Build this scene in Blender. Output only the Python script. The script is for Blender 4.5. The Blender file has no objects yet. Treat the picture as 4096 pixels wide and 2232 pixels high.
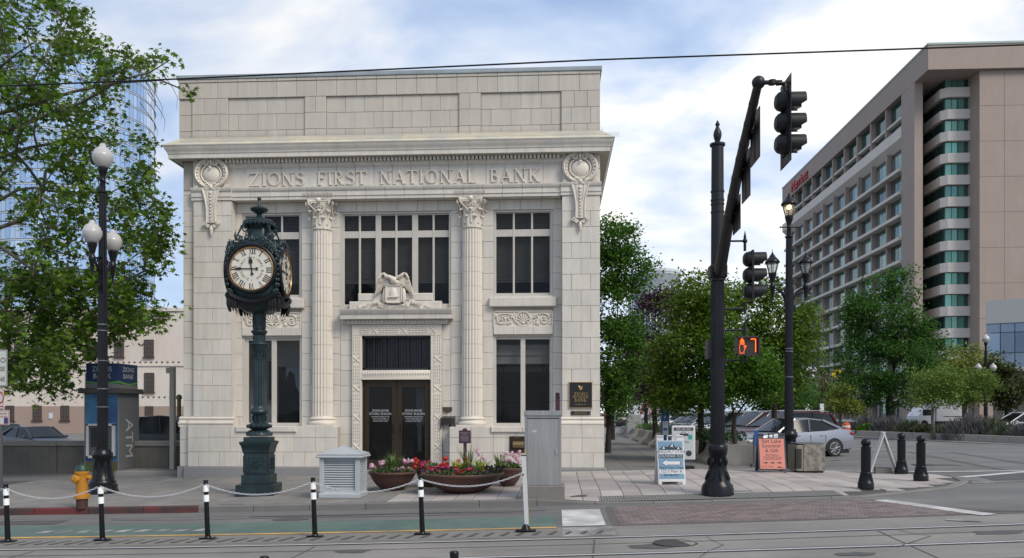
import bpy, bmesh, math, random
import numpy as np
from mathutils import Vector, Matrix, noise
RND = random.Random(11)
NPR = np.random.RandomState(5)
S = bpy.context.scene
PI = math.pi
# ---------------------------------------------------------------- camera
TH = math.radians(3.15)
EYE = 1.6
cam_d = bpy.data.cameras.new('camera'); cam = bpy.data.objects.new('camera', cam_d)
S.collection.objects.link(cam); S.camera = cam
cam.location = (0, 0, EYE); cam.rotation_euler = (math.radians(90), 0, TH)
cam_d.sensor_width = 36; cam_d.lens = 36 * 3236 / 4096; cam_d.shift_y = (1649 - 1116) / 4096
cam_d.clip_start = .1; cam_d.clip_end = 3000
# ---------------------------------------------------------------- sky and sun
SUN_EL, SUN_AZ = math.radians(42), math.radians(132)      # azimuth from +Y towards +X
world = bpy.data.worlds.new('World'); S.world = world; world.use_nodes = True
nt = world.node_tree; nt.nodes.clear()
def wn(t, **k):
    n = nt.nodes.new(t)
    for a, b in k.items(): setattr(n, a, b)
    return n
def wmath(op, a, b=None, clamp=False):
    n = wn('ShaderNodeMath', operation=op, use_clamp=clamp)
    for i, q in enumerate((a, b)):
        if q is None: continue
        if isinstance(q, (int, float)): n.inputs[i].default_value = q
        else: nt.links.new(q, n.inputs[i])
    return n.outputs[0]
def wramp(fac, stops):
    n = wn('ShaderNodeValToRGB'); nt.links.new(fac, n.inputs[0])
    e = n.color_ramp.elements
    while len(e) < len(stops): e.new(.5)
    for q, (p, c) in zip(e, stops):
        q.position = p; q.color = (c, c, c, 1) if isinstance(c, (int, float)) else (*c, 1)
    return n.outputs[0]
sky = wn('ShaderNodeTexSky', sky_type='NISHITA', sun_disc=False, sun_elevation=SUN_EL, sun_rotation=SUN_AZ)
sky.air_density = 1.0; sky.dust_density = .6; sky.ozone_density = 2.0
tc = wn('ShaderNodeTexCoord'); sp = wn('ShaderNodeSeparateXYZ'); nt.links.new(tc.outputs['Generated'], sp.inputs[0])
zc = wmath('ADD', wmath('MAXIMUM', sp.outputs[2], 0.0), .32)
cb = wn('ShaderNodeCombineXYZ')
nt.links.new(wmath('DIVIDE', sp.outputs[0], zc), cb.inputs[0]); nt.links.new(wmath('DIVIDE', sp.outputs[1], zc), cb.inputs[1])
mp = wn('ShaderNodeMapping'); nt.links.new(cb.outputs[0], mp.inputs[0])
mp.inputs['Scale'].default_value = (1.0, 1.25, 1); mp.inputs['Rotation'].default_value = (0, 0, .5); mp.inputs['Location'].default_value = (3.3, 1.1, 0)
n1 = wn('ShaderNodeTexNoise'); nt.links.new(mp.outputs[0], n1.inputs['Vector'])
n1.inputs['Scale'].default_value = 2.4; n1.inputs['Detail'].default_value = 7; n1.inputs['Roughness'].default_value = .52; n1.inputs['Distortion'].default_value = .35
mp2 = wn('ShaderNodeMapping'); nt.links.new(cb.outputs[0], mp2.inputs[0]); mp2.inputs['Rotation'].default_value = (0, 0, -.35); mp2.inputs['Scale'].default_value = (.9, 2.2, 1)
n2 = wn('ShaderNodeTexNoise'); nt.links.new(mp2.outputs[0], n2.inputs['Vector'])
n2.inputs['Scale'].default_value = 1.1; n2.inputs['Detail'].default_value = 5; n2.inputs['Roughness'].default_value = .5
sd = Vector((math.sin(math.radians(10)) * math.cos(math.radians(10)), math.cos(math.radians(10)) * math.cos(math.radians(10)), math.sin(math.radians(10))))
dt = wn('ShaderNodeVectorMath', operation='DOT_PRODUCT'); nt.links.new(tc.outputs['Generated'], dt.inputs[0]); dt.inputs[1].default_value = sd
glow = wramp(dt.outputs['Value'], [(.72, 0.0), (.90, .35), (.98, .85), (1.0, 1.0)])
mass = wmath('ADD', wmath('MULTIPLY', n1.outputs[0], .62), wmath('MULTIPLY', n2.outputs[0], .5))
mass = wmath('ADD', mass, wmath('MULTIPLY', glow, .045))
cover = wramp(mass, [(.42, .55), (.56, .80), (.66, 1.0)])
bg1 = wn('ShaderNodeBackground'); nt.links.new(sky.outputs[0], bg1.inputs[0]); bg1.inputs[1].default_value = .09
col = wramp(mass, [(.43, (.42, .57, .90)), (.54, (.60, .73, .96)), (.69, (1.0, .99, .97))])
bg2 = wn('ShaderNodeBackground'); nt.links.new(col, bg2.inputs[0])
nt.links.new(wmath('ADD', wmath('MULTIPLY', glow, .12), .64), bg2.inputs[1])
mx = wn('ShaderNodeMixShader'); nt.links.new(cover, mx.inputs[0]); nt.links.new(bg1.outputs[0], mx.inputs[1]); nt.links.new(bg2.outputs[0], mx.inputs[2])
wo = wn('ShaderNodeOutputWorld'); nt.links.new(mx.outputs[0], wo.inputs[0])
sl = bpy.data.lights.new('sun', 'SUN'); sl.energy = 1.75; sl.angle = math.radians(24); sl.color = (1, .92, .80)
so = bpy.data.objects.new('sun', sl); S.collection.objects.link(so)
sv = Vector((math.sin(SUN_AZ) * math.cos(SUN_EL), math.cos(SUN_AZ) * math.cos(SUN_EL), math.sin(SUN_EL)))
so.rotation_euler = sv.to_track_quat('Z', 'Y').to_euler()
S.view_settings.view_transform = 'Standard'; S.view_settings.look = 'None'; S.view_settings.exposure = 0.60; S.view_settings.gamma = 1
S.view_settings.use_curve_mapping = False
S.render.engine = 'CYCLES'
S.cycles.max_bounces = 6; S.cycles.diffuse_bounces = 3; S.cycles.transparent_max_bounces = 12; S.cycles.use_denoising = True

# ---------------------------------------------------------------- survey helpers: sight lines from the camera station, in photo pixels
F, CX, VH = 3236., 2048., 1649.
def ray(u): return math.tan(math.atan((u - CX) / F) - TH)
def dep(x, y): return y * math.cos(TH) - x * math.sin(TH)
def W(u, v, y):
    x = ray(u) * y
    return x, EYE - (v - VH) * dep(x, y) / F
def WX(u, y): return ray(u) * y
def WZ(u, v, y): return W(u, v, y)[1]
def clamp(a, lo, hi): return max(lo, min(hi, a))
def zr(x, y):                                            # road height
    xc = clamp(x, -22, 12)
    a = -.41 + .036 * xc + .0008 * xc * xc
    b = -.23 + .0205 * clamp(x, -24, 12)
    if y <= 12: return a
    if y <= 24: return a + (b - a) * (y - 12) / 12
    if y <= 60: return b + (-.15 - b) * (y - 24) / 36
    return -.15
KERB = 16.8
def zs(x, y):                                            # pavement height, dropped at the crossing
    rx = clamp((x + .2) / 1.2, 0, 1)
    edge = min(y - KERB, 100)
    ry = 1 - clamp(edge / 1.6, 0, 1)
    rr = clamp((x - 4.4) / 4.0, 0, 1); rr = rr * rr * (3 - 2 * rr)
    return zr(x, y) + .13 - .115 * max(rx * ry, rr * .9)
def G(u, v, zf=zs):
    y, q = 3.0, 0
    lo, hi = 3.0, 400.0
    f = lambda y: W(u, v, y)[1] - zf(ray(u) * y, y)
    for _ in range(50):
        m = (lo + hi) / 2
        if f(m) > 0: lo = m
        else: hi = m
    y = (lo + hi) / 2
    return ray(u) * y, y, zf(ray(u) * y, y)
def GD(u, v, zf=zs): return G(u * 1.59, v * 1.59, zf)

# ---------------------------------------------------------------- materials
MATS = {}
def mat(name, col, rough=.7, metal=0, var=.12, scale=3.0, bump=0.0, bscale=40, spec=.5, isl=0.0, emit=None, estr=1, col2=None, trans=0, coat=0, streak=0, alpha=1, st_scale=(1,1,1)):
    if name in MATS: return MATS[name]
    m = bpy.data.materials.new(name); m.use_nodes = True; t = m.node_tree; N = t.nodes; L = t.links
    if trans: m.use_backface_culling = False
    p = N['Principled BSDF']; p.inputs['Roughness'].default_value = rough; p.inputs['Metallic'].default_value = metal
    p.inputs['Specular IOR Level'].default_value = spec; p.inputs['Coat Weight'].default_value = coat
    c = N.new('ShaderNodeTexCoord')
    mpn = N.new('ShaderNodeMapping'); L.new(c.outputs['Object'], mpn.inputs[0]); mpn.inputs['Scale'].default_value = st_scale
    geo = N.new('ShaderNodeNewGeometry'); oi = N.new('ShaderNodeObjectInfo')
    n = N.new('ShaderNodeTexNoise'); n.inputs['Scale'].default_value = scale; n.inputs['Detail'].default_value = 6; n.inputs['Roughness'].default_value = .6
    L.new(mpn.outputs[0], n.inputs['Vector'])
    def math_(op, a, b):
        q = N.new('ShaderNodeMath'); q.operation = op
        for i, w in enumerate((a, b)):
            if isinstance(w, (int, float)): q.inputs[i].default_value = w
            else: L.new(w, q.inputs[i])
        return q.outputs[0]
    f = math_('MULTIPLY_ADD', n.outputs[0], 2 * var); f.node.inputs[2].default_value = 1 - var
    if isl:
        r = math_('FRACT', math_('ADD', geo.outputs['Random Per Island'], oi.outputs['Random']), 0)
        g = math_('MULTIPLY_ADD', r, 2 * isl); g.node.inputs[2].default_value = 1 - isl
        f = math_('MULTIPLY', f, g)
    if streak:
        ms = N.new('ShaderNodeMapping'); L.new(c.outputs['Object'], ms.inputs[0]); ms.inputs['Scale'].default_value = (3.5, 3.5, .35)
        n3 = N.new('ShaderNodeTexNoise'); n3.inputs['Scale'].default_value = 2.0; n3.inputs['Detail'].default_value = 5; L.new(ms.outputs[0], n3.inputs['Vector'])
        h = math_('MULTIPLY_ADD', n3.outputs[0], 2 * streak); h.node.inputs[2].default_value = 1 - streak
        f = math_('MULTIPLY', f, h)
    base = N.new('ShaderNodeRGB'); base.outputs[0].default_value = (*col, 1); bc = base.outputs[0]
    if col2:
        b2 = N.new('ShaderNodeRGB'); b2.outputs[0].default_value = (*col2, 1)
        mm = N.new('ShaderNodeMix'); mm.data_type = 'RGBA'
        n4 = N.new('ShaderNodeTexNoise'); n4.inputs['Scale'].default_value = scale * .35; n4.inputs['Detail'].default_value = 4
        L.new(c.outputs['Object'], n4.inputs['Vector'])
        if isl:
            ff = math_('ADD', math_('MULTIPLY', n4.outputs[0], .8), math_('MULTIPLY', math_('FRACT', math_('MULTIPLY', math_('ADD', geo.outputs['Random Per Island'], oi.outputs['Random']), 7.31), 0), .8))
            ff = math_('SUBTRACT', ff, .3); ff.node.use_clamp = True
        else:
            rp = N.new('ShaderNodeMapRange'); L.new(n4.outputs[0], rp.inputs[0]); rp.inputs[1].default_value = .38; rp.inputs[2].default_value = .62; ff = rp.outputs[0]
        L.new(ff, mm.inputs[0]); L.new(bc, mm.inputs[6]); L.new(b2.outputs[0], mm.inputs[7]); bc = mm.outputs[2]
    mul = N.new('ShaderNodeVectorMath'); mul.operation = 'SCALE'; L.new(bc, mul.inputs[0]); L.new(f, mul.inputs['Scale'])
    L.new(mul.outputs[0], p.inputs['Base Color'])
    if bump:
        bn = N.new('ShaderNodeTexNoise'); bn.inputs['Scale'].default_value = bscale; bn.inputs['Detail'].default_value = 4; L.new(mpn.outputs[0], bn.inputs['Vector'])
        bp = N.new('ShaderNodeBump'); bp.inputs['Strength'].default_value = bump; bp.inputs['Distance'].default_value = .01
        L.new(bn.outputs[0], bp.inputs['Height']); L.new(bp.outputs[0], p.inputs['Normal'])
    if emit: p.inputs['Emission Color'].default_value = (*emit, 1); p.inputs['Emission Strength'].default_value = estr
    if trans:
        tr = N.new('ShaderNodeBsdfTranslucent'); L.new(mul.outputs[0], tr.inputs[0])
        ms_ = N.new('ShaderNodeMixShader'); ms_.inputs[0].default_value = trans
        L.new(p.outputs[0], ms_.inputs[1]); L.new(tr.outputs[0], ms_.inputs[2]); L.new(ms_.outputs[0], N['Material Output'].inputs[0])
    MATS[name] = m; return m
def glass(name, tint=(.9, .93, .95), opac=.25, rough=.02, dark=(.02, .022, .025), wave=0.0, ior=1.5):
    """see-through pane: transparent tint under a mirror coat"""
    if name in MATS: return MATS[name]
    m = bpy.data.materials.new(name); m.use_nodes = True; t = m.node_tree; N = t.nodes; L = t.links
    p = N['Principled BSDF']; p.inputs['Base Color'].default_value = (*dark, 1); p.inputs['Roughness'].default_value = rough; p.inputs['IOR'].default_value = ior
    tr = N.new('ShaderNodeBsdfTransparent'); tr.inputs[0].default_value = (*tint, 1)
    if wave:
        c = N.new('ShaderNodeTexCoord'); bn = N.new('ShaderNodeTexNoise'); bn.inputs['Scale'].default_value = 1.6; bn.inputs['Detail'].default_value = 1
        L.new(c.outputs['Object'], bn.inputs['Vector']); bp = N.new('ShaderNodeBump'); bp.inputs['Strength'].default_value = wave; bp.inputs['Distance'].default_value = .05
        L.new(bn.outputs[0], bp.inputs['Height']); L.new(bp.outputs[0], p.inputs['Normal'])
    if opac < 1:
        ms_ = N.new('ShaderNodeMixShader'); ms_.inputs[0].default_value = opac
        L.new(tr.outputs[0], ms_.inputs[1]); L.new(p.outputs[0], ms_.inputs[2]); L.new(ms_.outputs[0], N['Material Output'].inputs[0])
    MATS[name] = m; return m
# ---------------------------------------------------------------- mesh builder
class MB:
    def __init__(s): s.v = []; s.f = []; s.M = None
    def add(s, vs, fs):
        o = len(s.v)
        if s.M is not None: vs = [tuple(s.M @ Vector(q)) for q in vs]
        s.v += [tuple(q) for q in vs]; s.f += [tuple(i + o for i in q) for q in fs]; return s
    def box(s, x0, x1, y0, y1, z0, z1):
        return s.hexa([(x0, y0, z0), (x1, y0, z0), (x1, y1, z0), (x0, y1, z0), (x0, y0, z1), (x1, y0, z1), (x1, y1, z1), (x0, y1, z1)])
    def hexa(s, p): return s.add(p, [(3, 2, 1, 0), (4, 5, 6, 7), (0, 1, 5, 4), (1, 2, 6, 5), (2, 3, 7, 6), (3, 0, 4, 7)])
    def cbox(s, x0, x1, y0, y1, z0, z1, c=.01):              # box with its front (-y) face chamfered
        v = [(x0, y1, z0), (x1, y1, z0), (x1, y1, z1), (x0, y1, z1), (x0, y0 + c, z0), (x1, y0 + c, z0), (x1, y0 + c, z1), (x0, y0 + c, z1),
             (x0 + c, y0, z0 + c), (x1 - c, y0, z0 + c), (x1 - c, y0, z1 - c), (x0 + c, y0, z1 - c)]
        return s.add(v, [(0, 1, 2, 3), (1, 0, 4, 5), (2, 1, 5, 6), (3, 2, 6, 7), (0, 3, 7, 4), (5, 4, 8, 9), (6, 5, 9, 10), (7, 6, 10, 11), (4, 7, 11, 8), (8, 11, 10, 9)])
    def bbox(s, x0, x1, y0, y1, z0, z1, c=.01):              # box with every edge chamfered
        pts = []; idx = {}
        for i, X in enumerate((x0, x1)):
            for j, Y in enumerate((y0, y1)):
                for k, Z in enumerate((z0, z1)):
                    dx, dy, dz = (c if i == 0 else -c), (c if j == 0 else -c), (c if k == 0 else -c)
                    idx[i, j, k] = len(pts); pts += [(X, Y + dy, Z + dz), (X + dx, Y, Z + dz), (X + dx, Y + dy, Z)]
        I = lambda i, j, k, a: idx[i, j, k] + a
        fs = []
        for i in (0, 1):
            q = [I(i, 0, 0, 0), I(i, 1, 0, 0), I(i, 1, 1, 0), I(i, 0, 1, 0)]; fs.append(q if i else q[::-1])
            q = [I(0, i, 0, 1), I(1, i, 0, 1), I(1, i, 1, 1), I(0, i, 1, 1)]; fs.append(q[::-1] if i else q)
            q = [I(0, 0, i, 2), I(1, 0, i, 2), I(1, 1, i, 2), I(0, 1, i, 2)]; fs.append(q if i else q[::-1])
        for i in (0, 1):
            for j in (0, 1):
                fs += [[I(i, j, 0, 0), I(i, j, 1, 0), I(i, j, 1, 1), I(i, j, 0, 1)], [I(i, 0, j, 0), I(i, 1, j, 0), I(i, 1, j, 2), I(i, 0, j, 2)], [I(0, i, j, 1), I(1, i, j, 1), I(1, i, j, 2), I(0, i, j, 2)]]
                for k in (0, 1): fs.append([I(i, j, k, 0), I(i, j, k, 1), I(i, j, k, 2)])
        return s.add(pts, fs)
    def prism(s, poly, y0, y1):                              # polygon in xz, extruded along y
        n = len(poly); v = [(a, y0, b) for a, b in poly] + [(a, y1, b) for a, b in poly]
        return s.add(v, [tuple(range(n)), tuple(range(2 * n - 1, n - 1, -1))] + [((i + 1) % n, i, i + n, (i + 1) % n + n) for i in range(n)])
    def prismz(s, poly, z0, z1):
        n = len(poly); v = [(a, b, z0) for a, b in poly] + [(a, b, z1) for a, b in poly]
        return s.add(v, [tuple(range(n - 1, -1, -1)), tuple(range(n, 2 * n))] + [(i, (i + 1) % n, (i + 1) % n + n, i + n) for i in range(n)])
    def run(s, prof, x0, x1):                                # moulding profile [(y, z)] run along x
        n = len(prof); v = [(x0, a, b) for a, b in prof] + [(x1, a, b) for a, b in prof]
        return s.add(v, [tuple(range(n)), tuple(range(2 * n - 1, n - 1, -1))] + [((i + 1) % n, i, i + n, (i + 1) % n + n) for i in range(n)])
    def sweep(s, path, prof, closed=False):                  # plan path [(x, y)], profile [(out, z)], out = to the right of travel
        n = len(path); m = len(prof); v = []
        for i, (x, y) in enumerate(path):
            def nd(a, b):
                d = Vector((b[0] - a[0], b[1] - a[1])).normalized(); return Vector((d.y, -d.x))
            if closed: n1_, n2_ = nd(path[i - 1], path[i]), nd(path[i], path[(i + 1) % n])
            else:
                n1_ = nd(path[i - 1], path[i]) if i else nd(path[0], path[1]); n2_ = nd(path[i], path[i + 1]) if i < n - 1 else n1_
            b = n1_ + n2_; b = b / max(b.dot(n1_), .2)
            for o, z in prof: v.append((x + b.x * o, y + b.y * o, z))
        fs = []
        for i in range(n if closed else n - 1):
            for j in range(m - 1):
                a, b = i * m + j, ((i + 1) % n) * m + j; fs.append((a, b, b + 1, a + 1))
        if not closed: fs += [tuple(range(m)), tuple(range(n * m - 1, n * m - m - 1, -1))]
        return s.add(v, fs)
    def lathe(s, prof, c=(0, 0, 0), n=16, sc=(1, 1)):
        v = []; fs = []; m = len(prof)
        for r, z in prof:
            for k in range(n): a = 2 * PI * k / n; v.append((c[0] + r * sc[0] * math.cos(a), c[1] + r * sc[1] * math.sin(a), c[2] + z))
        for j in range(m - 1):
            for k in range(n): fs.append((j * n + k, j * n + (k + 1) % n, (j + 1) * n + (k + 1) % n, (j + 1) * n + k))
        fs += [tuple(range(n - 1, -1, -1)), tuple(range((m - 1) * n, m * n))]
        return s.add(v, fs)
    def ell(s, c, r, nu=10, nv=7):
        rx, ry, rz = r if isinstance(r, (tuple, list)) else (r, r, r)
        return s.lathe([(max(math.sin(PI * i / nv), .02) * 1.0, -math.cos(PI * i / nv) * rz) for i in range(nv + 1)], c, nu, (rx, ry))
    def tube(s, pts, r, n=6, flat=1.0):
        pts = [Vector(p) for p in pts]; m = len(pts); rs = r if isinstance(r, (list, tuple)) else [r] * m
        v = []; fs = []; up = None
        for i, p in enumerate(pts):
            t = (pts[min(i + 1, m - 1)] - pts[max(i - 1, 0)])
            if t.length < 1e-9: t = Vector((0, 0, 1))
            t.normalize()
            if up is None: up = Vector((0, 0, 1)) if abs(t.z) < .9 else Vector((1, 0, 0))
            a = t.cross(up)
            if a.length < 1e-4: a = t.orthogonal()
            a.normalize(); b = a.cross(t).normalized(); up = b
            for k in range(n):
                g = 2 * PI * k / n; v.append(p + (a * math.cos(g) + b * math.sin(g) * flat) * rs[i])
        for i in range(m - 1):
            for k in range(n): fs.append((i * n + k, i * n + (k + 1) % n, (i + 1) * n + (k + 1) % n, (i + 1) * n + k))
        fs += [tuple(range(n - 1, -1, -1)), tuple(range((m - 1) * n, m * n))]
        return s.add(v, fs)
    def mesh(s, name, m, smooth=0):
        me = bpy.data.meshes.new(name); me.from_pydata(s.v, [], s.f)
        if m: me.materials.append(m)
        if smooth: me.shade_smooth(); me.set_sharp_from_angle(angle=math.radians(smooth))
        me.update(); return me
    def build(s, name, m, parent=None, smooth=0, world=True):
        return link(name, s.mesh(name, m, smooth), parent, world)
def link(name, me, parent=None, world=True):
    o = bpy.data.objects.new(name, me); S.collection.objects.link(o)
    if parent is not None:
        o.parent = parent
        if world:
            r = parent
            while r.parent: r = r.parent
            if parent.type == 'EMPTY' or r.type == 'EMPTY':
                w = parent.get('_w')
                if parent.type == 'EMPTY': o.matrix_parent_inverse = Matrix.Translation(-parent.location) if parent.rotation_euler.z == 0 else parent_inv(parent)
    return o
def parent_inv(p): return (Matrix.Translation(p.location) @ Matrix.Rotation(p.rotation_euler.z, 4, 'Z')).inverted()
def fl(o):                                                  # keep modelled normals consistent
    bm = bmesh.new(); bm.from_mesh(o.data); bmesh.ops.recalc_face_normals(bm, faces=bm.faces); bm.to_mesh(o.data); bm.free(); return o
def tag(o, label, cat, group=None):
    o['label'] = label; o['category'] = cat
    if group: o['group'] = group
    return o
def thing(name, label, cat, loc=(0, 0, 0), rz=0, group=None):
    o = bpy.data.objects.new(name, None); S.collection.objects.link(o); o.empty_display_size = .2
    o.location = loc; o.rotation_euler = (0, 0, rz); return tag(o, label, cat, group)
def struct(o): o['kind'] = 'structure'; return o
def stuff(o): o['kind'] = 'stuff'; return o
def dup(root, loc, rz=None, label=None, sc=None):
    def cp(o, par):
        c = o.copy(); S.collection.objects.link(c)
        if par is not None: c.parent = par; c.matrix_parent_inverse = o.matrix_parent_inverse
        for ch in list(KIDS.get(o.name, [])): cp(ch, c)
        return c
    KIDS = {}
    for o in S.collection.objects:
        if o.parent: KIDS.setdefault(o.parent.name, []).append(o)
    r = cp(root, None); r.location = loc
    if rz is not None: r.rotation_euler = (0, 0, rz)
    if sc: r.scale = sc
    if label: r['label'] = label
    return r
_TX = {}
def text_geo(s, size=1, depth=.01, align='CENTER', spacing=1.0):
    k = (s, size, depth, align, spacing)
    if k in _TX: return _TX[k]
    c = bpy.data.curves.new('t', 'FONT'); c.body = s; c.size = size; c.extrude = depth; c.align_x = align; c.space_character = spacing; c.resolution_u = 3
    o = bpy.data.objects.new('t', c); S.collection.objects.link(o)
    dg = bpy.context.evaluated_depsgraph_get(); e = o.evaluated_get(dg); me = e.to_mesh()
    r = ([tuple(v.co) for v in me.vertices], [tuple(p.vertices) for p in me.polygons]); e.to_mesh_clear()
    bpy.data.objects.remove(o); bpy.data.curves.remove(c); _TX[k] = r; return r
FRONT = Matrix.Rotation(PI / 2, 4, 'X')                      # text plane turned upright, facing -y
def put_text(mb, s, x, y, z, size, depth=.003, rz=0, align='CENTER', spacing=1.0, sx=1.0, tilt=0.0):
    v, f = text_geo(s, size, depth, align, spacing)
    old = mb.M
    M = Matrix.Translation((x, y, z)) @ Matrix.Rotation(rz, 4, 'Z') @ Matrix.Rotation(tilt, 4, 'X') @ FRONT @ Matrix.Diagonal((sx, 1, 1, 1))
    mb.M = (old @ M) if old is not None else M; mb.add(v, f); mb.M = old
def circle(cx, cy, r, n=24, a0=0, a1=2 * PI, ry=None):
    ry = ry or r; return [(cx + r * math.cos(a0 + (a1 - a0) * i / n), cy + ry * math.sin(a0 + (a1 - a0) * i / n)) for i in range(n if abs(a1 - a0) > 6.28 else n + 1)]
# sheet laid over the ground heights
def drape(name, poly, zf, off, m, step=2.0, parent=None, kind='structure'):
    bm = bmesh.new(); vs = [bm.verts.new((x, y, 0)) for x, y in poly]; bm.faces.new(vs)
    xs = [p[0] for p in poly]; ys = [p[1] for p in poly]
    for ax, lo, hi in ((0, min(xs), max(xs)), (1, min(ys), max(ys))):
        k = math.ceil(lo / step) * step
        while k < hi - 1e-6:
            if k > lo + 1e-6:
                co = [0, 0, 0]; co[ax] = k; no = [0, 0, 0]; no[ax] = 1
                bmesh.ops.bisect_plane(bm, geom=bm.verts[:] + bm.edges[:] + bm.faces[:], plane_co=co, plane_no=no, dist=1e-5)
            k += step
    for v in bm.verts: v.co.z = zf(v.co.x, v.co.y) + off
    bmesh.ops.recalc_face_normals(bm, faces=bm.faces)
    me = bpy.data.meshes.new(name); bm.to_mesh(me); bm.free()
    if sum(p.normal.z for p in me.polygons) < 0: me.flip_normals()
    me.materials.append(m); o = link(name, me, parent)
    if kind: o['kind'] = kind
    return o
# ================================================================ GROUND
asph = mat('asphalt', (.135, .131, .128), .9, var=.30, scale=1.1, bump=.5, bscale=90, col2=(.18, .175, .17), streak=.12, st_scale=(.22, 1.6, 1))
conc = mat('track_concrete', (.20, .186, .17), .88, var=.30, scale=1.3, bump=.4, bscale=60, col2=(.25, .233, .213), streak=.1, st_scale=(.2, 1.8, 1))
farm = mat('far_ground', (.10, .10, .10), .95, var=.15, scale=.2)
def grid(lo, hi, near0, near1, s): 
    g = [near0 + s * i for i in range(int((near1 - near0) / s) + 1)]
    a = near0
    while a > lo: a -= max(s, (near0 - a) * .6 + s); g.insert(0, a)
    a = near1
    while a < hi: a += max(s, (a - near1) * .6 + s); g.append(a)
    return g
gx, gy = grid(-1500, 1500, -60, 60, 4), grid(-400, 1800, -8, 80, 4)
mb = MB()
for y in gy:
    for x in gx: mb.v.append((x, y, zr(x, y) - .07))
nx = len(gx)
for j in range(len(gy) - 1):
    for i in range(nx - 1): mb.f.append((j * nx + i, j * nx + i + 1, (j + 1) * nx + i + 1, (j + 1) * nx + i))
struct(mb.build('ground', farm, smooth=60))
PV_Y1 = 23.2                                                  # back edge of the pavers
corner = [(6.2, KERB), (7.4, 17.2), (8.6, 18.0), (9.5, 19.2), (9.9, 20.6), (9.6, 22.0), (8.6, PV_Y1)]
struct(drape('road', [(-60, 13.9), (60, 13.9), (60, 90), (-60, 90)], zr, 0, asph))
struct(drape('tramway', [(-60, -8), (60, -8), (60, 13.9), (-60, 13.9)], zr, 0, conc))
green = mat('green_lane_paint', (.085, .135, .118), .85, var=.3, scale=2.5, bump=.3, bscale=90, col2=(.105, .155, .137), streak=.1)
yel = mat('yellow_paint', (.62, .36, .10), .8, var=.3, scale=5, col2=(.36, .24, .11))
wht = mat('white_paint', (.58, .57, .55), .8, var=.3, scale=5, col2=(.40, .39, .375))
wht2 = mat('worn_white_paint', (.34, .33, .32), .85, var=.3, scale=6, col2=(.17, .165, .16))
struct(drape('cycle_lane', [(-40, 13.98), (.0, 13.98), (.0, 15.25), (-40, 15.25)], zr, .004, green))
struct(drape('yellow_line', [(-40, 13.82), (.0, 13.84), (.0, 13.97), (-40, 13.97)], zr, .008, yel))
for k in range(9):                                            # worn lane legend on the left
    x = -9.6 + k * .37; struct(drape('lane_legend', [(x, 14.35), (x + .22, 14.35), (x + .3, 14.62), (x + .1, 14.62)], zr, .008, wht2))
struct(drape('stop_block', [(.1, 14.0), (.85, 14.0), (.85, 16.1), (.1, 16.1)], zr, .008, wht))
struct(drape('stop_block', [(.1, 12.95), (.95, 12.95), (.95, 13.85), (.1, 13.85)], zr, .006, wht2))
struct(drape('gutter', [(-40, 16.15), (1.0, 16.15), (1.0, KERB), (-40, KERB)], zr, .004, mat('gutter_concrete', (.15, .145, .14), .9, var=.2, scale=2, bump=.3)))
# ribbed concrete strip beside the rails: every rib a raised bar
ribm = mat('rib_concrete', (.19, .178, .162), .9, var=.2, scale=3, bump=.3)
strip = struct(drape('ribbed_strip', [(-40, 12.98), (1.0, 12.98), (1.0, 13.78), (-40, 13.78)], zr, .004, ribm))
darkm = mat('groove_dark', (.075, .072, .068), .9)
me0 = None
x = -12.2
while x < .8:
    m_ = MB(); z = zr(x, 13.4); a = .14
    m_.hexa([(x, 13.15, z + .002), (x + .08, 13.15, z + .002), (x + .08 + a, 13.62, z + .002), (x + a, 13.62, z + .002), (x, 13.15, z + .011), (x + .08, 13.15, z + .011), (x + .08 + a, 13.62, z + .011), (x + a, 13.62, z + .011)])
    m_.build('rib', darkm, strip); x += .262
# rails
rail_m = mat('rail_steel', (.66, .66, .66), .42, .35, var=.25, scale=3.0)
rail_d = mat('rail_rubber', (.03, .03, .03), .8)
def rail(y, nm='rail'):
    for (a, b, m_, off, n_) in ((y - .035, y + .035, rail_m, .009, nm), (y + .035, y + .09, rail_d, .006, 'flangeway'), (y - .075, y - .035, rail_d, .006, 'flangeway')):
        struct(drape(n_, [(-60, a), (60, a), (60, b), (-60, b)], zr, off, m_))
for y in (12.76, 11.33, 8.6, 7.17): rail(y)
for y in (10.2, 12.2, 9.4): struct(drape('panel_joint', [(-60, y), (60, y), (60, y + .025), (-60, y + .025)], zr, .006, darkm))
for x in (-13.4, -8.9, -4.3, .1, 4.4, 9.0, 13.4): 
    struct(drape('panel_joint', [(x, 5), (x + .022, 5), (x + .5, 12.6), (x + .478, 12.6)], zr, .005, darkm))
# brick crossing: nearest 300 bricks as parts, the rest joined
gx0, gy0, _ = GD(2210, 1256, zr); gx1, gy1, _ = GD(2500, 1297, zr)
def inbrick(x, y):
    if not (.98 < x and 13.95 < y < 16.42): return False
    t = (y - gy1) / (gy0 - gy1); return x < gx1 + (gx0 - gx1) * t - .05 and x < 9
brickbase = struct(drape('brick_crossing', [(.96, 13.92), (7.9, 13.92), (7.0, 15.1), (6.2, 16.45), (.96, 16.45)], zr, .004, mat('brick_joint', (.11, .10, .095), .95)))
brickm = mat('crossing_brick', (.185, .135, .125), .85, var=.2, scale=1.2, isl=.25, col2=(.165, .14, .135), bump=.3)
bl = []
j = 0; y = 13.95
while y < 16.4:
    x = .98 + (.11 if j % 2 else 0)
    while x < 8.2:
        if inbrick(x, y) and inbrick(x + .2, y + .1): bl.append((x, y))
        x += .212
    y += .106; j += 1
bl.sort(key=lambda p: (round(p[1] * 2), abs(p[0] - 4)))
rest = MB()
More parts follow.
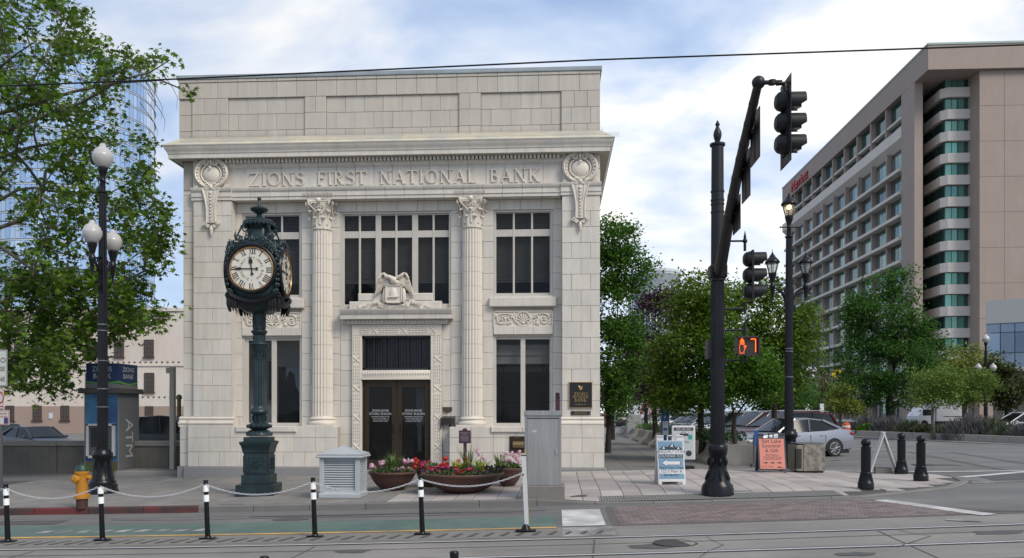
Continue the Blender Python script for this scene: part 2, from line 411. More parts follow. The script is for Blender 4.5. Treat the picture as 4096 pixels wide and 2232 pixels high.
def brk(m_, x, y, w=.202, d=.097, top=.012, zf=zr):
    t = top + RND.uniform(-.0015, .0015)
    P = [(x, y), (x + w, y), (x + w, y + d), (x, y + d)]
    e = .006; Q = [(x + e, y + e), (x + w - e, y + e), (x + w - e, y + d - e), (x + e, y + d - e)]
    v = [(a, b, zf(a, b) - .01) for a, b in P] + [(a, b, zf(a, b) + t - .003) for a, b in P] + [(a, b, zf(a, b) + t) for a, b in Q]
    m_.add(v, [(4, 0, 1, 5), (5, 1, 2, 6), (6, 2, 3, 7), (7, 3, 0, 4), (4, 5, 9, 8), (5, 6, 10, 9), (6, 7, 11, 10), (7, 4, 8, 11), (8, 9, 10, 11)])
for i, (x, y) in enumerate(bl):
    if i < 300: q = MB(); brk(q, x, y); q.build('brick', brickm, brickbase)
    else: brk(rest, x, y)
stuff(rest.build('bricks', brickm, brickbase))
def edge_line(name, a, b, w, m_, off=.009):
    a, b = Vector(a[:2]), Vector(b[:2]); d = (b - a).normalized(); n_ = Vector((-d.y, d.x)) * w / 2
    return struct(drape(name, [tuple(a - n_), tuple(b - n_), tuple(b + n_), tuple(a + n_)], zr, off, m_))
edge_line('crossing_line', GD(2215, 1259, zr), GD(2490, 1297, zr), .30, wht, .014)
edge_line('crossing_line', GD(2140, 1189, zr), GD(2600, 1186, zr), .28, wht)
edge_line('crossing_line', GD(2420, 1201, zr), GD(2620, 1186, zr), .28, wht)
edge_line('crossing_line', GD(2440, 1216, zr), GD(2620, 1208, zr), .22, wht2)
edge_line('parking_line', GD(2076, 1160, zr), GD(2165, 1149, zr), .12, wht2)
edge_line('parking_line', GD(2380, 1309, zr), GD(2470, 1312, zr), .16, wht2, .012)
def manhole(u, v, r):
    x, y, z = GD(u, v, zr); q = MB(); q.lathe([(r, 0), (r, .012), (r * .86, .012), (r * .86, .006), (.01, .006)], (x, y, z), 24); 
    return struct(q.build('manhole_cover', mat('cast_iron', (.07, .066, .062), .6, .4, var=.3, scale=20, bump=.5)))
manhole(1700, 1367, .33); manhole(2420, 1212, .42); manhole(2330, 1170, .4)
# ---------------------------------------------------------------- pavement
pav_d = mat('pavement_joint', (.085, .08, .074), .95)
slab = [(-40, KERB)] + corner + [(-40, PV_Y1)]
pave = drape('pavement', [(-40, KERB + .16)] + [(x * .985, y + .1) for x, y in corner[:-1]] + [(8.4, PV_Y1), (-40, PV_Y1)], zs, 0.002, pav_d, 1.0); struct(pave)
side = struct(drape('side_pavement', [(-40, PV_Y1), (8.6, PV_Y1), (7.2, 24.2), (5.6, 24.8), (5.4, 120), (1.3, 120), (-40, 60)], zs, .004, mat('grey_slab', (.17, .165, .16), .9, var=.2, scale=1.2, bump=.35, bscale=60, streak=.1), 2.0))
for y in (26.5, 29.5, 32.5, 36, 40, 45): struct(drape('slab_joint', [(1.4, y), (4.9, y), (4.9, y + .03), (1.4, y + .03)], zs, .008, darkm))
for x in (2.1, 3.3): struct(drape('slab_joint', [(x, 23.3), (x + .02, 23.3), (x + .02, 60), (x, 60)], zs, .008, darkm))
pavm = mat('granite_paver', (.39, .365, .335), .82, var=.14, scale=1.5, isl=.17, col2=(.36, .305, .285), bump=.25, bscale=120)
pavl = mat('shaded_concrete_paver', (.225, .212, .198), .85, var=.16, scale=1.0, isl=.10, col2=(.195, .185, .172), bump=.25, bscale=120, streak=.1)  # darker concrete, with tree canopy shade also put into the colour
def inpoly(x, y, p):
    c = False; j = len(p) - 1
    for i in range(len(p)):
        if (p[i][1] > y) != (p[j][1] > y) and x < (p[j][0] - p[i][0]) * (y - p[i][1]) / (p[j][1] - p[i][1]) + p[i][0]: c = not c
        j = i
    return c
PP = [(-40, KERB + .18)] + [(x - .1, y + .12) for x, y in corner[:-1]] + [(8.5, PV_Y1), (-40, PV_Y1)]
def paver(m_, x, y, w, d):
    t = .012 + RND.uniform(-.002, .002); e = .008
    P = [(x, y), (x + w, y), (x + w, y + d), (x, y + d)]; Q = [(x + e, y + e), (x + w - e, y + e), (x + w - e, y + d - e), (x + e, y + d - e)]
    v = [(a, b, zs(a, b) - .01) for a, b in P] + [(a, b, zs(a, b) + t - .004) for a, b in P] + [(a, b, zs(a, b) + t) for a, b in Q]
    m_.add(v, [(4, 0, 1, 5), (5, 1, 2, 6), (6, 2, 3, 7), (7, 3, 0, 4), (4, 5, 9, 8), (5, 6, 10, 9), (6, 7, 11, 10), (7, 4, 8, 11), (8, 9, 10, 11)])
pl = []
x = -15.4; c = 0
while x < 9.6:
    w = [.48, .40, .52, .42][c % 4]; y = KERB + .2 + (c * .37 % .8) - .8; c += 1
    while y < PV_Y1:
        d = .66 if (c + int(y * 3)) % 3 else .42
        a, b = max(y, KERB + .2), min(y + d, PV_Y1)
        if b - a > .12 and all(inpoly(p, q, PP) for p in (x + .02, x + w - .02) for q in (a + .02, b - .02)): pl.append((x, a, w - .014, b - a - .014))
        y += d
    x += w
pl.sort(key=lambda p: p[1] + abs(p[0] + 1) * .1)
ra, rb = MB(), MB()
for i, p in enumerate(pl):
    big = p[0] > -2.6 + 1.2 * math.sin(p[1])
    if i < 300: q = MB(); paver(q, *p); q.build('paver', pavm if big else pavl, pave)
    else: paver(ra if big else rb, *p)
stuff(ra.build('pavers', pavm, pave)); stuff(rb.build('pavers', pavl, pave))
# kerb: stones with joints, red paint on the left run
kred = mat('red_kerb_paint', (.14, .028, .03), .75, var=.4, scale=5, col2=(.055, .035, .033)); kgr = mat('kerb_concrete', (.17, .163, .152), .85, var=.2, scale=3, bump=.3, isl=.08)
kroot = bpy.data.objects.new('kerb', None); S.collection.objects.link(kroot); kroot['kind'] = 'structure'
def kerbstone(ax, ay, bx, by, m_):
    d = Vector((bx - ax, by - ay)); d.normalize(); n_ = Vector((-d.y, d.x)) * .17
    v = []
    for (x, y) in ((ax, ay), (bx, by)):
        t, r = zs(x, y) + .014, zr(x, y) - .03
        v += [(x, y, r), (x, y, t - .02), (x + n_.x * .12, y + n_.y * .12, t), (x + n_.x, y + n_.y, t), (x + n_.x, y + n_.y, r)]
    q = MB(); q.add(v, [(0, 5, 6, 1), (1, 6, 7, 2), (2, 7, 8, 3), (3, 8, 9, 4), (0, 1, 2, 3, 4), (9, 8, 7, 6, 5)]); fl(q.build('kerb_stone', m_, kroot))
x = -22.0
while x < 6.2:
    e = min(x + 1.2, 6.2); kerbstone(x, KERB, e - .012, KERB, kred if e < -6.9 else kgr); x += 1.2
for a, b in zip(corner[:-1], corner[1:]): kerbstone(a[0], a[1], b[0] - .005, b[1] - .005, kgr)
# tactile strip: truncated domes on a grey plate
tb = struct(drape('tactile_strip', [(.9, 16.98), (5.9, 16.98), (5.9, 17.55), (.9, 17.55)], zs, .018, mat('tactile_grey', (.22, .215, .205), .85, var=.15), 1.0))
dm = MB()
for i in range(82):
    for j in range(8):
        x, y = .95 + i * .06, 17.04 + j * .065; z = zs(x, y) + .018; r = .017
        dm.add([(x - r, y - r, z), (x + r, y - r, z), (x + r, y + r, z), (x - r, y + r, z), (x - r * .5, y - r * .5, z + .009), (x + r * .5, y - r * .5, z + .009), (x + r * .5, y + r * .5, z + .009), (x - r * .5, y + r * .5, z + .009)], [(0, 1, 5, 4), (1, 2, 6, 5), (2, 3, 7, 6), (3, 0, 4, 7), (4, 5, 6, 7)])
stuff(dm.build('tactile_domes', mat('tactile_dark', (.12, .115, .11), .85), tb))
def cover(u0, u1, v, d, label):
    x0, y0, z = GD(u0, v); x1, _, _ = GD(u1, v); q = MB(); h = zs((x0 + x1) / 2, y0 + d / 2)
    q.box(x0, x1, y0, y0 + d, h - .02, h + .019); q.box(x0 + .03, x1 - .03, y0 + .03, y0 + d - .03, h, h + .023)
    return tag(q.build('access_cover', mat('cover_grey', (.20, .20, .195), .7, .2, var=.2, scale=8, bump=.4)), label, 'access cover', 'utility covers in the pavement')
cover(1570, 1640, 1257, .42, 'square metal access cover in the pavers left of the big signal pole')
cover(1795, 1900, 1240, .16, 'long narrow cover slot in the pavers right of the big signal pole')

# ================================================================ THE BANK
D = 23.4
X0, X1 = -11.10, 1.25
bank = thing('bank_building', 'cream terracotta bank with carved columns, name frieze and tall dark windows', 'bank', (-4.9, D, -.2))
tcol = (.63, .58, .505); tcol2 = (.585, .555, .505)
tc_ = mat('terracotta', tcol, .42, var=.13, scale=2.2, isl=.035, col2=tcol2, streak=.17, bump=.12, bscale=70, spec=.4)
tco = mat('terracotta_ornament', (.70, .64, .55), .42, var=.10, scale=3, col2=(.65, .60, .52), spec=.4)
tca = mat('terracotta_attic', (.51, .465, .40), .5, var=.10, scale=1.6, isl=.035, col2=(.51, .475, .42), streak=.15, bump=.15, bscale=60, spec=.3)
tjn = mat('joint_mortar', (.40, .37, .32), .95, var=.2)
grn = mat('grey_granite', (.24, .235, .235), .6, var=.35, scale=40, bump=.1)
BL = []                                                       # all blocks, split later into 300 parts + rest
def blocks(x0, x1, z0, z1, y, rows, bw, m_=None, th=.10, phase=0, gap=.008, ymin=None):
    h = (z1 - z0) / rows
    for r in range(rows):
        n = max(1, round((x1 - x0) / bw)); w = (x1 - x0) / n
        if n == 1: xs = [x0, x1]
        elif (r + phase) % 2 == 0: xs = [x0 + w * i for i in range(n + 1)]
        else: xs = [x0] + [x0 + w * (i + .5) for i in range(n)] + [x1]
        for a, b in zip(xs[:-1], xs[1:]):
            if b - a > .05: BL.append((a + gap / 2, b - gap / 2, z0 + r * h + gap / 2, z0 + (r + 1) * h - gap / 2, y + RND.uniform(-.002, .002), th, m_ or tc_))
ZB, ZA = 1.475, 7.86                                          # top of base moulding, underside of architrave
YW = D + .35
core = MB()
# core masses (mortar coloured backing just behind the block faces)
def back(x0, x1, y, z0, z1, dd=.5): core.box(x0 + .01, x1 - .01, y + .018, y + dd, z0, z1)
WLx = (WX(969, YW), WX(1206, YW)); WCx = (WX(1361, YW), WX(1803, YW)); WRx = (WX(1974, YW), WX(2212, YW))
PLx = (-10.74, -9.59); PRx = (.158, 1.25)
zu0 = WZ(2090, 1190, YW); zu1 = WZ(2090, 838, YW)             # upper windows
zl0 = WZ(2090, 1706, YW); zl1 = WZ(2090, 1338, YW)            # lower windows
zc0 = WZ(1585, 1244, YW)
strips = [(PLx[1], WLx[0]), (WLx[1], WCx[0]), (WCx[1], WRx[0]), (WRx[1], PRx[0])]
rows_sh = 14; hr = (ZA - ZB) / rows_sh
for a, b in strips: blocks(a, b, ZB - hr * 0, zu1, YW, 13, .62, phase=1)
for a, b in strips: blocks(a, b, 1.12, ZB, YW, 1, .6)
blocks(PLx[1], PRx[0], zu1, ZA, YW, 1, .62)
for a, b in (WLx, WRx): blocks(a, b, zl1, zl1 + .235, YW - .03, 1, .6)
# door bay walls
DO = (WX(1409, YW - .1), WX(1768, YW - .1)); zdo = WZ(1588, 1297, YW - .1)
DX = (WX(1347, YW), WX(1797, YW))
blocks(WX(1347, YW), DO[0], -.12, ZB, YW, 3, .6); blocks(DO[1], WX(1797, YW), -.12, ZB, YW, 3, .6)
blocks(WCx[0], DO[0], ZB, zdo, YW + .004, 6, .6); blocks(DO[1], WCx[1], ZB, zdo, YW + .004, 6, .6)
blocks(WCx[0], WCx[1], zdo, zc0 - .02, YW + .004, 1, .6)
# pilasters
blocks(PLx[0], PLx[1], ZB, ZA, D, 14, .58); blocks(PRx[0], PRx[1], ZB, ZA, D, 14, .56, phase=1)
blocks(X0, PLx[0], ZB, 9.0, D + .12, 16, .6)
# pedestal / dado
YD = D - .10
PDL = (-10.86, WX(1347, YD)); PDR = (WX(1797, YD), 1.37)
for a, b in (PDL, PDR): blocks(a, b, .86, 1.17, YD, 1, .62, th=.12); blocks(a, b, .0, .86, YD, 2, .66, th=.12, phase=1)
blocks(X0 - .06, PDL[0], 0, 1.17, D + .02, 3, .5)
# frieze, attic
FX0, FX1 = -9.76, .158
AY = D + .06; AX0, AX1 = -11.22, 1.26
blocks(AX0, AX1, 10.90, 11.37, AY, 1, .60, tca)
pan = [(WX(912, AY), WX(1219, AY)), (WX(1304, AY), WX(1836, AY)), (WX(1923, AY), WX(2245, AY))]
pc = [AX0 + .0, WX(768, AY), pan[0][0], pan[0][1], pan[1][0], pan[1][1], pan[2][0], pan[2][1], AX1]
zrw = [10.90, 10.43, 9.95, 9.70]
for k in range(3):
    z1, z0 = zrw[k], zrw[k + 1]
    blocks(pc[0], pc[1], z0, z1, AY + .05, 1, .5, tca)
    for a, b in ((pc[1], pc[2]), (pc[3], pc[4]), (pc[5], pc[6]), (pc[7], pc[8])): blocks(a, b, z0, z1, AY, 1, .58 if k % 2 else .42, tca, phase=k)
    for a, b in pan: blocks(a, b, z0, z1, AY + .055, 1, .60, tca, phase=k)
blocks(AX0, AX1, 11.372, 11.47, AY - .02, 1, .60, tca)
BL.sort(key=lambda b: -((b[1] - b[0]) * (b[3] - b[2])))
rest = {}
for i, (a, b, c, d, y, th, m_) in enumerate(BL):
    if i < 300: q = MB(); q.cbox(a, b, y, y + th, c, d, .007); q.build('stone_block', m_, bank)
    else: rest.setdefault(m_.name, (MB(), m_))[0].cbox(a, b, y, y + th, c, d, .007)
for q, m_ in rest.values(): stuff(q.build('stone_blocks', m_, bank))
# backing walls behind the blocks
for a, b in strips: back(a, b, YW, 1.0, zu1)
back(PLx[1], WLx[0], YW, -.1, ZB); back(WRx[1], PRx[0], YW, -.1, ZB)
back(PLx[1], PRx[0], YW + .001, zu1, ZA)
for a, b in (WLx, WRx): core.box(a, b, YW - .02, YW + .35, zl1, zl1 + .24); core.box(a, b, YW + .02, YW + .3, zl1 + .24, zu0)
back(DX[0], DO[0], YW, -.12, ZB); back(DO[1], DX[1], YW, -.12, ZB); back(WCx[0], DO[0], YW + .004, ZB, zdo); back(DO[1], WCx[1], YW + .004, ZB, zdo); back(WCx[0], WCx[1], YW + .004, zdo, zc0 - .02)
core.box(PLx[0] + .01, PLx[1] - .003, D + .02, YW + .3, ZB, ZA); core.box(PRx[0] + .003, PRx[1] - .01, D + .02, YW + .3, ZB, ZA)
core.box(X0 + .01, PLx[0] + .02, D + .14, YW + .3, -.2, 9.0)
for a, b in (PDL, PDR): core.box(a + .012, b - .012, YD + .02, YW + .28, -.3, 1.165)
core.box(AX0 + .01, AX1 - .01, AY + .075, AY + .6, 9.4, 11.47)
for a, b in ((pc[1], pc[2]), (pc[3], pc[4]), (pc[5], pc[6]), (pc[7], pc[8])): core.box(a + .01, b - .01, AY + .02, AY + .08, 9.7, 10.905)
core.box(AX0 + .01, AX1 - .01, AY + .02, AY + .08, 10.905, 11.47)
core.build('wall_core', tjn, bank)
# side and rear walls, roof
YR = D + 21
w_ = MB(); w_.box(X0, X0 + .4, YW + .3, YR, -.3, 9.4); w_.box(X1 - .4, X1, YW + .3, YR, -.3, 9.4); w_.box(X0, X1, YR, YR + .4, -.3, 11.4)
w_.box(AX0, AX0 + .4, AY + .6, YR, 9.4, 11.47); w_.box(AX1 - .4, AX1, AY + .6, YR, 9.4, 11.47)
w_.build('side_wall', tca, bank)
r_ = MB(); r_.box(AX0 + .4, AX1 - .4, AY + .6, YR, 11.0, 11.2); r_.build('roof', mat('roof_membrane', (.3, .3, .3), .9), bank)
# reveals at the sides of pilasters and architrave soffit
m_ = MB()
m_.box(PLx[1] - .004, PLx[1] + .004, D + .05, YW + .02, ZB, ZA); m_.box(PRx[0] - .004, PRx[0] + .004, D + .05, YW + .02, ZB, ZA)
m_.build('reveal', tc_, bank)
# ---- mouldings in lengths with joints
def mould(name, prof, x0, x1, m_, n, endfix=.0):
    w = (x1 - x0) / n
    for i in range(n):
        q = MB(); q.run(prof, x0 + i * w + (.004 if i else 0), x0 + (i + 1) * w - (.004 if i < n - 1 else 0)); fl(q.build(name, m_, bank, smooth=35))
YF = D + .02
# architrave (a little set back behind the pilaster caps) and its lip
arp = [(YF + .33, 7.86), (YF - .0, 7.86), (YF, 7.955), (YF - .025, 7.958), (YF - .025, 8.10), (YF - .05, 8.11), (YF - .085, 8.17), (YF - .085, 8.215), (YF + .33, 8.215)]
mould('architrave_block', arp, PLx[1], PRx[0], tc_, 17)
cap = [(y - .055 if y < YF + .1 else y, z) for y, z in arp]
mould('pilaster_cap', cap, PLx[0] - .04, PLx[1] + .03, tc_, 2); mould('pilaster_cap', cap, PRx[0] - .03, PRx[1] + .04, tc_, 2)
# frieze blocks with raised letters
fz = MB(); fz.box(X0 + .02, X1 - .02, YF + .08, YF + .5, 8.2, 9.05); fz.build('frieze_core', tjn, bank)
nf = 18; wf = (FX1 - FX0) / nf
for i in range(nf):
    q = MB(); q.cbox(FX0 + wf * i + .004, FX0 + wf * (i + 1) - .004, YF + .05, YF + .3, 8.217, 8.80, .005); q.build('frieze_block', tc_, bank)
for a, b in ((PLx[0], FX0), (PRx[0], X1)):
    q = MB(); q.cbox(a, b, D - .01, YF + .3, 8.217, 8.61, .006); q.cbox(a, b, D - .012, YF + .3, 8.62, 9.03, .006); q.build('frieze_end_block', tc_, bank)
bed = [(YF + .3, 8.80), (YF + .04, 8.80), (YF + .02, 8.83), (YF - .015, 8.86), (YF - .02, 8.90), (YF - .05, 8.905), (YF - .05, 8.93), (YF + .3, 8.93)]
mould('bed_mould', bed, FX0, FX1, tc_, 18)
x = FX0 + .02; me_d = None
dn = MB(); dn.cbox(-.036, .036, -.13, .12, 8.932, 9.035, .005); me_d = dn.mesh('dentil', tc_)
while x < FX1 - .05:
    o = link('dentil', me_d, bank, False); o.matrix_parent_inverse = Matrix.Translation(-bank.location); o.location = (x + .04, YF + .0, 0); x += .112
q = MB(); q.box(FX0, FX1, YF - .02, YF + .3, 8.93, 9.04); q.build('dentil_bed', tjn, bank)
# cornice: backing swept round three sides, blocks proud in front
corp = [(0, 9.03), (.36, 9.065), (.40, 9.035), (.43, 9.035), (.43, 9.16), (.46, 9.17), (.47, 9.21), (.50, 9.245), (.56, 9.30), (.585, 9.36), (.60, 9.365), (.60, 9.40), (0, 9.55)]
pth = [(X0, YR), (X0, D), (X1, D), (X1, YR)]; corp = [(o * .645, z) for o, z in corp]
q = MB(); q.sweep(pth, [(o - .006 if o > .1 else o, z) for o, z in corp]); fl(q.build('cornice_core', tc_, bank, smooth=35))
nb = 23; wb = (X1 - X0) / nb
for i in range(nb):
    q = MB(); q.run([(D - o, z) for o, z in corp[:-1]] + [(D, 9.42)], X0 + wb * i + .004, X0 + wb * (i + 1) - .004); fl(q.build('cornice_block', tc_, bank, smooth=35))
q = MB(); q.sweep([(x, y) for x, y in pth], [(-.02, 9.72), (.0, 9.72), (.388, 9.405), (.398, 9.405), (.398, 9.385), (.392, 9.385), (.392, 9.39)]); fl(q.build('flashing', mat('cream_flashing', (.60, .55, .42), .5, var=.2, scale=4, col2=(.50, .48, .42)), bank))
q = MB()
for i in range(420):
    x = X0 + .1 + (X1 - X0 - .0) * i / 420
    for dy in (.1, .28): q.box(x, x + .004, D - dy - .002, D - dy + .002, 9.5, 9.70 + RND.uniform(-.02, .02))
for i in range(24): x = X1 + .1 + i * .018; q.box(x, x + .004, D - .3, D - .297, 9.42, 9.56)
for cxu in (1275, 1880):
    xx = WX(cxu, D + .1)
    for i in range(34): x = xx - .45 + i * .027 + RND.uniform(-.01, .01); q.box(x, x + .005, D - .02, D - .015, 7.93 - .0, 8.04 + RND.uniform(-.03, .03))
stuff(q.build('bird_spikes', mat('spike_steel', (.36, .31, .24), .5, .3), bank))
# coping
q = MB(); q.sweep([(AX0, YR), (AX0, AY), (AX1, AY), (AX1, YR)], [(-.3, 11.47), (.045, 11.47), (.05, 11.50), (.05, 11.585), (-.3, 11.60)]); fl(q.build('coping', mat('zinc_coping', (.36, .41, .42), .4, .3, var=.15, scale=3, col2=(.30, .33, .34)), bank))
# pilaster bases (torus and scotia), door-side returns
def base_prof(y0): return [(y0 + .3, 1.17), (y0 - .10, 1.17), (y0 - .10, 1.235), (y0 - .115, 1.245), (y0 - .125, 1.275), (y0 - .115, 1.305), (y0 - .085, 1.315), (y0 - .06, 1.345), (y0 - .055, 1.375), (y0 - .07, 1.395), (y0 - .085, 1.415), (y0 - .07, 1.435), (y0 - .03, 1.44), (y0, 1.475), (y0 + .3, 1.475)]
mould('base_mould', base_prof(D), PLx[0] - .11, PLx[1] + .10, tco, 2); mould('base_mould', base_prof(D), PRx[0] - .10, PRx[1] + .11, tco, 2)
mould('base_mould', base_prof(D + .12), X0 - .1, PLx[0] - .112, tco, 1)
# granite plinth
q = MB(); q.cbox(-10.97, DX[0] + .05, YD - .06, YD + .3, -.75, .0, .02); q.build('granite_plinth', grn, bank)
q = MB(); q.cbox(DX[1] - .05, 1.43, YD - .06, YD + .3, -.6, -.004, .02); q.build('granite_plinth', grn, bank)
q = MB(); q.box(DX[0] + .05, DX[1] - .05, YD + .02, YW + .6, -.6, -.10); q.build('door_step', grn, bank)
q = MB(); q.box(X0 - .1, -10.97, D - .05, D + .4, -.8, .0); q.build('granite_plinth', grn, bank)
# ---- serif letters
def glyph(ch):
    T_, t = .125, .055
    P = []
    def st(pts, w): P.append((pts, w))
    def serif(x, y, l=.30): st([(x - l / 2, y), (x + l / 2, y)], .04)
    def vert(x, w=T_, s0=True, s1=True):
        st([(x, 0), (x, 1)], w)
        if s0: serif(x, .02)
        if s1: serif(x, .98)
    def arc(cx, cy, rx, ry, a0, a1, w0, w1, n=14):
        pts = []; ws = []
        for i in range(n + 1):
            a = math.radians(a0 + (a1 - a0) * i / n); pts.append((cx + rx * math.cos(a), cy + ry * math.sin(a))); ws.append(w0 + (w1 - w0) * abs(math.cos(a)))
        st(pts, ws)
    if ch == 'I': vert(.17); return P, .34
    if ch == 'Z': st([(.04, .965), (.74, .965)], .07); st([(.04, .035), (.78, .035)], .07); st([(.68, .95), (.08, .05)], T_); st([(.05, .97), (.03, .8)], .04); st([(.77, .03), (.80, .22)], .04); return P, .84
    if ch == 'O': arc(.46, .5, .40, .46, 0, 360, t, T_, 28); return P, .92
    if ch == 'N': vert(.13, t); st([(.13, .98), (.76, .02)], T_); st([(.76, 0), (.76, 1)], t); serif(.76, .98); return P, .92
    if ch == 'S':
        arc(.32, .745, .22, .215, 35, 270, t, T_); arc(.32, .265, .24, .235, 90, -145, t, T_); st([(.53, .98), (.51, .78)], .04); st([(.07, .02), (.09, .22)], .04); return P, .62
    if ch in 'FE': vert(.15); st([(.15, .965), (.60, .965)], .07); st([(.15, .52), (.48, .52)], .06); st([(.6, .98), (.61, .80)], .04); return P, .66
    if ch == 'R': vert(.15); arc(.22, .745, .30, .22, 90, -90, t, T_); st([(.12, .965), (.24, .965)], t); st([(.12, .525), (.24, .525)], t); st([(.30, .52), (.66, .02)], T_); serif(.70, .02, .16); return P, .78
    if ch == 'T': vert(.38, s1=False); st([(.02, .965), (.74, .965)], .07); st([(.03, .98), (.01, .80)], .04); st([(.73, .98), (.75, .80)], .04); return P, .76
    if ch == 'A': st([(.42, .99), (.10, .02)], t); st([(.42, 1.0), (.76, .0)], T_); st([(.20, .34), (.64, .34)], t); serif(.08, .02, .22); serif(.77, .02, .26); return P, .86
    if ch == 'L': vert(.15); st([(.12, .035), (.62, .035)], .07); st([(.62, .03), (.65, .22)], .04); return P, .68
    if ch == 'B': vert(.15); arc(.20, .76, .27, .205, 90, -90, t, T_); arc(.22, .28, .33, .245, 90, -90, t, T_); st([(.12, .965), (.22, .965)], t); st([(.12, .54), (.22, .54)], t); st([(.12, .035), (.24, .035)], t); return P, .64
    if ch == 'K': vert(.15); st([(.20, .42), (.66, .97)], t); st([(.32, .55), (.70, .02)], T_); serif(.66, .98, .22); serif(.74, .02, .22); return P, .82
    if ch == 'V': st([(.08, .98), (.40, .0)], T_); st([(.40, .0), (.72, .98)], t); serif(.08, .98, .24); serif(.72, .98, .22); return P, .80
    if ch == 'X': st([(.08, .98), (.66, .02)], T_); st([(.66, .98), (.08, .02)], t); serif(.08, .98, .24); serif(.66, .98, .22); serif(.08, .02, .22); serif(.66, .02, .24); return P, .74
    return [], .45
def put_glyph(mb, ch, x, z, h, y0, y1, sx=1.0, M2=None):
    P, w = glyph(ch)
    for si, (pts, ws) in enumerate(P):
        y0 = y0 - .0006
        n = len(pts); ws = ws if isinstance(ws, list) else [ws] * n
        for i in range(n - 1):
            a, b = Vector(pts[i]), Vector(pts[i + 1]); d = (b - a)
            if d.length < 1e-6: continue
            d.normalize(); nn = Vector((-d.y, d.x)); q0, q1 = nn * ws[i] / 2, nn * ws[i + 1] / 2
            c = [a - q0, b - q1, b + q1, a + q0]
            if n > 2: c = [a - q0 - d * .005, b - q1 + d * .005, b + q1 + d * .005, a + q0 - d * .005]
            v = [(x + p.x * h * sx, y0, z + p.y * h) for p in c] + [(x + p.x * h * sx, y1, z + p.y * h) for p in c]
            mb.add(v, [(0, 1, 2, 3), (7, 6, 5, 4), (1, 0, 4, 5), (2, 1, 5, 6), (3, 2, 6, 7), (0, 3, 7, 4)])
    return w * h * sx
words = 'ZIONS  FIRST  NATIONAL  BANK'
tot = sum(glyph(c)[1] + .13 if c != ' ' else .42 for c in words)
lx0, lx1 = -9.07, -.43; h = .395; sx = (lx1 - lx0) / (tot * h); x = lx0
for c in words:
    if c == ' ': x += .42 * h * sx; continue
    q = MB(); w = put_glyph(q, c, x, 8.275, h, YF - .004, YF + .056, sx); fl(q.build('letter', tco, bank)); x += w + .13 * h * sx
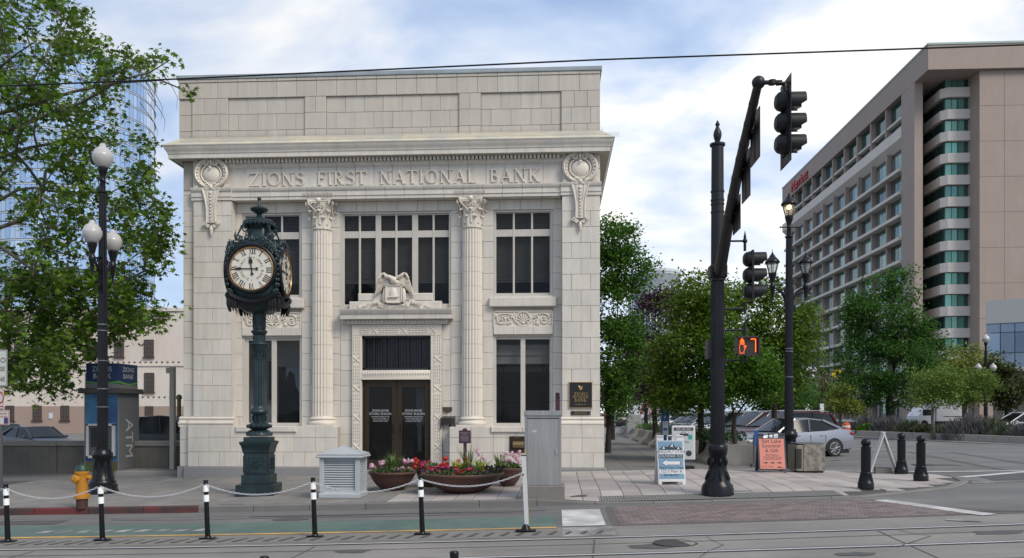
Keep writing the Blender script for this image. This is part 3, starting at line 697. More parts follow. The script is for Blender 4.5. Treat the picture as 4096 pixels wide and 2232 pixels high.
# ---- fluted columns
def fluted(r, z0, z1, n=22, k=6, depth=.03, rt=None):
    m = MB(); v = []
    rt = rt or r
    for z, rr in ((z0, r), (z1, rt)):
        for i in range(n):
            for j in range(k):
                a = 2 * PI * (i + j / k) / n; f = 0 if j == 0 else math.sin(PI * j / k) ** .6
                q = rr - depth * f; v.append((q * math.cos(a), q * math.sin(a), z))
    N = n * k; f = [(i, (i + 1) % N, N + (i + 1) % N, N + i) for i in range(N)] + [tuple(range(N - 1, -1, -1)), tuple(range(N, 2 * N))]
    m.add(v, f); return m
CY = D + .33
def capital(x, y, z0, z1, r):
    q = MB(); q.M = Matrix.Translation((x, y, 0)); H = z1 - z0
    q.lathe([(r * .98, z0), (r * 1.06, z0 + .02), (r * 1.06, z0 + .05), (r * .95, z0 + .07), (r * .95, z0 + H * .6), (r * 1.2, z1 - .11)], n=20)
    def leaf(a, zb, hh, ww, out, rb):
        ca, sa = math.cos(a), math.sin(a); rows = []
        for i in range(7):
            t = i / 6; rr = rb + out * (t ** 2.2) + (.0 if t < .9 else .02); zz = zb + hh * (math.sin(t * PI * .62) / math.sin(PI * .5) if t < .8 else 1.0 - (t - .8) * .9)
            w = ww * (1 - .25 * t) * (.55 if i == 6 else 1) * (1.08 if i % 2 else .9)
            for s, dr in ((-1, -.012), (-.45, .012), (0, .03), (.45, .012), (1, -.012)): rows.append(((rr + dr) * ca - s * w * sa, (rr + dr) * sa + s * w * ca, zz))
        q.add(rows, [(i * 5 + j, i * 5 + j + 1, (i + 1) * 5 + j + 1, (i + 1) * 5 + j) for i in range(6) for j in range(4)])
        q.ell(((rb + out + .03) * ca, (rb + out + .03) * sa, zb + hh * .86), (.035, .035, .03), 6, 4)
    for i in range(8): leaf(2 * PI * i / 8 + PI / 8, z0 + .06, H * .36, .095, .09, r * .95)
    for i in range(8): leaf(2 * PI * i / 8, z0 + .06 + H * .10, H * .50, .085, .13, r * .97)
    for i in range(4):
        a = PI / 4 + PI / 2 * i
        for s in (-1, 1):
            pts = []; rs = []
            for k in range(26):
                t = k / 25
                if t < .45: u_ = t / .45; lat = s * (.20 - .13 * u_); zz = z0 + H * (.52 + .26 * u_); rr = r * 1.0 + .16 * u_ ** 1.5
                else:
                    u_ = (t - .45) / .55; ph = u_ * 2 * PI * 1.4; R_ = .075 * (1 - .75 * u_); rr = r + .16 + R_ * math.sin(ph); zz = z0 + H * .78 - .0 + .075 - R_ * math.cos(ph) * 1.0 - .0; lat = s * (.07 - .0 * u_)
                pts.append((rr * math.cos(a) - lat * math.sin(a), rr * math.sin(a) + lat * math.cos(a), zz)); rs.append(.026 - .014 * t)
            q.tube(pts, rs, 5)
    for i in range(4):
        a = PI / 2 * i
        for s in (-1, 1):
            pts = []
            for k in range(14):
                ph = k / 13 * 2 * PI * 1.1; R_ = .06 * (1 - .7 * k / 13); lat = s * (.075 + R_ * math.cos(ph)); zz = z0 + H * .76 + R_ * math.sin(ph)
                rr = r * 1.17; pts.append((rr * math.cos(a) - lat * math.sin(a), rr * math.sin(a) + lat * math.cos(a), zz))
            q.tube(pts, .018, 5)
        q.ell((r * 1.42 * math.cos(a), r * 1.42 * math.sin(a), z1 - .05), (.08, .08, .08), 8, 6)
        for k in range(5): aa = k * 2 * PI / 5; q.ell((r * 1.46 * math.cos(a) - .05 * math.cos(aa) * math.sin(a), r * 1.46 * math.sin(a) + .05 * math.cos(aa) * math.cos(a), z1 - .05 + .05 * math.sin(aa)), .03, 6, 4)
    poly = []
    for i in range(4):
        a0 = PI / 4 + PI / 2 * i; a1 = a0 + PI / 2; c0 = Vector((math.cos(a0), math.sin(a0))) * r * 1.68; c1 = Vector((math.cos(a1), math.sin(a1))) * r * 1.68
        for k in range(6):
            t = k / 6; p = c0.lerp(c1, t); p *= 1 - .20 * math.sin(PI * t); poly.append((p.x, p.y))
    q.prismz(poly, z1 - .10, z1 - .055); q.prismz([(a * 1.04, b * 1.04) for a, b in poly], z1 - .055, z1 - .002)
    return fl(q.build('capital', tco, bank, smooth=40))
zc_b, zc_t = 1.475, WZ(1275, 917, CY - .3); cr = .315
for uc in (1278, 1884):
    x = WX(uc, CY - .3) + .0
    nd = 13; hd = (zc_t - zc_b) / nd
    me = None
    for i in range(nd):
        q = fluted(cr - .028 * (i / nd) ** 1.6, 0.004, hd - .004, rt=cr - .028 * ((i + 1) / nd) ** 1.6)
        o = q.build('column_drum', tco, bank, smooth=50, world=False); o.matrix_parent_inverse = Matrix.Translation(-bank.location); o.location = (x, CY, zc_b + i * hd)
    q = MB(); q.lathe([(.26, 0), (.26, zc_t - zc_b)], (x, CY, zc_b), 16); q.build('column_core', tjn, bank)
    q = MB(); q.box(x - .42, x + .42, CY - .43, CY + .2, 1.165, 1.235)
    q.lathe([(.41, 1.235), (.425, 1.255), (.43, 1.28), (.415, 1.31), (.37, 1.325), (.345, 1.35), (.34, 1.37), (.36, 1.385), (.375, 1.41), (.36, 1.435), (.33, 1.45), (.318, 1.478)], (x, CY, 0), 36)
    fl(q.build('column_base', tco, bank, smooth=40))
    capital(x, CY, zc_t, 7.855, cr - .03)
# ---- windows
frm = mat('window_frame_paint', (.52, .49, .44), .5, var=.1, scale=4, streak=.05)
gls = glass('bank_glass', (.88, .90, .91), .20, .02, (.015, .017, .02), wave=.12)
glsu = glass('bank_glass_upper', (.8, .82, .83), .28, .02, (.012, .013, .015), wave=.18)
def window(x0, x1, z0, z1, cols, rows, y, gl, parent=bank, transom=None):
    """frame with bars between the panes given as column and row spans; every pane a sub-part"""
    q = MB(); ca = [x0] + [c for p in cols for c in p] + [x1]; ra = [z0] + [c for p in rows for c in p] + [z1]
    for i in range(0, len(ca), 2): q.bbox(ca[i], ca[i + 1], y, y + .07, z0, z1, .008)
    for i in range(0, len(ra), 2):
        for c in cols: q.box(c[0] - .01, c[1] + .01, y + .012, y + .06, ra[i], ra[i + 1])
    q.box(x0 - .0, x0 + .06, y - .05, y + .2, z0, z1); q.box(x1 - .06, x1, y - .05, y + .2, z0, z1); q.box(x0 + .06, x1 - .06, y - .05, y + .2, z1 - .055, z1)
    f = q.build('window', frm, parent)
    for c in cols:
        for r in rows:
            p = MB(); p.box(c[0] - .008, c[1] + .008, y + .035, y + .041, r[0] - .008, r[1] + .008); p.build('pane', gl, f)
    return f
YG = YW + .10
def zz(v, u=2090): return WZ(u, v, YG)
def xx(u): return WX(u, YG)
rU = [(zz(1172), zz(945)), (zz(917), zz(852))]
fU = window(WRx[0], WRx[1], zu0, zu1, [(xx(1985), xx(2051)), (xx(2059), xx(2124)), (xx(2132), xx(2199))], rU, YG, glsu)
window(WLx[0], WLx[1], zu0, zu1, [(xx(985), xx(1051)), (xx(1057), xx(1124)), (xx(1131), xx(1196))], rU, YG, glsu)
window(WCx[0], WCx[1], zc0, zu1, [(xx(1378), xx(1435)), (xx(1443), xx(1502)), (xx(1524), xx(1581)), (xx(1589), xx(1648)), (xx(1672), xx(1730)), (xx(1738), xx(1798))], [(zz(1216, 1588), zz(950, 1588)), (zz(923, 1588), zz(861, 1588))], YG, glsu)
rL = [(zz(1692), zz(1357))]
window(WLx[0], WLx[1], zl0, zl1, [(xx(994), xx(1086)), (xx(1106), xx(1198))], rL, YG, gls)
window(WRx[0], WRx[1], zl0, zl1, [(xx(1985), xx(2082)), (xx(2101), xx(2198))], rL, YG, gls)
# sills and panels
for a, b in (WLx, WRx):
    q = MB(); q.cbox(a - .12, b + .10, YW - .14, YW + .2, zu0 - .28, zu0 - .002, .02); q.box(a - .0, b + .0, YW - .03, YW + .2, zu0 - .01, zu0 + .05); q.build('upper_sill', tc_, bank)
for a, b in ((WX(945, YD), WX(1187, YD)), (WX(1964, YD), WX(2212, YD))):
    for s in (0, 1):
        q = MB(); w = (b - a) / 2; q.cbox(a + s * w + .004 * s, a + (s + 1) * w - .004, YD - .06, YW + .1, 1.02, 1.19, .02); q.build('sill', tc_, bank)
q = MB(); q.box(PDL[0] + .02, PDL[1] - .02, YD + .01, YW + .2, 1.165, 1.178); q.box(PDR[0] + .02, PDR[1] - .02, YD + .01, YW + .2, 1.165, 1.178); q.build('dado_ledge', tc_, bank)
# interior: rooms behind the glass
drk = mat('interior_dark', (.5, .47, .43), .9, var=.2, scale=1); drk2 = mat('interior_wall', (.75, .74, .71), .9, var=.1, scale=1)
q = MB(); q.box(X0 + .5, X1 - .5, D + 6, D + 6.2, -.2, 9); q.box(X0 + .5, X1 - .5, D + .8, D + 6, 4.05, 4.2); q.box(X0 + .5, X1 - .5, D + .8, D + 6, -.25, -.12)
q.box(X0 + .5, X0 + .6, D + .8, D + 6, -.2, 9); q.box(X1 - .6, X1 - .5, D + .8, D + 6, -.2, 9); q.build('interior', drk, bank)
q = MB(); q.box(WLx[0] - .3, WLx[1] + .35, YW + 1.35, YW + 1.45, -.1, 4.0); q.box(WRx[0] - .2, WRx[1] + .3, YW + 2.2, YW + 2.3, 2.9, 4.0); q.build('interior_partition', drk2, bank)
q = MB()
for i in range(4): q.box(WRx[0] + .15 + i * .62, WRx[0] + .19 + i * .62, YW + 1.9, YW + 1.95, -.1, 3.1)
for z in (.9, 1.9, 3.05): q.box(WRx[0] - .1, WRx[1] + .2, YW + 1.9, YW + 1.96, z, z + .045)
q.build('interior_screen', mat('black_steel', (.012, .012, .013), .5), bank)
q = MB(); q.box(WRx[0], WRx[1], YW + .42, YW + .5, 3.05, 3.62); q.box(WRx[0], WRx[1], YW + .38, YW + .42, 3.3, 3.4); q.build('reflection_bars', mat('reflection_beige', (.5, .47, .43), .9), bank)  # beige bars just behind the glass, imitating a reflected band of light
# picture on the partition seen through the lower left window: blue sky over dark rocks
q = MB(); a, b = WX(1143, YW + 1.1), WX(1216, YW + 1.1); z0_, z1_ = 1.22, 3.0
q.box(a, b, YW + 1.10, YW + 1.16, z0_, z1_); pic = q.build('wall_picture', mat('picture_sky', (.45, .66, .80), .6, var=.2, scale=2), bank)
q = MB(); q.prism([(a, z0_), (b, z0_), (b, z0_ + 1.05), (b - .16, z0_ + 1.0), (b - .26, z0_ + 1.2), (a + .33, z0_ + 1.05), (a + .28, z0_ + 1.55), (a + .14, z0_ + 1.68), (a + .04, z0_ + 1.5), (a, z0_ + 1.3)], YW + 1.085, YW + 1.1); q.build('picture_rocks', mat('picture_dark', (.01, .012, .012), .7), pic)
q = MB(); q.box(a - .22, a, YW + 1.05, YW + 1.25, z0_ - .3, z1_ + .02); q.build('picture_side', mat('picture_edge', (.006, .006, .006), .7), pic)
q = MB(); q.box(WX(1075, YW + 1.2), WX(1098, YW + 1.2), YW + 1.2, YW + 1.25, 2.0, 3.2); q.box(WX(1010, YW + .6), WX(1030, YW + .6), YW + .6, YW + .62, .85, 1.6); q.build('interior_screen', mat('black_steel', (.012, .012, .013), .5), bank)
q = MB(); q.box(WX(1003, YG) , WX(1018, YG), YG + .05, YG + .06, zz(1690), zz(1620)); q.build('notice', mat('paper_white', (.6, .62, .62), .8), bank)
q = MB()
for i in range(46):                                           # reed-like plant leaves behind the glass
    x = WX(RND.uniform(1120, 1190), YW + .7); t = RND.uniform(-.3, .3); hh = RND.uniform(.5, 1.25)
    q.tube([(x, YW + .7, .7), (x + t * .3, YW + .7, .7 + hh * .6), (x + t, YW + .7 + RND.uniform(-.1, .1), .7 + hh)], [.012, .010, .002], 3)
q.build('indoor_plant', mat('indoor_leaf', (.02, .035, .012), .7), bank)
# slats added behind the upper panes to imitate reflected horizontal lines
bm_ = mat('reflection_slat', (.36, .33, .29), .8, var=.25, scale=2, st_scale=(.4, 1, 6))
q = MB()
for (a, b) in (WLx, WCx, WRx):
    z = zu1 - .05
    while z > zc0 + .9: q.box(a + .08, b - .08, YG + .20, YG + .24, z - .055, z - .012); z -= .062
stuff(q.build('reflection_slats', bm_, bank))
# relief panels
def spiral(q, cx, cz, y, R0, turns, a0, sgn, r0=.022, n=26, squash=1.0):
    pts, rs = [], []
    for i in range(n + 1):
        t = i / n; a = a0 + sgn * turns * 2 * PI * t; R_ = R0 * (1 - t * .9); pts.append((cx + R_ * math.cos(a), y - .01 * t, cz + R_ * math.sin(a) * squash)); rs.append(r0 * (1 - .5 * t))
    q.tube(pts, rs, 5); q.ell((cx, y - .01, cz), .03, 6, 5)
def panel(xc, zc, w, hh, y):
    q = MB(); q.box(xc - w / 2, xc + w / 2, y, y + .1, zc - hh / 2, zc + hh / 2)
    for a, b, c, d in ((xc - w / 2, xc + w / 2, zc - hh / 2 - .02, zc - hh / 2 + .012), (xc - w / 2, xc + w / 2, zc + hh / 2 - .012, zc + hh / 2 + .02), (xc - w / 2 - .02, xc - w / 2 + .012, zc - hh / 2 - .02, zc + hh / 2 + .02), (xc + w / 2 - .012, xc + w / 2 + .02, zc - hh / 2 - .02, zc + hh / 2 + .02)): q.box(a, b, y - .03, y + .1, c, d)
    q.tube([(xc + .21 * math.cos(a), y - .02, zc + .21 * math.sin(a)) for a in [2 * PI * i / 28 for i in range(29)]], .024, 5)
    for i in range(9):
        a = math.radians(-20 + 220 * i / 8); q.tube([(xc + .02 * math.cos(a), y - .01, zc - .08 + .02 * math.sin(a)), (xc + .15 * math.cos(a), y - .03, zc - .05 + .18 * math.sin(a)), (xc + .185 * math.cos(a), y - .02, zc - .03 + .2 * math.sin(a))], [.008, .022, .016], 4)
    q.ell((xc, y - .02, zc - .12), (.05, .04, .04), 8, 5)
    for s in (-1, 1):
        spiral(q, xc + s * .62, zc - .02, y - .02, .17, 1.6, PI / 2, -s)
        spiral(q, xc + s * .36, zc + .05, y - .02, .10, 1.3, -PI / 2, s)
        spiral(q, xc + s * .80, zc + .10, y - .02, .07, 1.2, 0, s); spiral(q, xc + s * .42, zc - .13, y - .02, .06, 1.2, 0, -s)
        q.tube([(xc + s * .22, y - .02, zc - .10), (xc + s * .34, y - .02, zc + .14), (xc + s * .5, y - .02, zc + .15), (xc + s * .62, y - .02, zc + .15)], .02, 5)
        for k in range(16):
            a = RND.uniform(0, 2 * PI); px, pz = xc + s * RND.uniform(.26, .84), zc + RND.uniform(-.17, .17); q.ell((px, y - .01, pz), (.035, .02, .022), 5, 4)
    fl(q.build('relief_panel', tco, bank, smooth=60))
pz = (WZ(2090, 1244, YW) + WZ(2090, 1307, YW)) / 2
for a, b in (WLx, WRx): panel((a + b) / 2, pz, (b - a) - .04, .44, YW - .0)
# cartouches on the frieze ends
def cartouche(xc):
    q = MB(); y = D - .05; zc = 8.62
    q.ell((xc, y + .02, zc - .01), (.27, .10, .25), 20, 12)
    q.tube([(xc + .30 * math.sin(a), y - .02, zc + .28 * math.cos(a)) for a in [2 * PI * i / 32 for i in range(33)]], .028, 6)
    for s in (-1, 1):
        pts = []; rs = []
        for i in range(30):
            t = i / 29; a = math.radians(12 + 150 * t); bul = 1.0 + .04 * math.sin(PI * t)
            pts.append((xc + s * .45 * bul * math.sin(a), y - .03, zc + .03 + .43 * math.cos(a))); rs.append(.055)
        q.tube(pts, rs, 6)
        q.tube([(p[0] - s * .07, p[1] + .03, p[2]) for p in pts], .05, 5)
        spiral(q, xc + s * .16, zc + .34, y - .05, .10, 1.4, PI / 2, s, .032); spiral(q, xc + s * .13, zc - .36, y - .05, .10, 1.4, -PI / 2, -s, .032)
        spiral(q, xc + s * .43, zc - .37, y, .07, 1.2, 0, s, .022); spiral(q, xc + s * .46, zc + .36, y + .02, .06, 1.2, 0, -s, .02)
        for k in range(7): a = math.radians(40 + 15 * k); q.ell((xc + s * .41 * math.sin(a), y - .07, zc + .03 + .40 * math.cos(a)), (.025, .02, .03), 6, 4)
    q.ell((xc, y - .05, zc + .36), (.05, .06, .09), 8, 6); q.ell((xc, y - .05, zc - .38), (.055, .06, .09), 8, 6); q.ell((xc, y - .12, zc + .17), (.05, .03, .04), 8, 5)
    fl(q.build('cartouche', tco, bank, smooth=60))
    q = MB(); zt = 8.20; L = []
    for i in range(15):
        t = i / 14; w = .26 - .15 * math.sin(min(1, t * 1.35) * PI / 2) + (.02 * t); L.append((w, zt - 1.02 * t))
    lft = [(xc - w, z) for w, z in L]; rgt = [(xc + w, z) for w, z in L][::-1]
    q.prism(lft[::-1] + rgt[::-1], D - .10, D + .01)
    for s in (-1, 1):
        q.tube([(xc + s * w, D - .11, z) for w, z in L] , .022, 5); spiral(q, xc + s * .18, zt - 1.04, D - .09, .07, 1.2, PI, -s, .024)
        q.tube([(xc + s * w * .5, D - .11, z) for w, z in L[:8]], .012, 4)
        q.prism([(xc + s * .12, zt - 1.0), (xc + s * .25, zt - 1.03), (xc + s * .10, zt - 1.17), (xc + s * .03, zt - 1.10)][::s], D - .08, D + .01)
    for k in range(9): z = zt - .15 - .10 * k; r = .045 - .003 * k; q.ell((xc, D - .12, z), (r, .03, r * 1.1), 7, 5); q.ell((xc - r, D - .11, z + .03), .018, 5, 4); q.ell((xc + r, D - .11, z + .03), .018, 5, 4)
    q.lathe([(.02, -.22), (.035, -.2), (.03, -.16), (.055, -.10), (.06, -.02), (.04, .04), (.05, .06)], (xc, D - .07, zt - 1.16), 8)
    fl(q.build('cartouche_drop', tco, bank, smooth=50))
cartouche(WX(843, D - .1)); cartouche(WX(2318, D - .1) + .02)
# ---- door surround, hood, eagle
ys = YW - .10
xo0, xo1 = WX(1446, ys), WX(1722, ys); zo1 = WZ(1588, 1343, ys)
def surround(x0, x1, z0, z1):
    q = MB(); q.cbox(x0, x1, ys, ys + .3, z0, z1, .015); return q
fl(surround(DO[0], xo0, -.1, zo1).build('door_jamb', tco, bank)); fl(surround(xo1, DO[1], -.1, zo1).build('door_jamb', tco, bank)); fl(surround(DO[0], DO[1], zo1 + .003, zdo).build('door_lintel', tco, bank))
q = MB(); wj = xo0 - DO[0]
def leafband(p0, p1, n):
    p0, p1 = Vector(p0), Vector(p1); d = (p1 - p0).normalized(); s = Vector((d.z, 0, -d.x)); L = (p1 - p0).length; k = int(L / .095)
    for i in range(k):
        c = p0 + d * (i + .5) * L / k
        if i % 9 == 4:
            for sg in (-1, 1): q.tube([tuple(c - d * .08 - s * sg * .09), tuple(c + d * .08 + s * sg * .09)], .02, 4)
            continue
        if i % 9 in (3, 5): continue
        for o in (-.065, 0, .065):
            e = c + s * o
            q.tube([tuple(e - d * .045), tuple(e), tuple(e + d * .045)], [.006, .024, .006], 4)
yb = ys - .005
leafband((DO[0] + wj * .45, yb, .15), (DO[0] + wj * .45, yb, zdo - .22), 0); leafband((DO[1] - wj * .45, yb, .15), (DO[1] - wj * .45, yb, zdo - .22), 0)
leafband((DO[0] + .22, yb, zdo - .17), (DO[1] - .22, yb, zdo - .17), 0)
for a in (DO[0] + wj * .45 - .115, DO[0] + wj * .45 + .115, DO[1] - wj * .45 - .115, DO[1] - wj * .45 + .115): q.box(a - .006, a + .006, ys - .012, ys, .1, zdo - .05)
q.box(DO[0] + .05, DO[1] - .05, ys - .012, ys, zdo - .065, zdo - .053); q.box(xo0 - .05, xo1 + .05, ys - .012, ys, zdo - .285, zdo - .273)
fl(q.build('leaf_garland', tco, bank, smooth=60))
zh = zdo + .0
hood = [(ys + .1, zh + .0), (ys - .03, zh), (ys - .03, zh + .13), (ys - .22, zh + .14), (ys - .22, zh + .28), (ys - .25, zh + .29), (ys - .27, zh + .33), (ys - .31, zh + .38), (ys - .315, zh + .425), (ys + .1, zh + .43)]
hx0, hx1 = WX(1357, ys - .3), WX(1807, ys - .3); nh = 7
for i in range(nh):
    w = (hx1 - hx0) / nh; q = MB(); q.run([p for p in hood[3:]] + [(ys + .1, zh + .14)], hx0 + i * w + .003, hx0 + (i + 1) * w - .003); fl(q.build('hood_block', tc_, bank, smooth=35))
q = MB(); q.box(hx0 + .16, hx1 - .16, ys - .06, ys + .1, zh + .004, zh + .139); q.build('hood_bed', tc_, bank)
q = MB(); n = 27
for i in range(n): x = hx0 + .22 + (hx1 - hx0 - .44) * i / (n - 1); q.ell((x, ys - .08, zh + .075), (.032, .03, .05), 6, 5)
q.build('egg_moulding', tco, bank, smooth=60)
ya = YW - .12
e0, e1, e2, e3 = WX(1396, ya), WX(1765, ya), WX(1431, ya), WX(1731, ya)
zb = zh + .43; zb1 = WZ(1588, 1204, ya); zb2 = WZ(1588, 1172, ya)
q = MB(); q.cbox(e0, e1, ya, ya + .3, zb, zb1, .03); q.build('eagle_plinth', tc_, bank); q = MB(); q.cbox(e2, e3, ya + .01, ya + .28, zb1 + .002, zb2, .03); q.build('eagle_plinth', tc_, bank)
q = MB(); xe = WX(1578, ya); P_ = lambda u, v: (WX(u, ya), WZ(1578, v, ya))
ye = ya - .10
def feather(p0, p1, w, y=ye):
    a, b = Vector((p0[0], y, p0[1])), Vector((p1[0], y + .0, p1[1])); q.tube([a, a.lerp(b, .35), a.lerp(b, .75), b], [w * .7, w, w * .8, w * .15], 5, .55)
for s in (-1, 1):
    def U(du, v): return P_(1578 + s * du, v)
    # wing arm and shoulder
    q.tube([(U(6, 1118)[0], ye, U(6, 1118)[1]), (U(20, 1112)[0], ye, U(20, 1112)[1]), (U(33, 1104)[0], ye - .02, U(33, 1104)[1]), (U(39, 1097)[0], ye, U(39, 1097)[1]), (U(48, 1100)[0], ye, U(48, 1100)[1]), (U(58, 1118)[0], ye, U(58, 1118)[1])], [.07, .10, .09, .07, .08, .07], 7, .6)
    q.ell((U(33, 1128)[0], ye + .03, U(33, 1128)[1]), (.14, .05, .17), 12, 8)
    for k in range(9): feather(U(24 + 4 * k, 1108 + k * 1.0), U(20 + 5.2 * k, 1142 - k * .7), .042, ye + .01)
    for k in range(6): feather(U(46 + 3 * k, 1120), U(44 + 6.5 * k, 1160 + 6 * k), .036, ye + .03)
    for k in range(4): feather(U(60 - 3 * k, 1128), U(82 - 5 * k, 1190 - 6 * k), .036, ye + .05)
    q.tube([(U(30, 1150)[0], ye + .05, U(30, 1150)[1]), (U(44, 1142)[0], ye + .05, U(44, 1142)[1]), (U(52, 1140)[0], ye + .05, U(52, 1140)[1])], .018, 4)
    q.ell((U(38, 1184)[0], ye + .05, U(38, 1184)[1]), (.07, .06, .24), 8, 7)
bx, bz = P_(1576, 1126); q.ell((bx, ye + .0, bz), (.11, .10, .11), 12, 8); bx, bz = P_(1588, 1132); q.ell((bx, ye - .02, bz), (.10, .08, .07), 10, 7)
hx, hz = P_(1562, 1112); q.ell((hx, ye - .09, hz), (.075, .07, .06), 10, 7); q.tube([(hx - .04, ye - .1, hz), (hx - .10, ye - .11, hz - .005), (hx - .12, ye - .11, hz - .035)], [.035, .022, .004], 5)
q.tube([(hx + .02, ye - .07, hz), (P_(1572, 1118)[0], ye - .05, P_(1572, 1118)[1]), (P_(1582, 1126)[0], ye - .02, P_(1582, 1126)[1])], [.06, .085, .12], 8)
for k in range(5): feather(P_(1560 + 7 * k, 1130), P_(1552 + 12 * k, 1141), .03, ye - .02)
# shield with beehive
s0, s1 = P_(1545, 1214), P_(1611, 1141)
q.prism([(s0[0] + .04, s0[1]), ((s0[0] + s1[0]) / 2 - .03, s0[1]), ((s0[0] + s1[0]) / 2, s0[1] - .03), ((s0[0] + s1[0]) / 2 + .03, s0[1]), (s1[0] - .04, s0[1]), (s1[0], s0[1] + .04), (s1[0], s1[1]), (s0[0], s1[1]), (s0[0], s0[1] + .04)], ye - .02, ya)
for a, b, c, d in ((s0[0], s0[0] + .03, s0[1], s1[1]), (s1[0] - .03, s1[0], s0[1], s1[1]), (s0[0], s1[0], s1[1] - .03, s1[1]), (s0[0], s1[0], s0[1], s0[1] + .03)): q.box(a, b, ye - .05, ye, c, d)
bx, bz = P_(1577, 1188); prof = []
for k in range(9):
    t = k / 8; r = .118 * math.sqrt(max(0, 1 - (t * .93) ** 2.4)); prof += [(r, t * .24), (r * .93, t * .24 + .012)]
q.lathe(prof, (bx, ye - .02, bz), 16, (1, .5)); q.prism([(bx - .17, bz - .03), (bx + .14, bz - .03), (bx + .17, bz + .0), (bx - .12, bz)], ye - .08, ye)
# banner ribbon
def ribbon(pts, hgt, y):
    n = len(pts); v = []
    for x, z, dy in pts: v += [(x, y + dy, z - hgt / 2), (x, y + dy, z + hgt / 2), (x, y + dy + .03, z + hgt / 2), (x, y + dy + .03, z - hgt / 2)]
    f = []
    for i in range(n - 1):
        for k in range(4): f.append((i * 4 + k, i * 4 + (k + 1) % 4, (i + 1) * 4 + (k + 1) % 4, (i + 1) * 4 + k))
    q.add(v, f + [(0, 1, 2, 3), tuple(range(4 * n - 1, 4 * n - 5, -1))])
def bz_(t): return .20 * (t ** 2)
cxb, czb = P_(1578, 1232)
ribbon([(cxb + .46 * t, czb + .11 * t * t, -.05 + .0 * t) for t in [i / 8 for i in range(-8, 9)]], .13, ya - .03)
for s in (-1, 1):
    ribbon([(cxb + s * (.44 + .42 * t), czb + .16 - .10 * t + .05 * math.sin(t * 5), -.01) for t in [i / 8 for i in range(9)]], .12, ya - .03)
    ribbon([(cxb + s * (.84 + .24 * t), czb + .08 + .03 * math.sin(t * 6), .0) for t in [i / 5 for i in range(6)]], .10, ya - .03)
fl(q.build('eagle_relief', tco, bank, smooth=50))
q = MB()
for i, ch in enumerate('FIRST-NATIONAL'):
    t = -1 + 2 * (i + .5) / 14; put_text(q, ch, cxb + .42 * t, ya - .10, czb + .11 * t * t * .85 - .035, .105, .008)
for i, ch in enumerate('ZIONS'): put_text(q, ch, cxb - .80 + .075 * i, ya - .06, czb + .045 + .018 * i, .095, .008)
for i, ch in enumerate('BANK'): put_text(q, ch, cxb + .52 + .085 * i, ya - .06, czb + .115 - .02 * i, .095, .008)
q.build('banner_lettering', mat('terracotta_shade', (.45, .42, .37), .6), bank)
# bronze grille, transom, doors
brz = mat('dark_bronze', (.055, .038, .024), .38, .6, var=.25, scale=5)
yd = ys + .12
zg0, zt1, zt0 = WZ(1588, 1481, yd), WZ(1588, 1483, yd), WZ(1588, 1516, yd)
q = MB(); q.box(xo0, xo1, yd + .14, yd + .16, zg0, zo1); q.build('transom_light', mat('transom_glass', (.012, .013, .017), .15), bank)
q = MB()
for a, b, c, d in ((xo0, xo0 + .07, zg0, zo1), (xo1 - .07, xo1, zg0, zo1), (xo0, xo1, zg0, zg0 + .07), (xo0, xo1, zo1 - .06, zo1)): q.box(a, b, yd, yd + .1, c, d)
for i in range(1, 6): x = xo0 + (xo1 - xo0) * i / 6; q.box(x - .018, x + .018, yd + .01, yd + .09, zg0, zo1)
gm = mat('grille_metal', (.03, .032, .038), .45, .5)
q.build('grille_frame', gm, bank)
q = MB(); rr = .052
for i in range(int((xo1 - xo0) / (rr * 1.5))):
    for j in range(int((zo1 - zg0) / (rr * 1.74)) + 1):
        x = xo0 + .05 + i * rr * 1.5; z = zg0 + .05 + (j + .5 * (i % 2)) * rr * 1.732
        if x > xo1 - .05 or z > zo1 - .03: continue
        pts = [(x + rr * .95 * math.cos(k * PI / 3), z + rr * .95 * math.sin(k * PI / 3)) for k in range(6)]; pin = [(x + rr * .74 * math.cos(k * PI / 3), z + rr * .74 * math.sin(k * PI / 3)) for k in range(6)]
        v = [(a, yd + .05, b) for a, b in pts] + [(a, yd + .05, b) for a, b in pin] + [(a, yd + .065, b) for a, b in pin]
        q.add(v, [(k, (k + 1) % 6, 6 + (k + 1) % 6, 6 + k) for k in range(6)] + [(6 + k, 6 + (k + 1) % 6, 12 + (k + 1) % 6, 12 + k) for k in range(6)])
stuff(q.build('grille_mesh', gm, bank))
q = MB(); q.cbox(xo0, xo1, ys + .02, yd + .15, zt0 - .01, zg0, .01); q.box(xo0, xo1, ys - .02, yd, zt0 - .02, zt0 + .03); n = 26
for i in range(n): x = xo0 + .05 + (xo1 - xo0 - .1) * i / (n - 1); q.ell((x, ys + .015, (zt0 + zg0) / 2 + .03), (.025, .02, .05), 6, 5)
fl(q.build('transom_bar', tco, bank, smooth=60))
dz0 = -.09; xm = (xo0 + xo1) / 2
q = MB(); q.box(xo0, xo0 + .06, yd, yd + .12, dz0, zt0); q.box(xo1 - .06, xo1, yd, yd + .12, dz0, zt0); q.box(xo0 + .06, xo1 - .06, yd, yd + .12, zt0 - .06, zt0 - .01); q.build('door_frame', brz, bank)
gd = glass('door_glass', (.85, .87, .87), .28, .02, (.02, .02, .02), wave=.1)
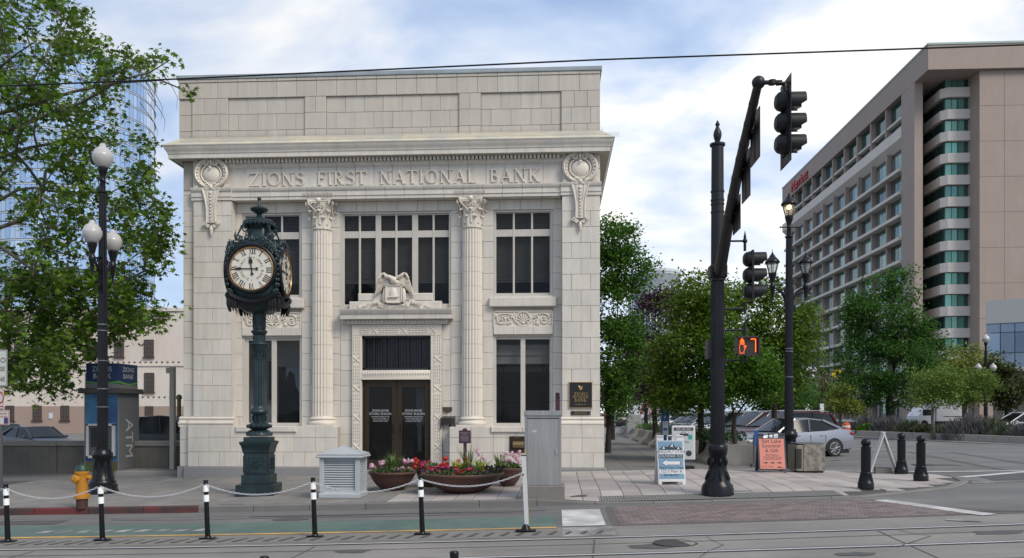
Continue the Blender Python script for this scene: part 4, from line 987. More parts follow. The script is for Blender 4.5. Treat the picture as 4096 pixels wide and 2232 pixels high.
for s in (-1, 1):
    a, b = (xo0 + .065, xm - .006) if s < 0 else (xm + .006, xo1 - .065); q = MB(); z1_ = zt0 - .065
    ga, gb, gz0, gz1 = a + .13, b - .15 if s < 0 else b - .13, dz0 + .28, z1_ - .17
    if s > 0: ga, gb = a + .15, b - .13
    q.bbox(a, ga, yd + .02, yd + .07, dz0, z1_, .006); q.bbox(gb, b, yd + .02, yd + .07, dz0, z1_, .006); q.box(ga, gb, yd + .025, yd + .065, dz0, gz0); q.box(ga, gb, yd + .025, yd + .065, gz1, z1_)
    d_ = q.build('door', brz, bank)
    q = MB(); q.box(ga, gb, yd + .04, yd + .048, gz0, gz1); q.build('pane', gd, d_)
    hx = gb + .05 if s < 0 else ga - .05
    q = MB(); q.tube([(hx, yd + .02, .98), (hx - s * .0, yd - .05, .98), (hx, yd - .05, 1.25), (hx, yd + .02, 1.25)], .011, 6); q.lathe([(.02, 0), (.02, .03)], (hx, yd + .01, .8), 8); q.build('handle', mat('dark_handle', (.02, .02, .02), .3, .7), d_)
    q = MB(); mxx = (ga + gb) / 2
    for t, sz, z in (('ZIONS BANK', .092, 1.62), ('HISTORIC BUILDING', .092, 1.525), ('FOR BANKING SERVICES VISIT', .052, 1.45), ('1 SOUTH MAIN STREET OR', .052, 1.385), ('310 SOUTH MAIN STREET', .052, 1.32)): put_text(q, t, mxx, yd + .035, z, sz, .001, sx=.95 if sz > .06 else .8)
    q.build('lettering', mat('white_vinyl', (.48, .49, .50), .6), d_)
# things seen inside the doors
q = MB(); q.box(xo0 + .75, xo0 + .95, YW + .8, YW + .85, .1, 2.3); q.box(xm + .45, xm + .7, YW + .8, YW + .85, 1.2, 2.35); q.box(xm + .50, xm + .62, YW + .75, YW + .8, .4, 1.3); q.build('interior_panel', mat('interior_light_panel', (.6, .64, .68), .6), bank)
# plaques and mail box
blk = mat('plaque_black', (.012, .012, .013), .35, var=.1); gold = mat('plaque_gold', (.55, .36, .14), .35, .7)
x0_, x1_ = WX(2276, D), WX(2369, D); z1_, z0_ = WZ(2322, 1528, D), WZ(2322, 1632, D)
q = MB(); q.box(x0_ + .012, x1_ - .012, D - .035, D, z0_ + .012, z1_ - .012); pq = q.build('plaque', blk, bank)
q = MB()
for a, b, c, d in ((x0_, x0_ + .014, z0_, z1_), (x1_ - .014, x1_, z0_, z1_), (x0_, x1_, z0_, z0_ + .014), (x0_, x1_, z1_ - .014, z1_)): q.box(a, b, D - .045, D - .0, c, d)
q.build('plaque_border', gold, pq)
q = MB(); xc_ = (x0_ + x1_) / 2
def serif_line(q, t, xc, z, h, y, sp=.12, sx=1):
    w = sum(glyph(c)[1] + sp if c != ' ' else .4 for c in t) - sp; x = xc - w * h * sx / 2
    for c in t: x += (put_glyph(q, c, x, z, h, y - .004, y, sx) + sp * h * sx) if c != ' ' else .4 * h * sx
serif_line(q, 'ZIONS', xc_, z1_ - .40, .10, D - .036, sx=.95); serif_line(q, 'BANK', xc_, z1_ - .57, .10, D - .036, sx=.95)
put_text(q, 'FIRST  NATIONAL', xc_, D - .038, z1_ - .455, .062, .002, sx=.95); put_text(q, 'FOUNDED  1873', xc_, D - .038, z1_ - .66, .042, .002)
q.ell((xc_, D - .037, z1_ - .19), (.05, .01, .045), 12, 6); q.tube([(xc_ - .06, D - .04, z1_ - .12), (xc_ - .02, D - .04, z1_ - .15), (xc_ + .02, D - .04, z1_ - .15), (xc_ + .06, D - .04, z1_ - .12)], .014, 5)
fl(q.build('lettering', gold, pq))
q = MB(); zc_ = WZ(2322, 1652, D); q.prism([(xc_ - .29, zc_ - .04), (xc_ - .24, zc_ - .055), (xc_ + .24, zc_ - .055), (xc_ + .29, zc_ - .04), (xc_ + .26, zc_), (xc_ + .29, zc_ + .04), (xc_ + .24, zc_ + .055), (xc_ - .24, zc_ + .055), (xc_ - .29, zc_ + .04), (xc_ - .26, zc_)], D - .03, D); p2 = fl(q.build('plaque', blk, bank))
q = MB(); put_text(q, 'MEMBER FEDERAL DEPOSIT', xc_, D - .034, zc_ + .01, .036, .002, sx=.85); put_text(q, 'INSURANCE CORPORATION', xc_, D - .034, zc_ - .035, .036, .002, sx=.85); q.build('lettering', gold, p2)
xm0, xm1 = WX(1762, YW - .2), WX(1818, YW - .2); zm1, zm0 = WZ(1790, 1665, YW - .2), WZ(1790, 1715, YW - .2)
mbm = mat('mailbox_grey', (.075, .07, .068), .4, .5)
q = MB(); q.hexa([(xm0, YW - .16, zm0 + .12), (xm1, YW - .16, zm0 + .12), (xm1, YW, zm0 + .12), (xm0, YW, zm0 + .12), (xm0, YW - .22, zm1 - .06), (xm1, YW - .22, zm1 - .06), (xm1, YW, zm1), (xm0, YW, zm1)])
q.box(xm0, xm0 + .02, YW - .18, YW, zm0, zm0 + .12); q.box(xm1 - .02, xm1, YW - .18, YW, zm0, zm0 + .12); tag(q.build('mailbox', mbm), 'dark grey wall letterbox right of the bank door surround', 'mailbox')
q = MB(); a, b = WX(1769, YW - .02), WX(1808, YW - .02); zt = WZ(1790, 1628, YW); q.bbox(a, b, YW - .05, YW, zt - .12, zt, .008); q.box(a + .08, b - .08, YW - .055, YW - .04, zt - .16, zt - .11); tag(q.build('card_reader', mat('bronze_plain', (.10, .08, .055), .4, .6)), 'small bronze holder fixed above the grey letterbox', 'wall fitting')
x0_, x1_ = WX(2038, YD), WX(2100, YD); z1_, z0_ = WZ(2070, 1745, YD), WZ(2070, 1810, YD)
nd_ = thing('night_deposit', 'bronze night deposit slot in the dado behind the steel cabinet', 'night deposit', (x0_, YD, z0_))
q = MB(); q.bbox(x0_, x1_, YD - .03, YD, z0_, z1_, .01); q.build('plate', brz, nd_); q = MB(); q.tube([(x0_ + .1, YD - .05, (z0_ + z1_) / 2), (x1_ - .02, YD - .05, (z0_ + z1_) / 2)], .10, 10); q.build('drum', mat('brass_worn', (.30, .21, .11), .35, .8), nd_)
q = MB(); put_text(q, 'NIGHT', (x0_ + x1_) / 2, YD - .034, z1_ - .065, .06, .002); put_text(q, 'DEPOSIT', (x0_ + x1_) / 2, YD - .034, z0_ + .015, .06, .002); q.build('lettering', mat('brass_dull', (.22, .16, .08), .4, .7), nd_)

# cracks, sealed joints and worn patches in the carriageway
tar = mat('tar_seal', (.045, .044, .043), .7); ptch = mat('patch_asphalt', (.085, .083, .082), .92, var=.25, scale=5, bump=.4)
def crack(pts, w=.03, off=.010, m_=tar):
    for a, b in zip(pts[:-1], pts[1:]):
        mid = ((a[0] + b[0]) / 2 + RND.uniform(-.05, .05), (a[1] + b[1]) / 2 + RND.uniform(-.04, .04)); edge_line('crack', a, mid, w * RND.uniform(.5, 1), m_, off); edge_line('crack', mid, b, w * RND.uniform(.4, .9), m_, off + .0006)
crack([(-9, 15.9), (-7.2, 15.75), (-5, 15.85), (-3.1, 15.7), (-.6, 15.8)], .035); crack([(-2.2, 16.05), (-1.2, 15.95), (-.2, 16.06)], .05); crack([(-14, 16), (-12, 15.8), (-10.4, 15.95)], .03)
crack([(1.9, 10.9), (2.4, 11.8), (2.3, 12.6)], .02); crack([(4.6, 11.2), (5.4, 12.0), (5.2, 12.6)], .02); crack([(7.2, 14.3), (8.6, 13.9), (10.5, 13.3), (13, 12.9)], .05)
crack([(9.5, 24), (13, 23.2), (18, 23.6)], .05); crack([(8.8, 28), (14, 27), (22, 28.5)], .06); crack([(11, 34), (18, 32.5), (26, 33.5)], .07)
struct(drape('road_patch', [(-6.2, 16.0), (-1.9, 16.02), (-1.9, 16.14), (-6.2, 16.13)], zr, .007, ptch)); struct(drape('road_patch', [(10.2, 19.5), (13.6, 19.2), (13.9, 21.2), (10.6, 21.4)], zr, .005, ptch)); struct(drape('road_patch', [(-11.8, 15.4), (-9.9, 15.42), (-9.9, 15.95), (-11.8, 15.9)], zr, .006, ptch))
for x in (10.9, 12.6): edge_line('tyre_mark', (x, 16.5), (x + 3.5, 34), .28, mat('tyre_mark', (.098, .095, .093), .9, var=.2, scale=3), .0035)

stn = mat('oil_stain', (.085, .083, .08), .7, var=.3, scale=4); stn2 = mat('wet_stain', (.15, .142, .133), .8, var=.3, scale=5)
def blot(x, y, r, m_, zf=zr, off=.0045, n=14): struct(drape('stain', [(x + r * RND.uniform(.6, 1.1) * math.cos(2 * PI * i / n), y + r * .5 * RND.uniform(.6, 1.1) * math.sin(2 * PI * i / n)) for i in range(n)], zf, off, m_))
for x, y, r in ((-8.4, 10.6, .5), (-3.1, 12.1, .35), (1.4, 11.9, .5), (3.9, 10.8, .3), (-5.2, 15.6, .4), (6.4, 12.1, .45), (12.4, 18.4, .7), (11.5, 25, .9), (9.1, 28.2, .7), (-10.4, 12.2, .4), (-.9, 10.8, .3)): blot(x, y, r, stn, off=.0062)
# ================================================================ STREET FURNITURE
iron = mat('black_iron', (.005, .0055, .008), .30, .0, var=.3, scale=6, spec=.3, col2=(.008, .009, .012))
irong = mat('grey_black_iron', (.011, .012, .015), .42, .0, var=.3, scale=6, spec=.35)
cgr = mat('verdigris_iron', (.016, .040, .044), .42, .2, var=.4, scale=9, col2=(.010, .022, .028), spec=.6)
def L_(parent, name, m_, q, smooth=40): return fl(q.build(name, m_, parent, smooth=smooth, world=False))
# ---------------- street clock
bx, by, bz = GD(650, 1250); by += .42; bx = ray(1037) * by; bz = zs(bx, by)
ck = thing('street_clock', 'dark green cast-iron four-faced clock on a fluted column in front of the bank', 'clock', (bx, by, bz), math.radians(5))
k = dep(bx, by) / 3236 * .605; H_ = lambda y: EYE - (1200 + y * .605 - VH) * dep(bx, by) / 3236 - bz
q = MB(); w = .40; q.bbox(-w - .03, w + .03, -w - .03, w + .03, 0, H_(1212), .012); L_(ck, 'plinth', cgr, q, 0)
q = MB(); w = .30
for a, y0, y1 in ((.33, 1212, 1150), (.285, 1150, 1000)): q.bbox(-a, a, -a, a, H_(y0) + .001, H_(y1), .01)
q.sweep([(-.285, -.285), (.285, -.285), (.285, .285), (-.285, .285)], [(0, H_(1010)), (.02, H_(1004)), (.02, H_(996)), (.05, H_(960)), (.075, H_(950)), (.08, H_(935)), (0, H_(930))], True)
q.bbox(-.29, .29, -.29, .29, H_(935), H_(905), .012)
for (ax, sg) in ((0, -1), (0, 1), (1, -1), (1, 1)):
    def PB(a0, a1, z0, z1, o0, o1):
        if ax == 0: q.box(a0, a1, *sorted((sg * o0, sg * o1)), z0, z1)
        else: q.box(*sorted((sg * o0, sg * o1)), a0, a1, z0, z1)
    z0, z1 = H_(1135), H_(1025)
    PB(-.26, -.18, z0, z1, .28, .305); PB(.18, .26, z0, z1, .28, .305); PB(-.18, .18, z0, z0 + .07, .28, .305); PB(-.18, .18, z1 - .06, z1, .28, .305)
    for i in range(8):
        a = i * PI / 4
        for r in (.05, .10):
            p = (r * math.cos(a), .0, (z0 + z1) / 2 + r * math.sin(a))
            q.ell((p[0], sg * .29, p[2]) if ax == 0 else (sg * .29, p[0], p[2]), .028 if r > .06 else .02, 6, 5)
L_(ck, 'pedestal', cgr, q, 30)
q = MB(); PRF = [(905, .29), (898, 82), (888, 84), (870, 72), (858, 46), (852, 58), (842, 70), (828, 72), (818, 62), (806, 40), (760, 42), (750, 55), (742, 60), (732, 58), (722, 50), (712, 40), (704, 37)]
q.lathe([((r if r < 1 else r * k), H_(y)) for y, r in PRF[1:]], n=28)
for i in range(14): a = i * 2 * PI / 14; q.ell((72 * k * math.cos(a), 72 * k * math.sin(a), H_(834)), .045, 6, 5)
for i in range(20): a = i * 2 * PI / 20; q.tube([(80 * k * math.cos(a), 80 * k * math.sin(a), H_(893)), (78 * k * math.cos(a), 78 * k * math.sin(a), H_(876)), (55 * k * math.cos(a), 55 * k * math.sin(a), H_(862))], .018, 4)
for i in range(10): a = i * 2 * PI / 10; q.box(-.0, .0, 0, 0, 0, 0) if 0 else q.tube([(43 * k * math.cos(a), 43 * k * math.sin(a), H_(800)), (45 * k * math.cos(a), 45 * k * math.sin(a), H_(764))], .022, 5)
L_(ck, 'column_foot', cgr, q, 50)
q = fluted(37 * k, H_(704), H_(392), 14, 5, .02, 34 * k); L_(ck, 'column_shaft', cgr, q, 50)
q = MB(); q.lathe([(r * k, H_(y)) for y, r in [(392, 38), (386, 38), (384, 35), (352, 37), (345, 42), (325, 47), (312, 54), (300, 58), (297, 62), (290, 63), (286, 60), (284, 38), (236, 37), (232, 42), (222, 44), (215, 52), (207, 52), (200, 44), (192, 38), (150, 37), (142, 40), (134, 36), (90, 42), (72, 56), (58, 78), (45, 88)]], n=28)
for i in range(12):
    a = i * 2 * PI / 12; q.tube([(38 * k * math.cos(a), 38 * k * math.sin(a), H_(380)), (44 * k * math.cos(a), 44 * k * math.sin(a), H_(362)), (37 * k * math.cos(a + .2), 37 * k * math.sin(a + .2), H_(352))], .016, 4)
    q.tube([(37 * k * math.cos(a), 37 * k * math.sin(a), H_(278)), (38 * k * math.cos(a), 38 * k * math.sin(a), H_(242))], .016, 4)
    q.tube([(38 * k * math.cos(a), 38 * k * math.sin(a), H_(190)), (39 * k * math.cos(a), 39 * k * math.sin(a), H_(100)), (58 * k * math.cos(a), 58 * k * math.sin(a), H_(68))], .02, 4)
L_(ck, 'column_head', cgr, q, 50)
# head: rounded square section
kt = dep(bx, by) / 3236; HT = lambda v: EYE - (v - VH) * (dep(bx, by) - .52) / 3236 - bz
def rsq(q, prof, n=40, ex=5):
    v = []; m = len(prof)
    for r, z in prof:
        for i in range(n):
            a = 2 * PI * i / n; c, s = math.cos(a), math.sin(a); f = (abs(c) ** ex + abs(s) ** ex) ** (-1 / ex); v.append((r * f * c, r * f * s, z))
    q.add(v, [(j * n + i, j * n + (i + 1) % n, (j + 1) * n + (i + 1) % n, (j + 1) * n + i) for j in range(m - 1) for i in range(n)] + [tuple(range(n - 1, -1, -1)), tuple(range((m - 1) * n, m * n))])
hc = HT(1078)                                               # dial centre
q = MB(); rsq(q, [(.12, HT(1247)), (.30, HT(1240)), (.42, HT(1222)), (.52, HT(1195)), (.585, HT(1150)), (.60, HT(1100)), (.60, HT(1040)), (.58, HT(1000)), (.52, HT(975)), (.44, HT(958)), (.30, HT(944)), (.24, HT(936)), (.22, HT(905)), (.19, HT(893))], 48, 4)
L_(ck, 'clock_head', cgr, q, 60)
q = MB(); q.lathe([(.19, HT(895)), (.20, HT(880)), (.36, HT(878)), (.365, HT(868)), (.30, HT(860)), (.16, HT(853)), (.08, HT(848)), (.05, HT(838)), (.08, HT(832)), (.19, HT(822)), (.205, HT(814)), (.17, HT(808)), (.06, HT(803)), (.035, HT(795)), (.04, HT(788)), (.02, HT(780)), (.045, HT(774)), (.05, HT(770)), (.03, HT(765)), (.005, HT(763))], n=28)
L_(ck, 'finial', cgr, q, 50)
q = MB()
for i in range(24): a = i * 2 * PI / 24; q.ell((.35 * math.cos(a), .35 * math.sin(a), HT(882)), (.04, .04, .05), 5, 4)
def scroll(q, M, cx, cz, y, R0, turns, a0, sgn, r0=.02, n=20):
    old = q.M; q.M = M; spiral(q, cx, cz, y, R0, turns, a0, sgn, r0, n); q.M = old
FACES = [Matrix.Rotation(PI / 2 * i, 4, 'Z') for i in range(4)]
for M in FACES:
    q.M = M
    for s in (-1, 1):
        for (cx, cz, R0, t, a0) in ((.12, .70, .075, 1.2, 0), (.25, .66, .085, 1.3, 1), (.37, .59, .08, 1.2, 2), (.46, .50, .07, 1.2, 3), (.53, .40, .06, 1.1, 3)):
            spiral(q, s * cx, hc + cz, -.60, R0, t, a0, -s, .018, 16)
        q.tube([(s * .08, -.6, hc + .63), (s * .30, -.6, hc + .60), (s * .50, -.6, hc + .45), (s * .60, -.58, hc + .28)], .016, 5)
        for j in range(7): q.ell((s * .545, -.585, hc + .34 - j * .115), (.045, .04, .055), 6, 5)
        for j in range(9): a = PI * (.5 + s * (.08 + .035 * j)); q.ell((.66 * math.cos(a), -.59, hc + .66 * math.sin(a)), (.03, .03, .05), 5, 4)
    q.ell((0, -.61, hc + .70), (.045, .03, .09), 7, 5)
    for s in (-1, 1): q.ell((s * .05, -.61, hc + .68), (.03, .025, .06), 6, 4)
q.M = None
for i in range(4):
    a = PI / 4 + PI / 2 * i; c, s = math.cos(a), math.sin(a); R_ = .70
    # corner leaves and top scroll brackets
    for j in range(5): q.ell((c * (R_ - .05 * (j % 2)), s * (R_ - .05 * (j % 2)), HT(1015) + j * .055), (.06 - .008 * j, .06 - .008 * j, .05), 6, 5)
    q.tube([(c * .70, s * .70, HT(1010)), (c * .72, s * .72, HT(985)), (c * .70, s * .70, HT(958))], [.05, .03, .008], 6)
    pts = []
    for t in range(15):
        u_ = t / 14; rr = .26 + .34 * u_; zz_ = HT(888) - .38 * u_ ** 1.2 + .10 * math.sin(u_ * PI); pts.append((c * rr, s * rr, zz_))
    q.tube(pts, .022, 5)
    for (r0, z0, R0, sg, t) in ((.38, HT(905), .10, 1, 1.5), (.52, HT(948), .08, -1, 1.3), (.30, HT(925), .06, -1, 1.2)):
        pp = []
        for n_ in range(18): u_ = n_ / 17; ph = u_ * t * 2 * PI; R_ = R0 * (1 - .8 * u_); rr = r0 + R_ * math.cos(ph) * sg; pp.append((c * rr, s * rr, z0 + R_ * math.sin(ph)))
        q.tube(pp, .017, 5)
    q.tube([(c * .58, s * .58, HT(960)), (c * .62, s * .62, HT(940)), (c * .60, s * .60, HT(918))], [.03, .025, .004], 5)
    # lion masks, rings
    q.ell((c * .70, s * .70, HT(1165)), (.09, .09, .10), 8, 6); q.ell((c * .77, s * .77, HT(1160)), .05, 6, 5)
L_(ck, 'scroll_ornament', cgr, q, 60)
q = MB()
for M in FACES:
    q.M = M
    for w_, dz in ((.05, 0), (.035, .045), (.03, -.04)):
        pts = []
        for t in range(13): u_ = -1 + t / 6; pts.append((u_ * .52, -.60 + .12 * (1 - u_ * u_) * .2, HT(1180) + dz - .17 * (1 - u_ * u_)))
        q.tube(pts, w_, 6)
    for s in (-1, 1):
        for j in range(3): q.tube([(s * (.50 - .05 * j), -.58, HT(1185)), (s * (.52 - .06 * j), -.57, HT(1215) - .02 * j), (s * (.49 - .06 * j), -.55, HT(1245))], [.03, .04, .012], 5)
q.M = None
L_(ck, 'swag', irong, q, 60)
dialm = mat('dial_white', (.64, .61, .53), .35, var=.06, scale=2); dk = mat('numeral_black', (.008, .008, .008), .4); gl_ = mat('dial_gold', (.42, .25, .11), .35, .6); txm = mat('dial_text', (.22, .17, .08), .5)
def dial():
    r = .525; f = MB(); f.lathe([(r, 0), (r, .02), (.01, .021)], n=48); f.v = [(x, -z, y) for x, y, z in f.v]
    return f
NUM = ['XII', 'I', 'II', 'III', 'IIII', 'V', 'VI', 'VII', 'VIII', 'IX', 'X', 'XI']
gi = {'I': 'I', 'V': 'V', 'X': 'X'}
for fi, M in enumerate(FACES):
    O = M @ Matrix.Translation((0, -.60, hc)) @ Matrix.Diagonal((.95, 1, .95, 1)); r = .525
    def ring(rm, rt, y): 
        t_ = MB(); t_.M = O; t_.tube([(rm * math.cos(a), y, rm * math.sin(a)) for a in [2 * PI * i / 48 for i in range(49)]], rt, 8); return t_
    f = dial(); f.v = [tuple(O @ Vector(p)) for p in f.v]; d_ = L_(ck, 'dial', dialm, f, 30)
    L_(d_, 'bezel', iron, ring(.565, .05, -.02)); L_(d_, 'bezel', gl_, ring(.515, .018, -.035))
    if fi == 2: continue
    t_ = MB(); t_.M = O
    for i, nm in enumerate(NUM):
        a = -i * PI / 6; Mr = O @ Matrix.Rotation(-a, 4, 'Y'); hgt = .14
        Mn = Mr @ Matrix.Translation((0, 0, 0)); t_.M = Mn
        ws = [glyph(c)[1] for c in nm]; tw = (sum(ws)) * hgt * .62; x = -tw / 2
        for c in nm:
            if c == 'I': t_.box(x + .012, x + .034, -.026, -.022, .355, .355 + hgt); t_.box(x, x + .046, -.0265, -.022, .355, .362); t_.box(x, x + .046, -.0265, -.022, .355 + hgt - .007, .355 + hgt); x += .046 if len(nm) > 3 else .05
            else: x += put_glyph(t_, c, x, .355, hgt, -.026, -.022, .62)
    t_.M = O
    for i in range(60): a = i * PI / 30; rr = .012 if i % 5 == 0 else .006; t_.lathe([(rr, 0), (rr * .5, .004)], (0, 0, 0), 6) if 0 else t_.box(.497 * math.cos(a) - rr, .497 * math.cos(a) + rr, -.025, -.022, .497 * math.sin(a) - rr, .497 * math.sin(a) + rr)
    n_ = L_(d_, 'numerals', dk, t_, 0); stuff(n_)
    t_ = MB()
    # letters keep reading round the ring
    def ringtext(s, a0, a1, up):
        for i, c in enumerate(s):
            if c == ' ': continue
            a = a0 + (a1 - a0) * i / max(1, len(s) - 1); Mr = O @ Matrix.Rotation(a, 4, 'Y'); t_.M = Mr; put_text(t_, c, 0, -.024, .235 if up else .235, .085, .002)
    ringtext('ZIONS', math.radians(-160), math.radians(-108), True); ringtext('FIRST', math.radians(-84), math.radians(-36), True); ringtext('NATIONAL', math.radians(-14), math.radians(76), True); ringtext('BANK', math.radians(100), math.radians(150), True)
    t_.M = O; t_.ell((0, -.023, -.27), .012, 6, 4)
    stuff(L_(d_, 'dial_lettering', txm, t_, 0))
    def hand(ang, ln, w_, nm, blob):
        t2 = MB(); t2.M = O @ Matrix.Rotation(math.radians(ang), 4, 'Y'); t2.box(-w_, w_, -.045, -.035, -.12, ln)
        t2.prism([(-w_, ln), (-blob, ln - .03), (-blob * 1.1, ln - .09), (0, ln - .14), (blob * 1.1, ln - .09), (blob, ln - .03), (w_, ln), (0, ln + .10)][::-1], -.046, -.034)
        t2.prism([(-.03, -.16), (-.035, -.12), (0, -.08), (.035, -.12), (.03, -.16), (0, -.14)], -.046, -.034); t2.lathe([(.03, -.005), (.03, .005)], (0, -.04, 0), 10) if 0 else None; L_(d_, nm, dk, t2, 0)
    hand(-7, .24, .012, 'hour_hand', .042); hand(-90, .36, .010, 'minute_hand', .028)
# ---------------- lamp posts
glm = mat('globe_glass', (.46, .45, .44), .25, var=.06, scale=5, spec=.6)
def lamp_post(x, y, z, rz, label, lantern=False, group='street lamps', lit=False, sc=1.0, height=7.2):
    lp = thing('street_lamp', label, 'street lamp', (x, y, z), rz, group)
    if sc != 1: lp.scale = (sc, sc, sc)
    hs = height - 1.25
    q = MB(); q.lathe([(.36, 0), (.36, .10), (.34, .12), (.34, .24), (.31, .26), (.31, .30), (.28, .34), (.22, .46), (.20, .62), (.195, .86), (.235, .90), (.24, .97), (.235, 1.02), (.20, 1.06), (.20, 1.12), (.14, 1.14)], n=28)
    for i in range(8):
        a = i * PI / 4; c, s = math.cos(a), math.sin(a); q.tube([(c * .265, s * .265, .36), (c * .215, s * .215, .46), (c * .19, s * .19, .62), (c * .195, s * .195, .74), (c * .18, s * .18, .82)], [.03, .03, .035, .03, .012], 6)
    L_(lp, 'base', iron, q, 50)
    q = fluted(.135, 1.13, hs, 14, 5, .012, .088); L_(lp, 'pole', iron, q, 50)
    if not lantern and sc == 1:
        for zb_ in (2.6, 3.3, 4.05, 4.2, 2.15): q = MB(); r = .137 - (zb_ - 1.13) / (hs - 1.13) * .047; q.lathe([(r + .004, 0), (r + .004, .025)], (0, 0, zb_), 20); L_(lp, 'steel_band', mat('steel_band', (.22, .23, .25), .35, .8), q)
    if lantern:
        for zb_ in (2.65, 3.4, 3.48): q = MB(); r = .137 - (zb_ - 1.13) / (hs - 1.13) * .047; q.lathe([(r + .004, 0), (r + .004, .025)], (0, 0, zb_), 20); L_(lp, 'steel_band', mat('steel_band', (.22, .23, .25), .35, .8), q)
    q = MB(); q.lathe([(.088, hs - .02), (.115, hs), (.115, hs + .04), (.07, hs + .06), (.062, hs + .28), (.075, hs + .30), (.062, hs + .33), (.07, hs + .42), (.10, hs + .50), (.12, hs + .58), (.12, hs + .62)], n=16)
    q.tube([(-.26, 0, hs + .30), (.26, 0, hs + .30)], .018, 6); q.ell((-.26, 0, hs + .30), .03, 6, 5); q.ell((.26, 0, hs + .30), .03, 6, 5)
    L_(lp, 'pole_head', iron, q, 50)
    def head(cx, cz, big):
        f = 1.0 if big else .92
        if not lantern:
            g = MB(); g.lathe([(r * f, z_ * f) for r, z_ in [(.10, 0), (.15, .05), (.20, .12), (.235, .20), (.245, .28), (.24, .33), (.22, .35), (.21, .40), (.17, .46), (.11, .50), (.085, .52), (.08, .56), (.05, .60), (.03, .61)]], (cx, 0, cz), 24)
            gl = L_(lp, 'globe', glm, g, 60)
            g = MB(); g.lathe([(.03, .60 * f), (.035, .62 * f), (.02, .65 * f), (.006, .72 * f)], (cx, 0, cz), 8); L_(gl, 'finial', iron, g)
        else:
            g = MB(); g.lathe([(r * f, z_ * f) for r, z_ in [(.10, 0), (.135, .10), (.175, .25), (.18, .33)]], (cx, 0, cz), 18); gl = L_(lp, 'lantern', glass('lantern_glass', (.9, .9, .88), .35, .1, (.5, .5, .5)), g, 60)
            g = MB()
            for i in range(6):
                a = i * PI / 3; c, s = math.cos(a), math.sin(a); g.tube([(cx + c * .105 * f, s * .105 * f, cz), (cx + c * .14 * f, s * .14 * f, cz + .10 * f), (cx + c * .185 * f, s * .185 * f, cz + .28 * f), (cx + c * .18 * f, s * .18 * f, cz + .34 * f)], .012, 5)
            g.lathe([(r * f, z_ * f) for r, z_ in [(.21, .32), (.23, .34), (.23, .37), (.20, .42), (.13, .50), (.10, .52), (.10, .545), (.085, .56), (.06, .60), (.03, .63), (.035, .65), (.01, .68), (.005, .78)]], (cx, 0, cz), 18); g.lathe([(.12 * f, -.02), (.12 * f, .015)], (cx, 0, cz), 12)
            L_(gl, 'lantern_cap', iron, g, 50)
            if lit and big:
                g = MB(); g.lathe([(.03, .20 * f), (.06, .23 * f), (.06, .30 * f), (.04, .32 * f)], (cx, 0, cz), 10); L_(gl, 'bulb', mat('bulb_lit', (1, .8, .5), .5, emit=(1, .62, .22), estr=9), g)
    head(0, hs + .62, True)
    ah = hs - 1.95 + (.55 if lantern else .25)
    for s in (-1, 1):
        q = MB(); X = s * .50
        q.tube([(s * .10, 0, ah - .62), (s * .14, 0, ah - .38), (s * .22, 0, ah - .20), (s * .36, 0, ah - .10), (X, 0, ah - .06)], [.03, .035, .035, .035, .03], 6)
        pts = [(s * (.16 + .09 * math.cos(a)), 0, ah - .02 + .09 * math.sin(a)) for a in [i * .42 for i in range(12)]]; q.tube(pts, .022, 5)
        pts = [(s * (.30 + .05 * math.cos(a)), 0, ah - .02 + .05 * math.sin(a)) for a in [i * .5 for i in range(11)]]; q.tube(pts, .018, 5)
        q.tube([(s * .12, 0, ah - .75), (s * .19, 0, ah - .66), (s * .13, 0, ah - .58)], .03, 5)
        q.lathe([(.01, -.46), (.035, -.44), (.025, -.38), (.045, -.30), (.05, -.14), (.085, -.08), (.09, .0), (.06, .04), (.055, .10), (.075, .13), (.075, .16), (.10, .25), (.115, .30), (.115, .34)], (X, 0, ah), 14)
        q.box(min(s * .09, s * .13), max(s * .09, s * .13), -.04, .04, ah - .80, ah - .1)
        a_ = L_(lp, 'arm', iron, q, 50)
        head(X, ah + .34, False)
    return lp
x, y, z = GD(256, 1245); lamp_post(x - .15, y + .3, z, math.radians(93), 'street lamp with three white globes beside the yellow hydrant', height=8.75)
x, y, z = GD(1990, 1178, zs); lamp_post(x, y + .2, z, .12, 'street lamp with three glazed lanterns behind the stone litter bin', lantern=True, lit=True, height=8.0)
# ---------------- signal pole with mast arm
x, y, z = GD(1805, 1253); y += .32; x = ray(2870) * y
sg = thing('signal_pole', 'tall fluted black traffic signal pole with a long mast arm on the pavement corner', 'signal pole', (x, y, z))
kd = dep(x, y) / 2035; h = lambda v: (1253 - v) * kd
q = MB(); q.lathe([(40 * kd, 0), (40 * kd, h(1232)), (38 * kd, h(1228)), (38 * kd, h(1224)), (32 * kd, h(1218)), (31 * kd, h(1213)), (26 * kd, h(1202)), (22.5 * kd, h(1185)), (22 * kd, h(1150)), (24 * kd, h(1147)), (25 * kd, h(1135)), (25 * kd, h(1126)), (22 * kd, h(1122)), (18 * kd, h(1120))], n=32)
for i in range(8):
    a = i * PI / 4 + .1; c, s = math.cos(a), math.sin(a); R_ = 25 * kd; q.ell((c * .195, s * .195, h(1165)), (.032, .032, .08), 8, 6)
    q.tube([(c * .265, s * .265, h(1210)), (c * .225, s * .225, h(1198)), (c * .195, s * .195, h(1188))], [.02, .025, .015], 6)
L_(sg, 'base', iron, q, 50)
q = fluted(18 * kd, h(1121), h(700), 18, 5, .012, 16.5 * kd); L_(sg, 'pole', iron, q, 50)
q = MB(); q.lathe([(16.5 * kd, h(700)), (15 * kd, h(372)), (19 * kd, h(371)), (19 * kd, h(366)), (12 * kd, h(365)), (6 * kd, h(360)), (9 * kd, h(352)), (10.5 * kd, h(343)), (9 * kd, h(335)), (5 * kd, h(326)), (3.5 * kd, h(322)), (6 * kd, h(318)), (4 * kd, h(313)), (1 * kd, h(307))], n=24)
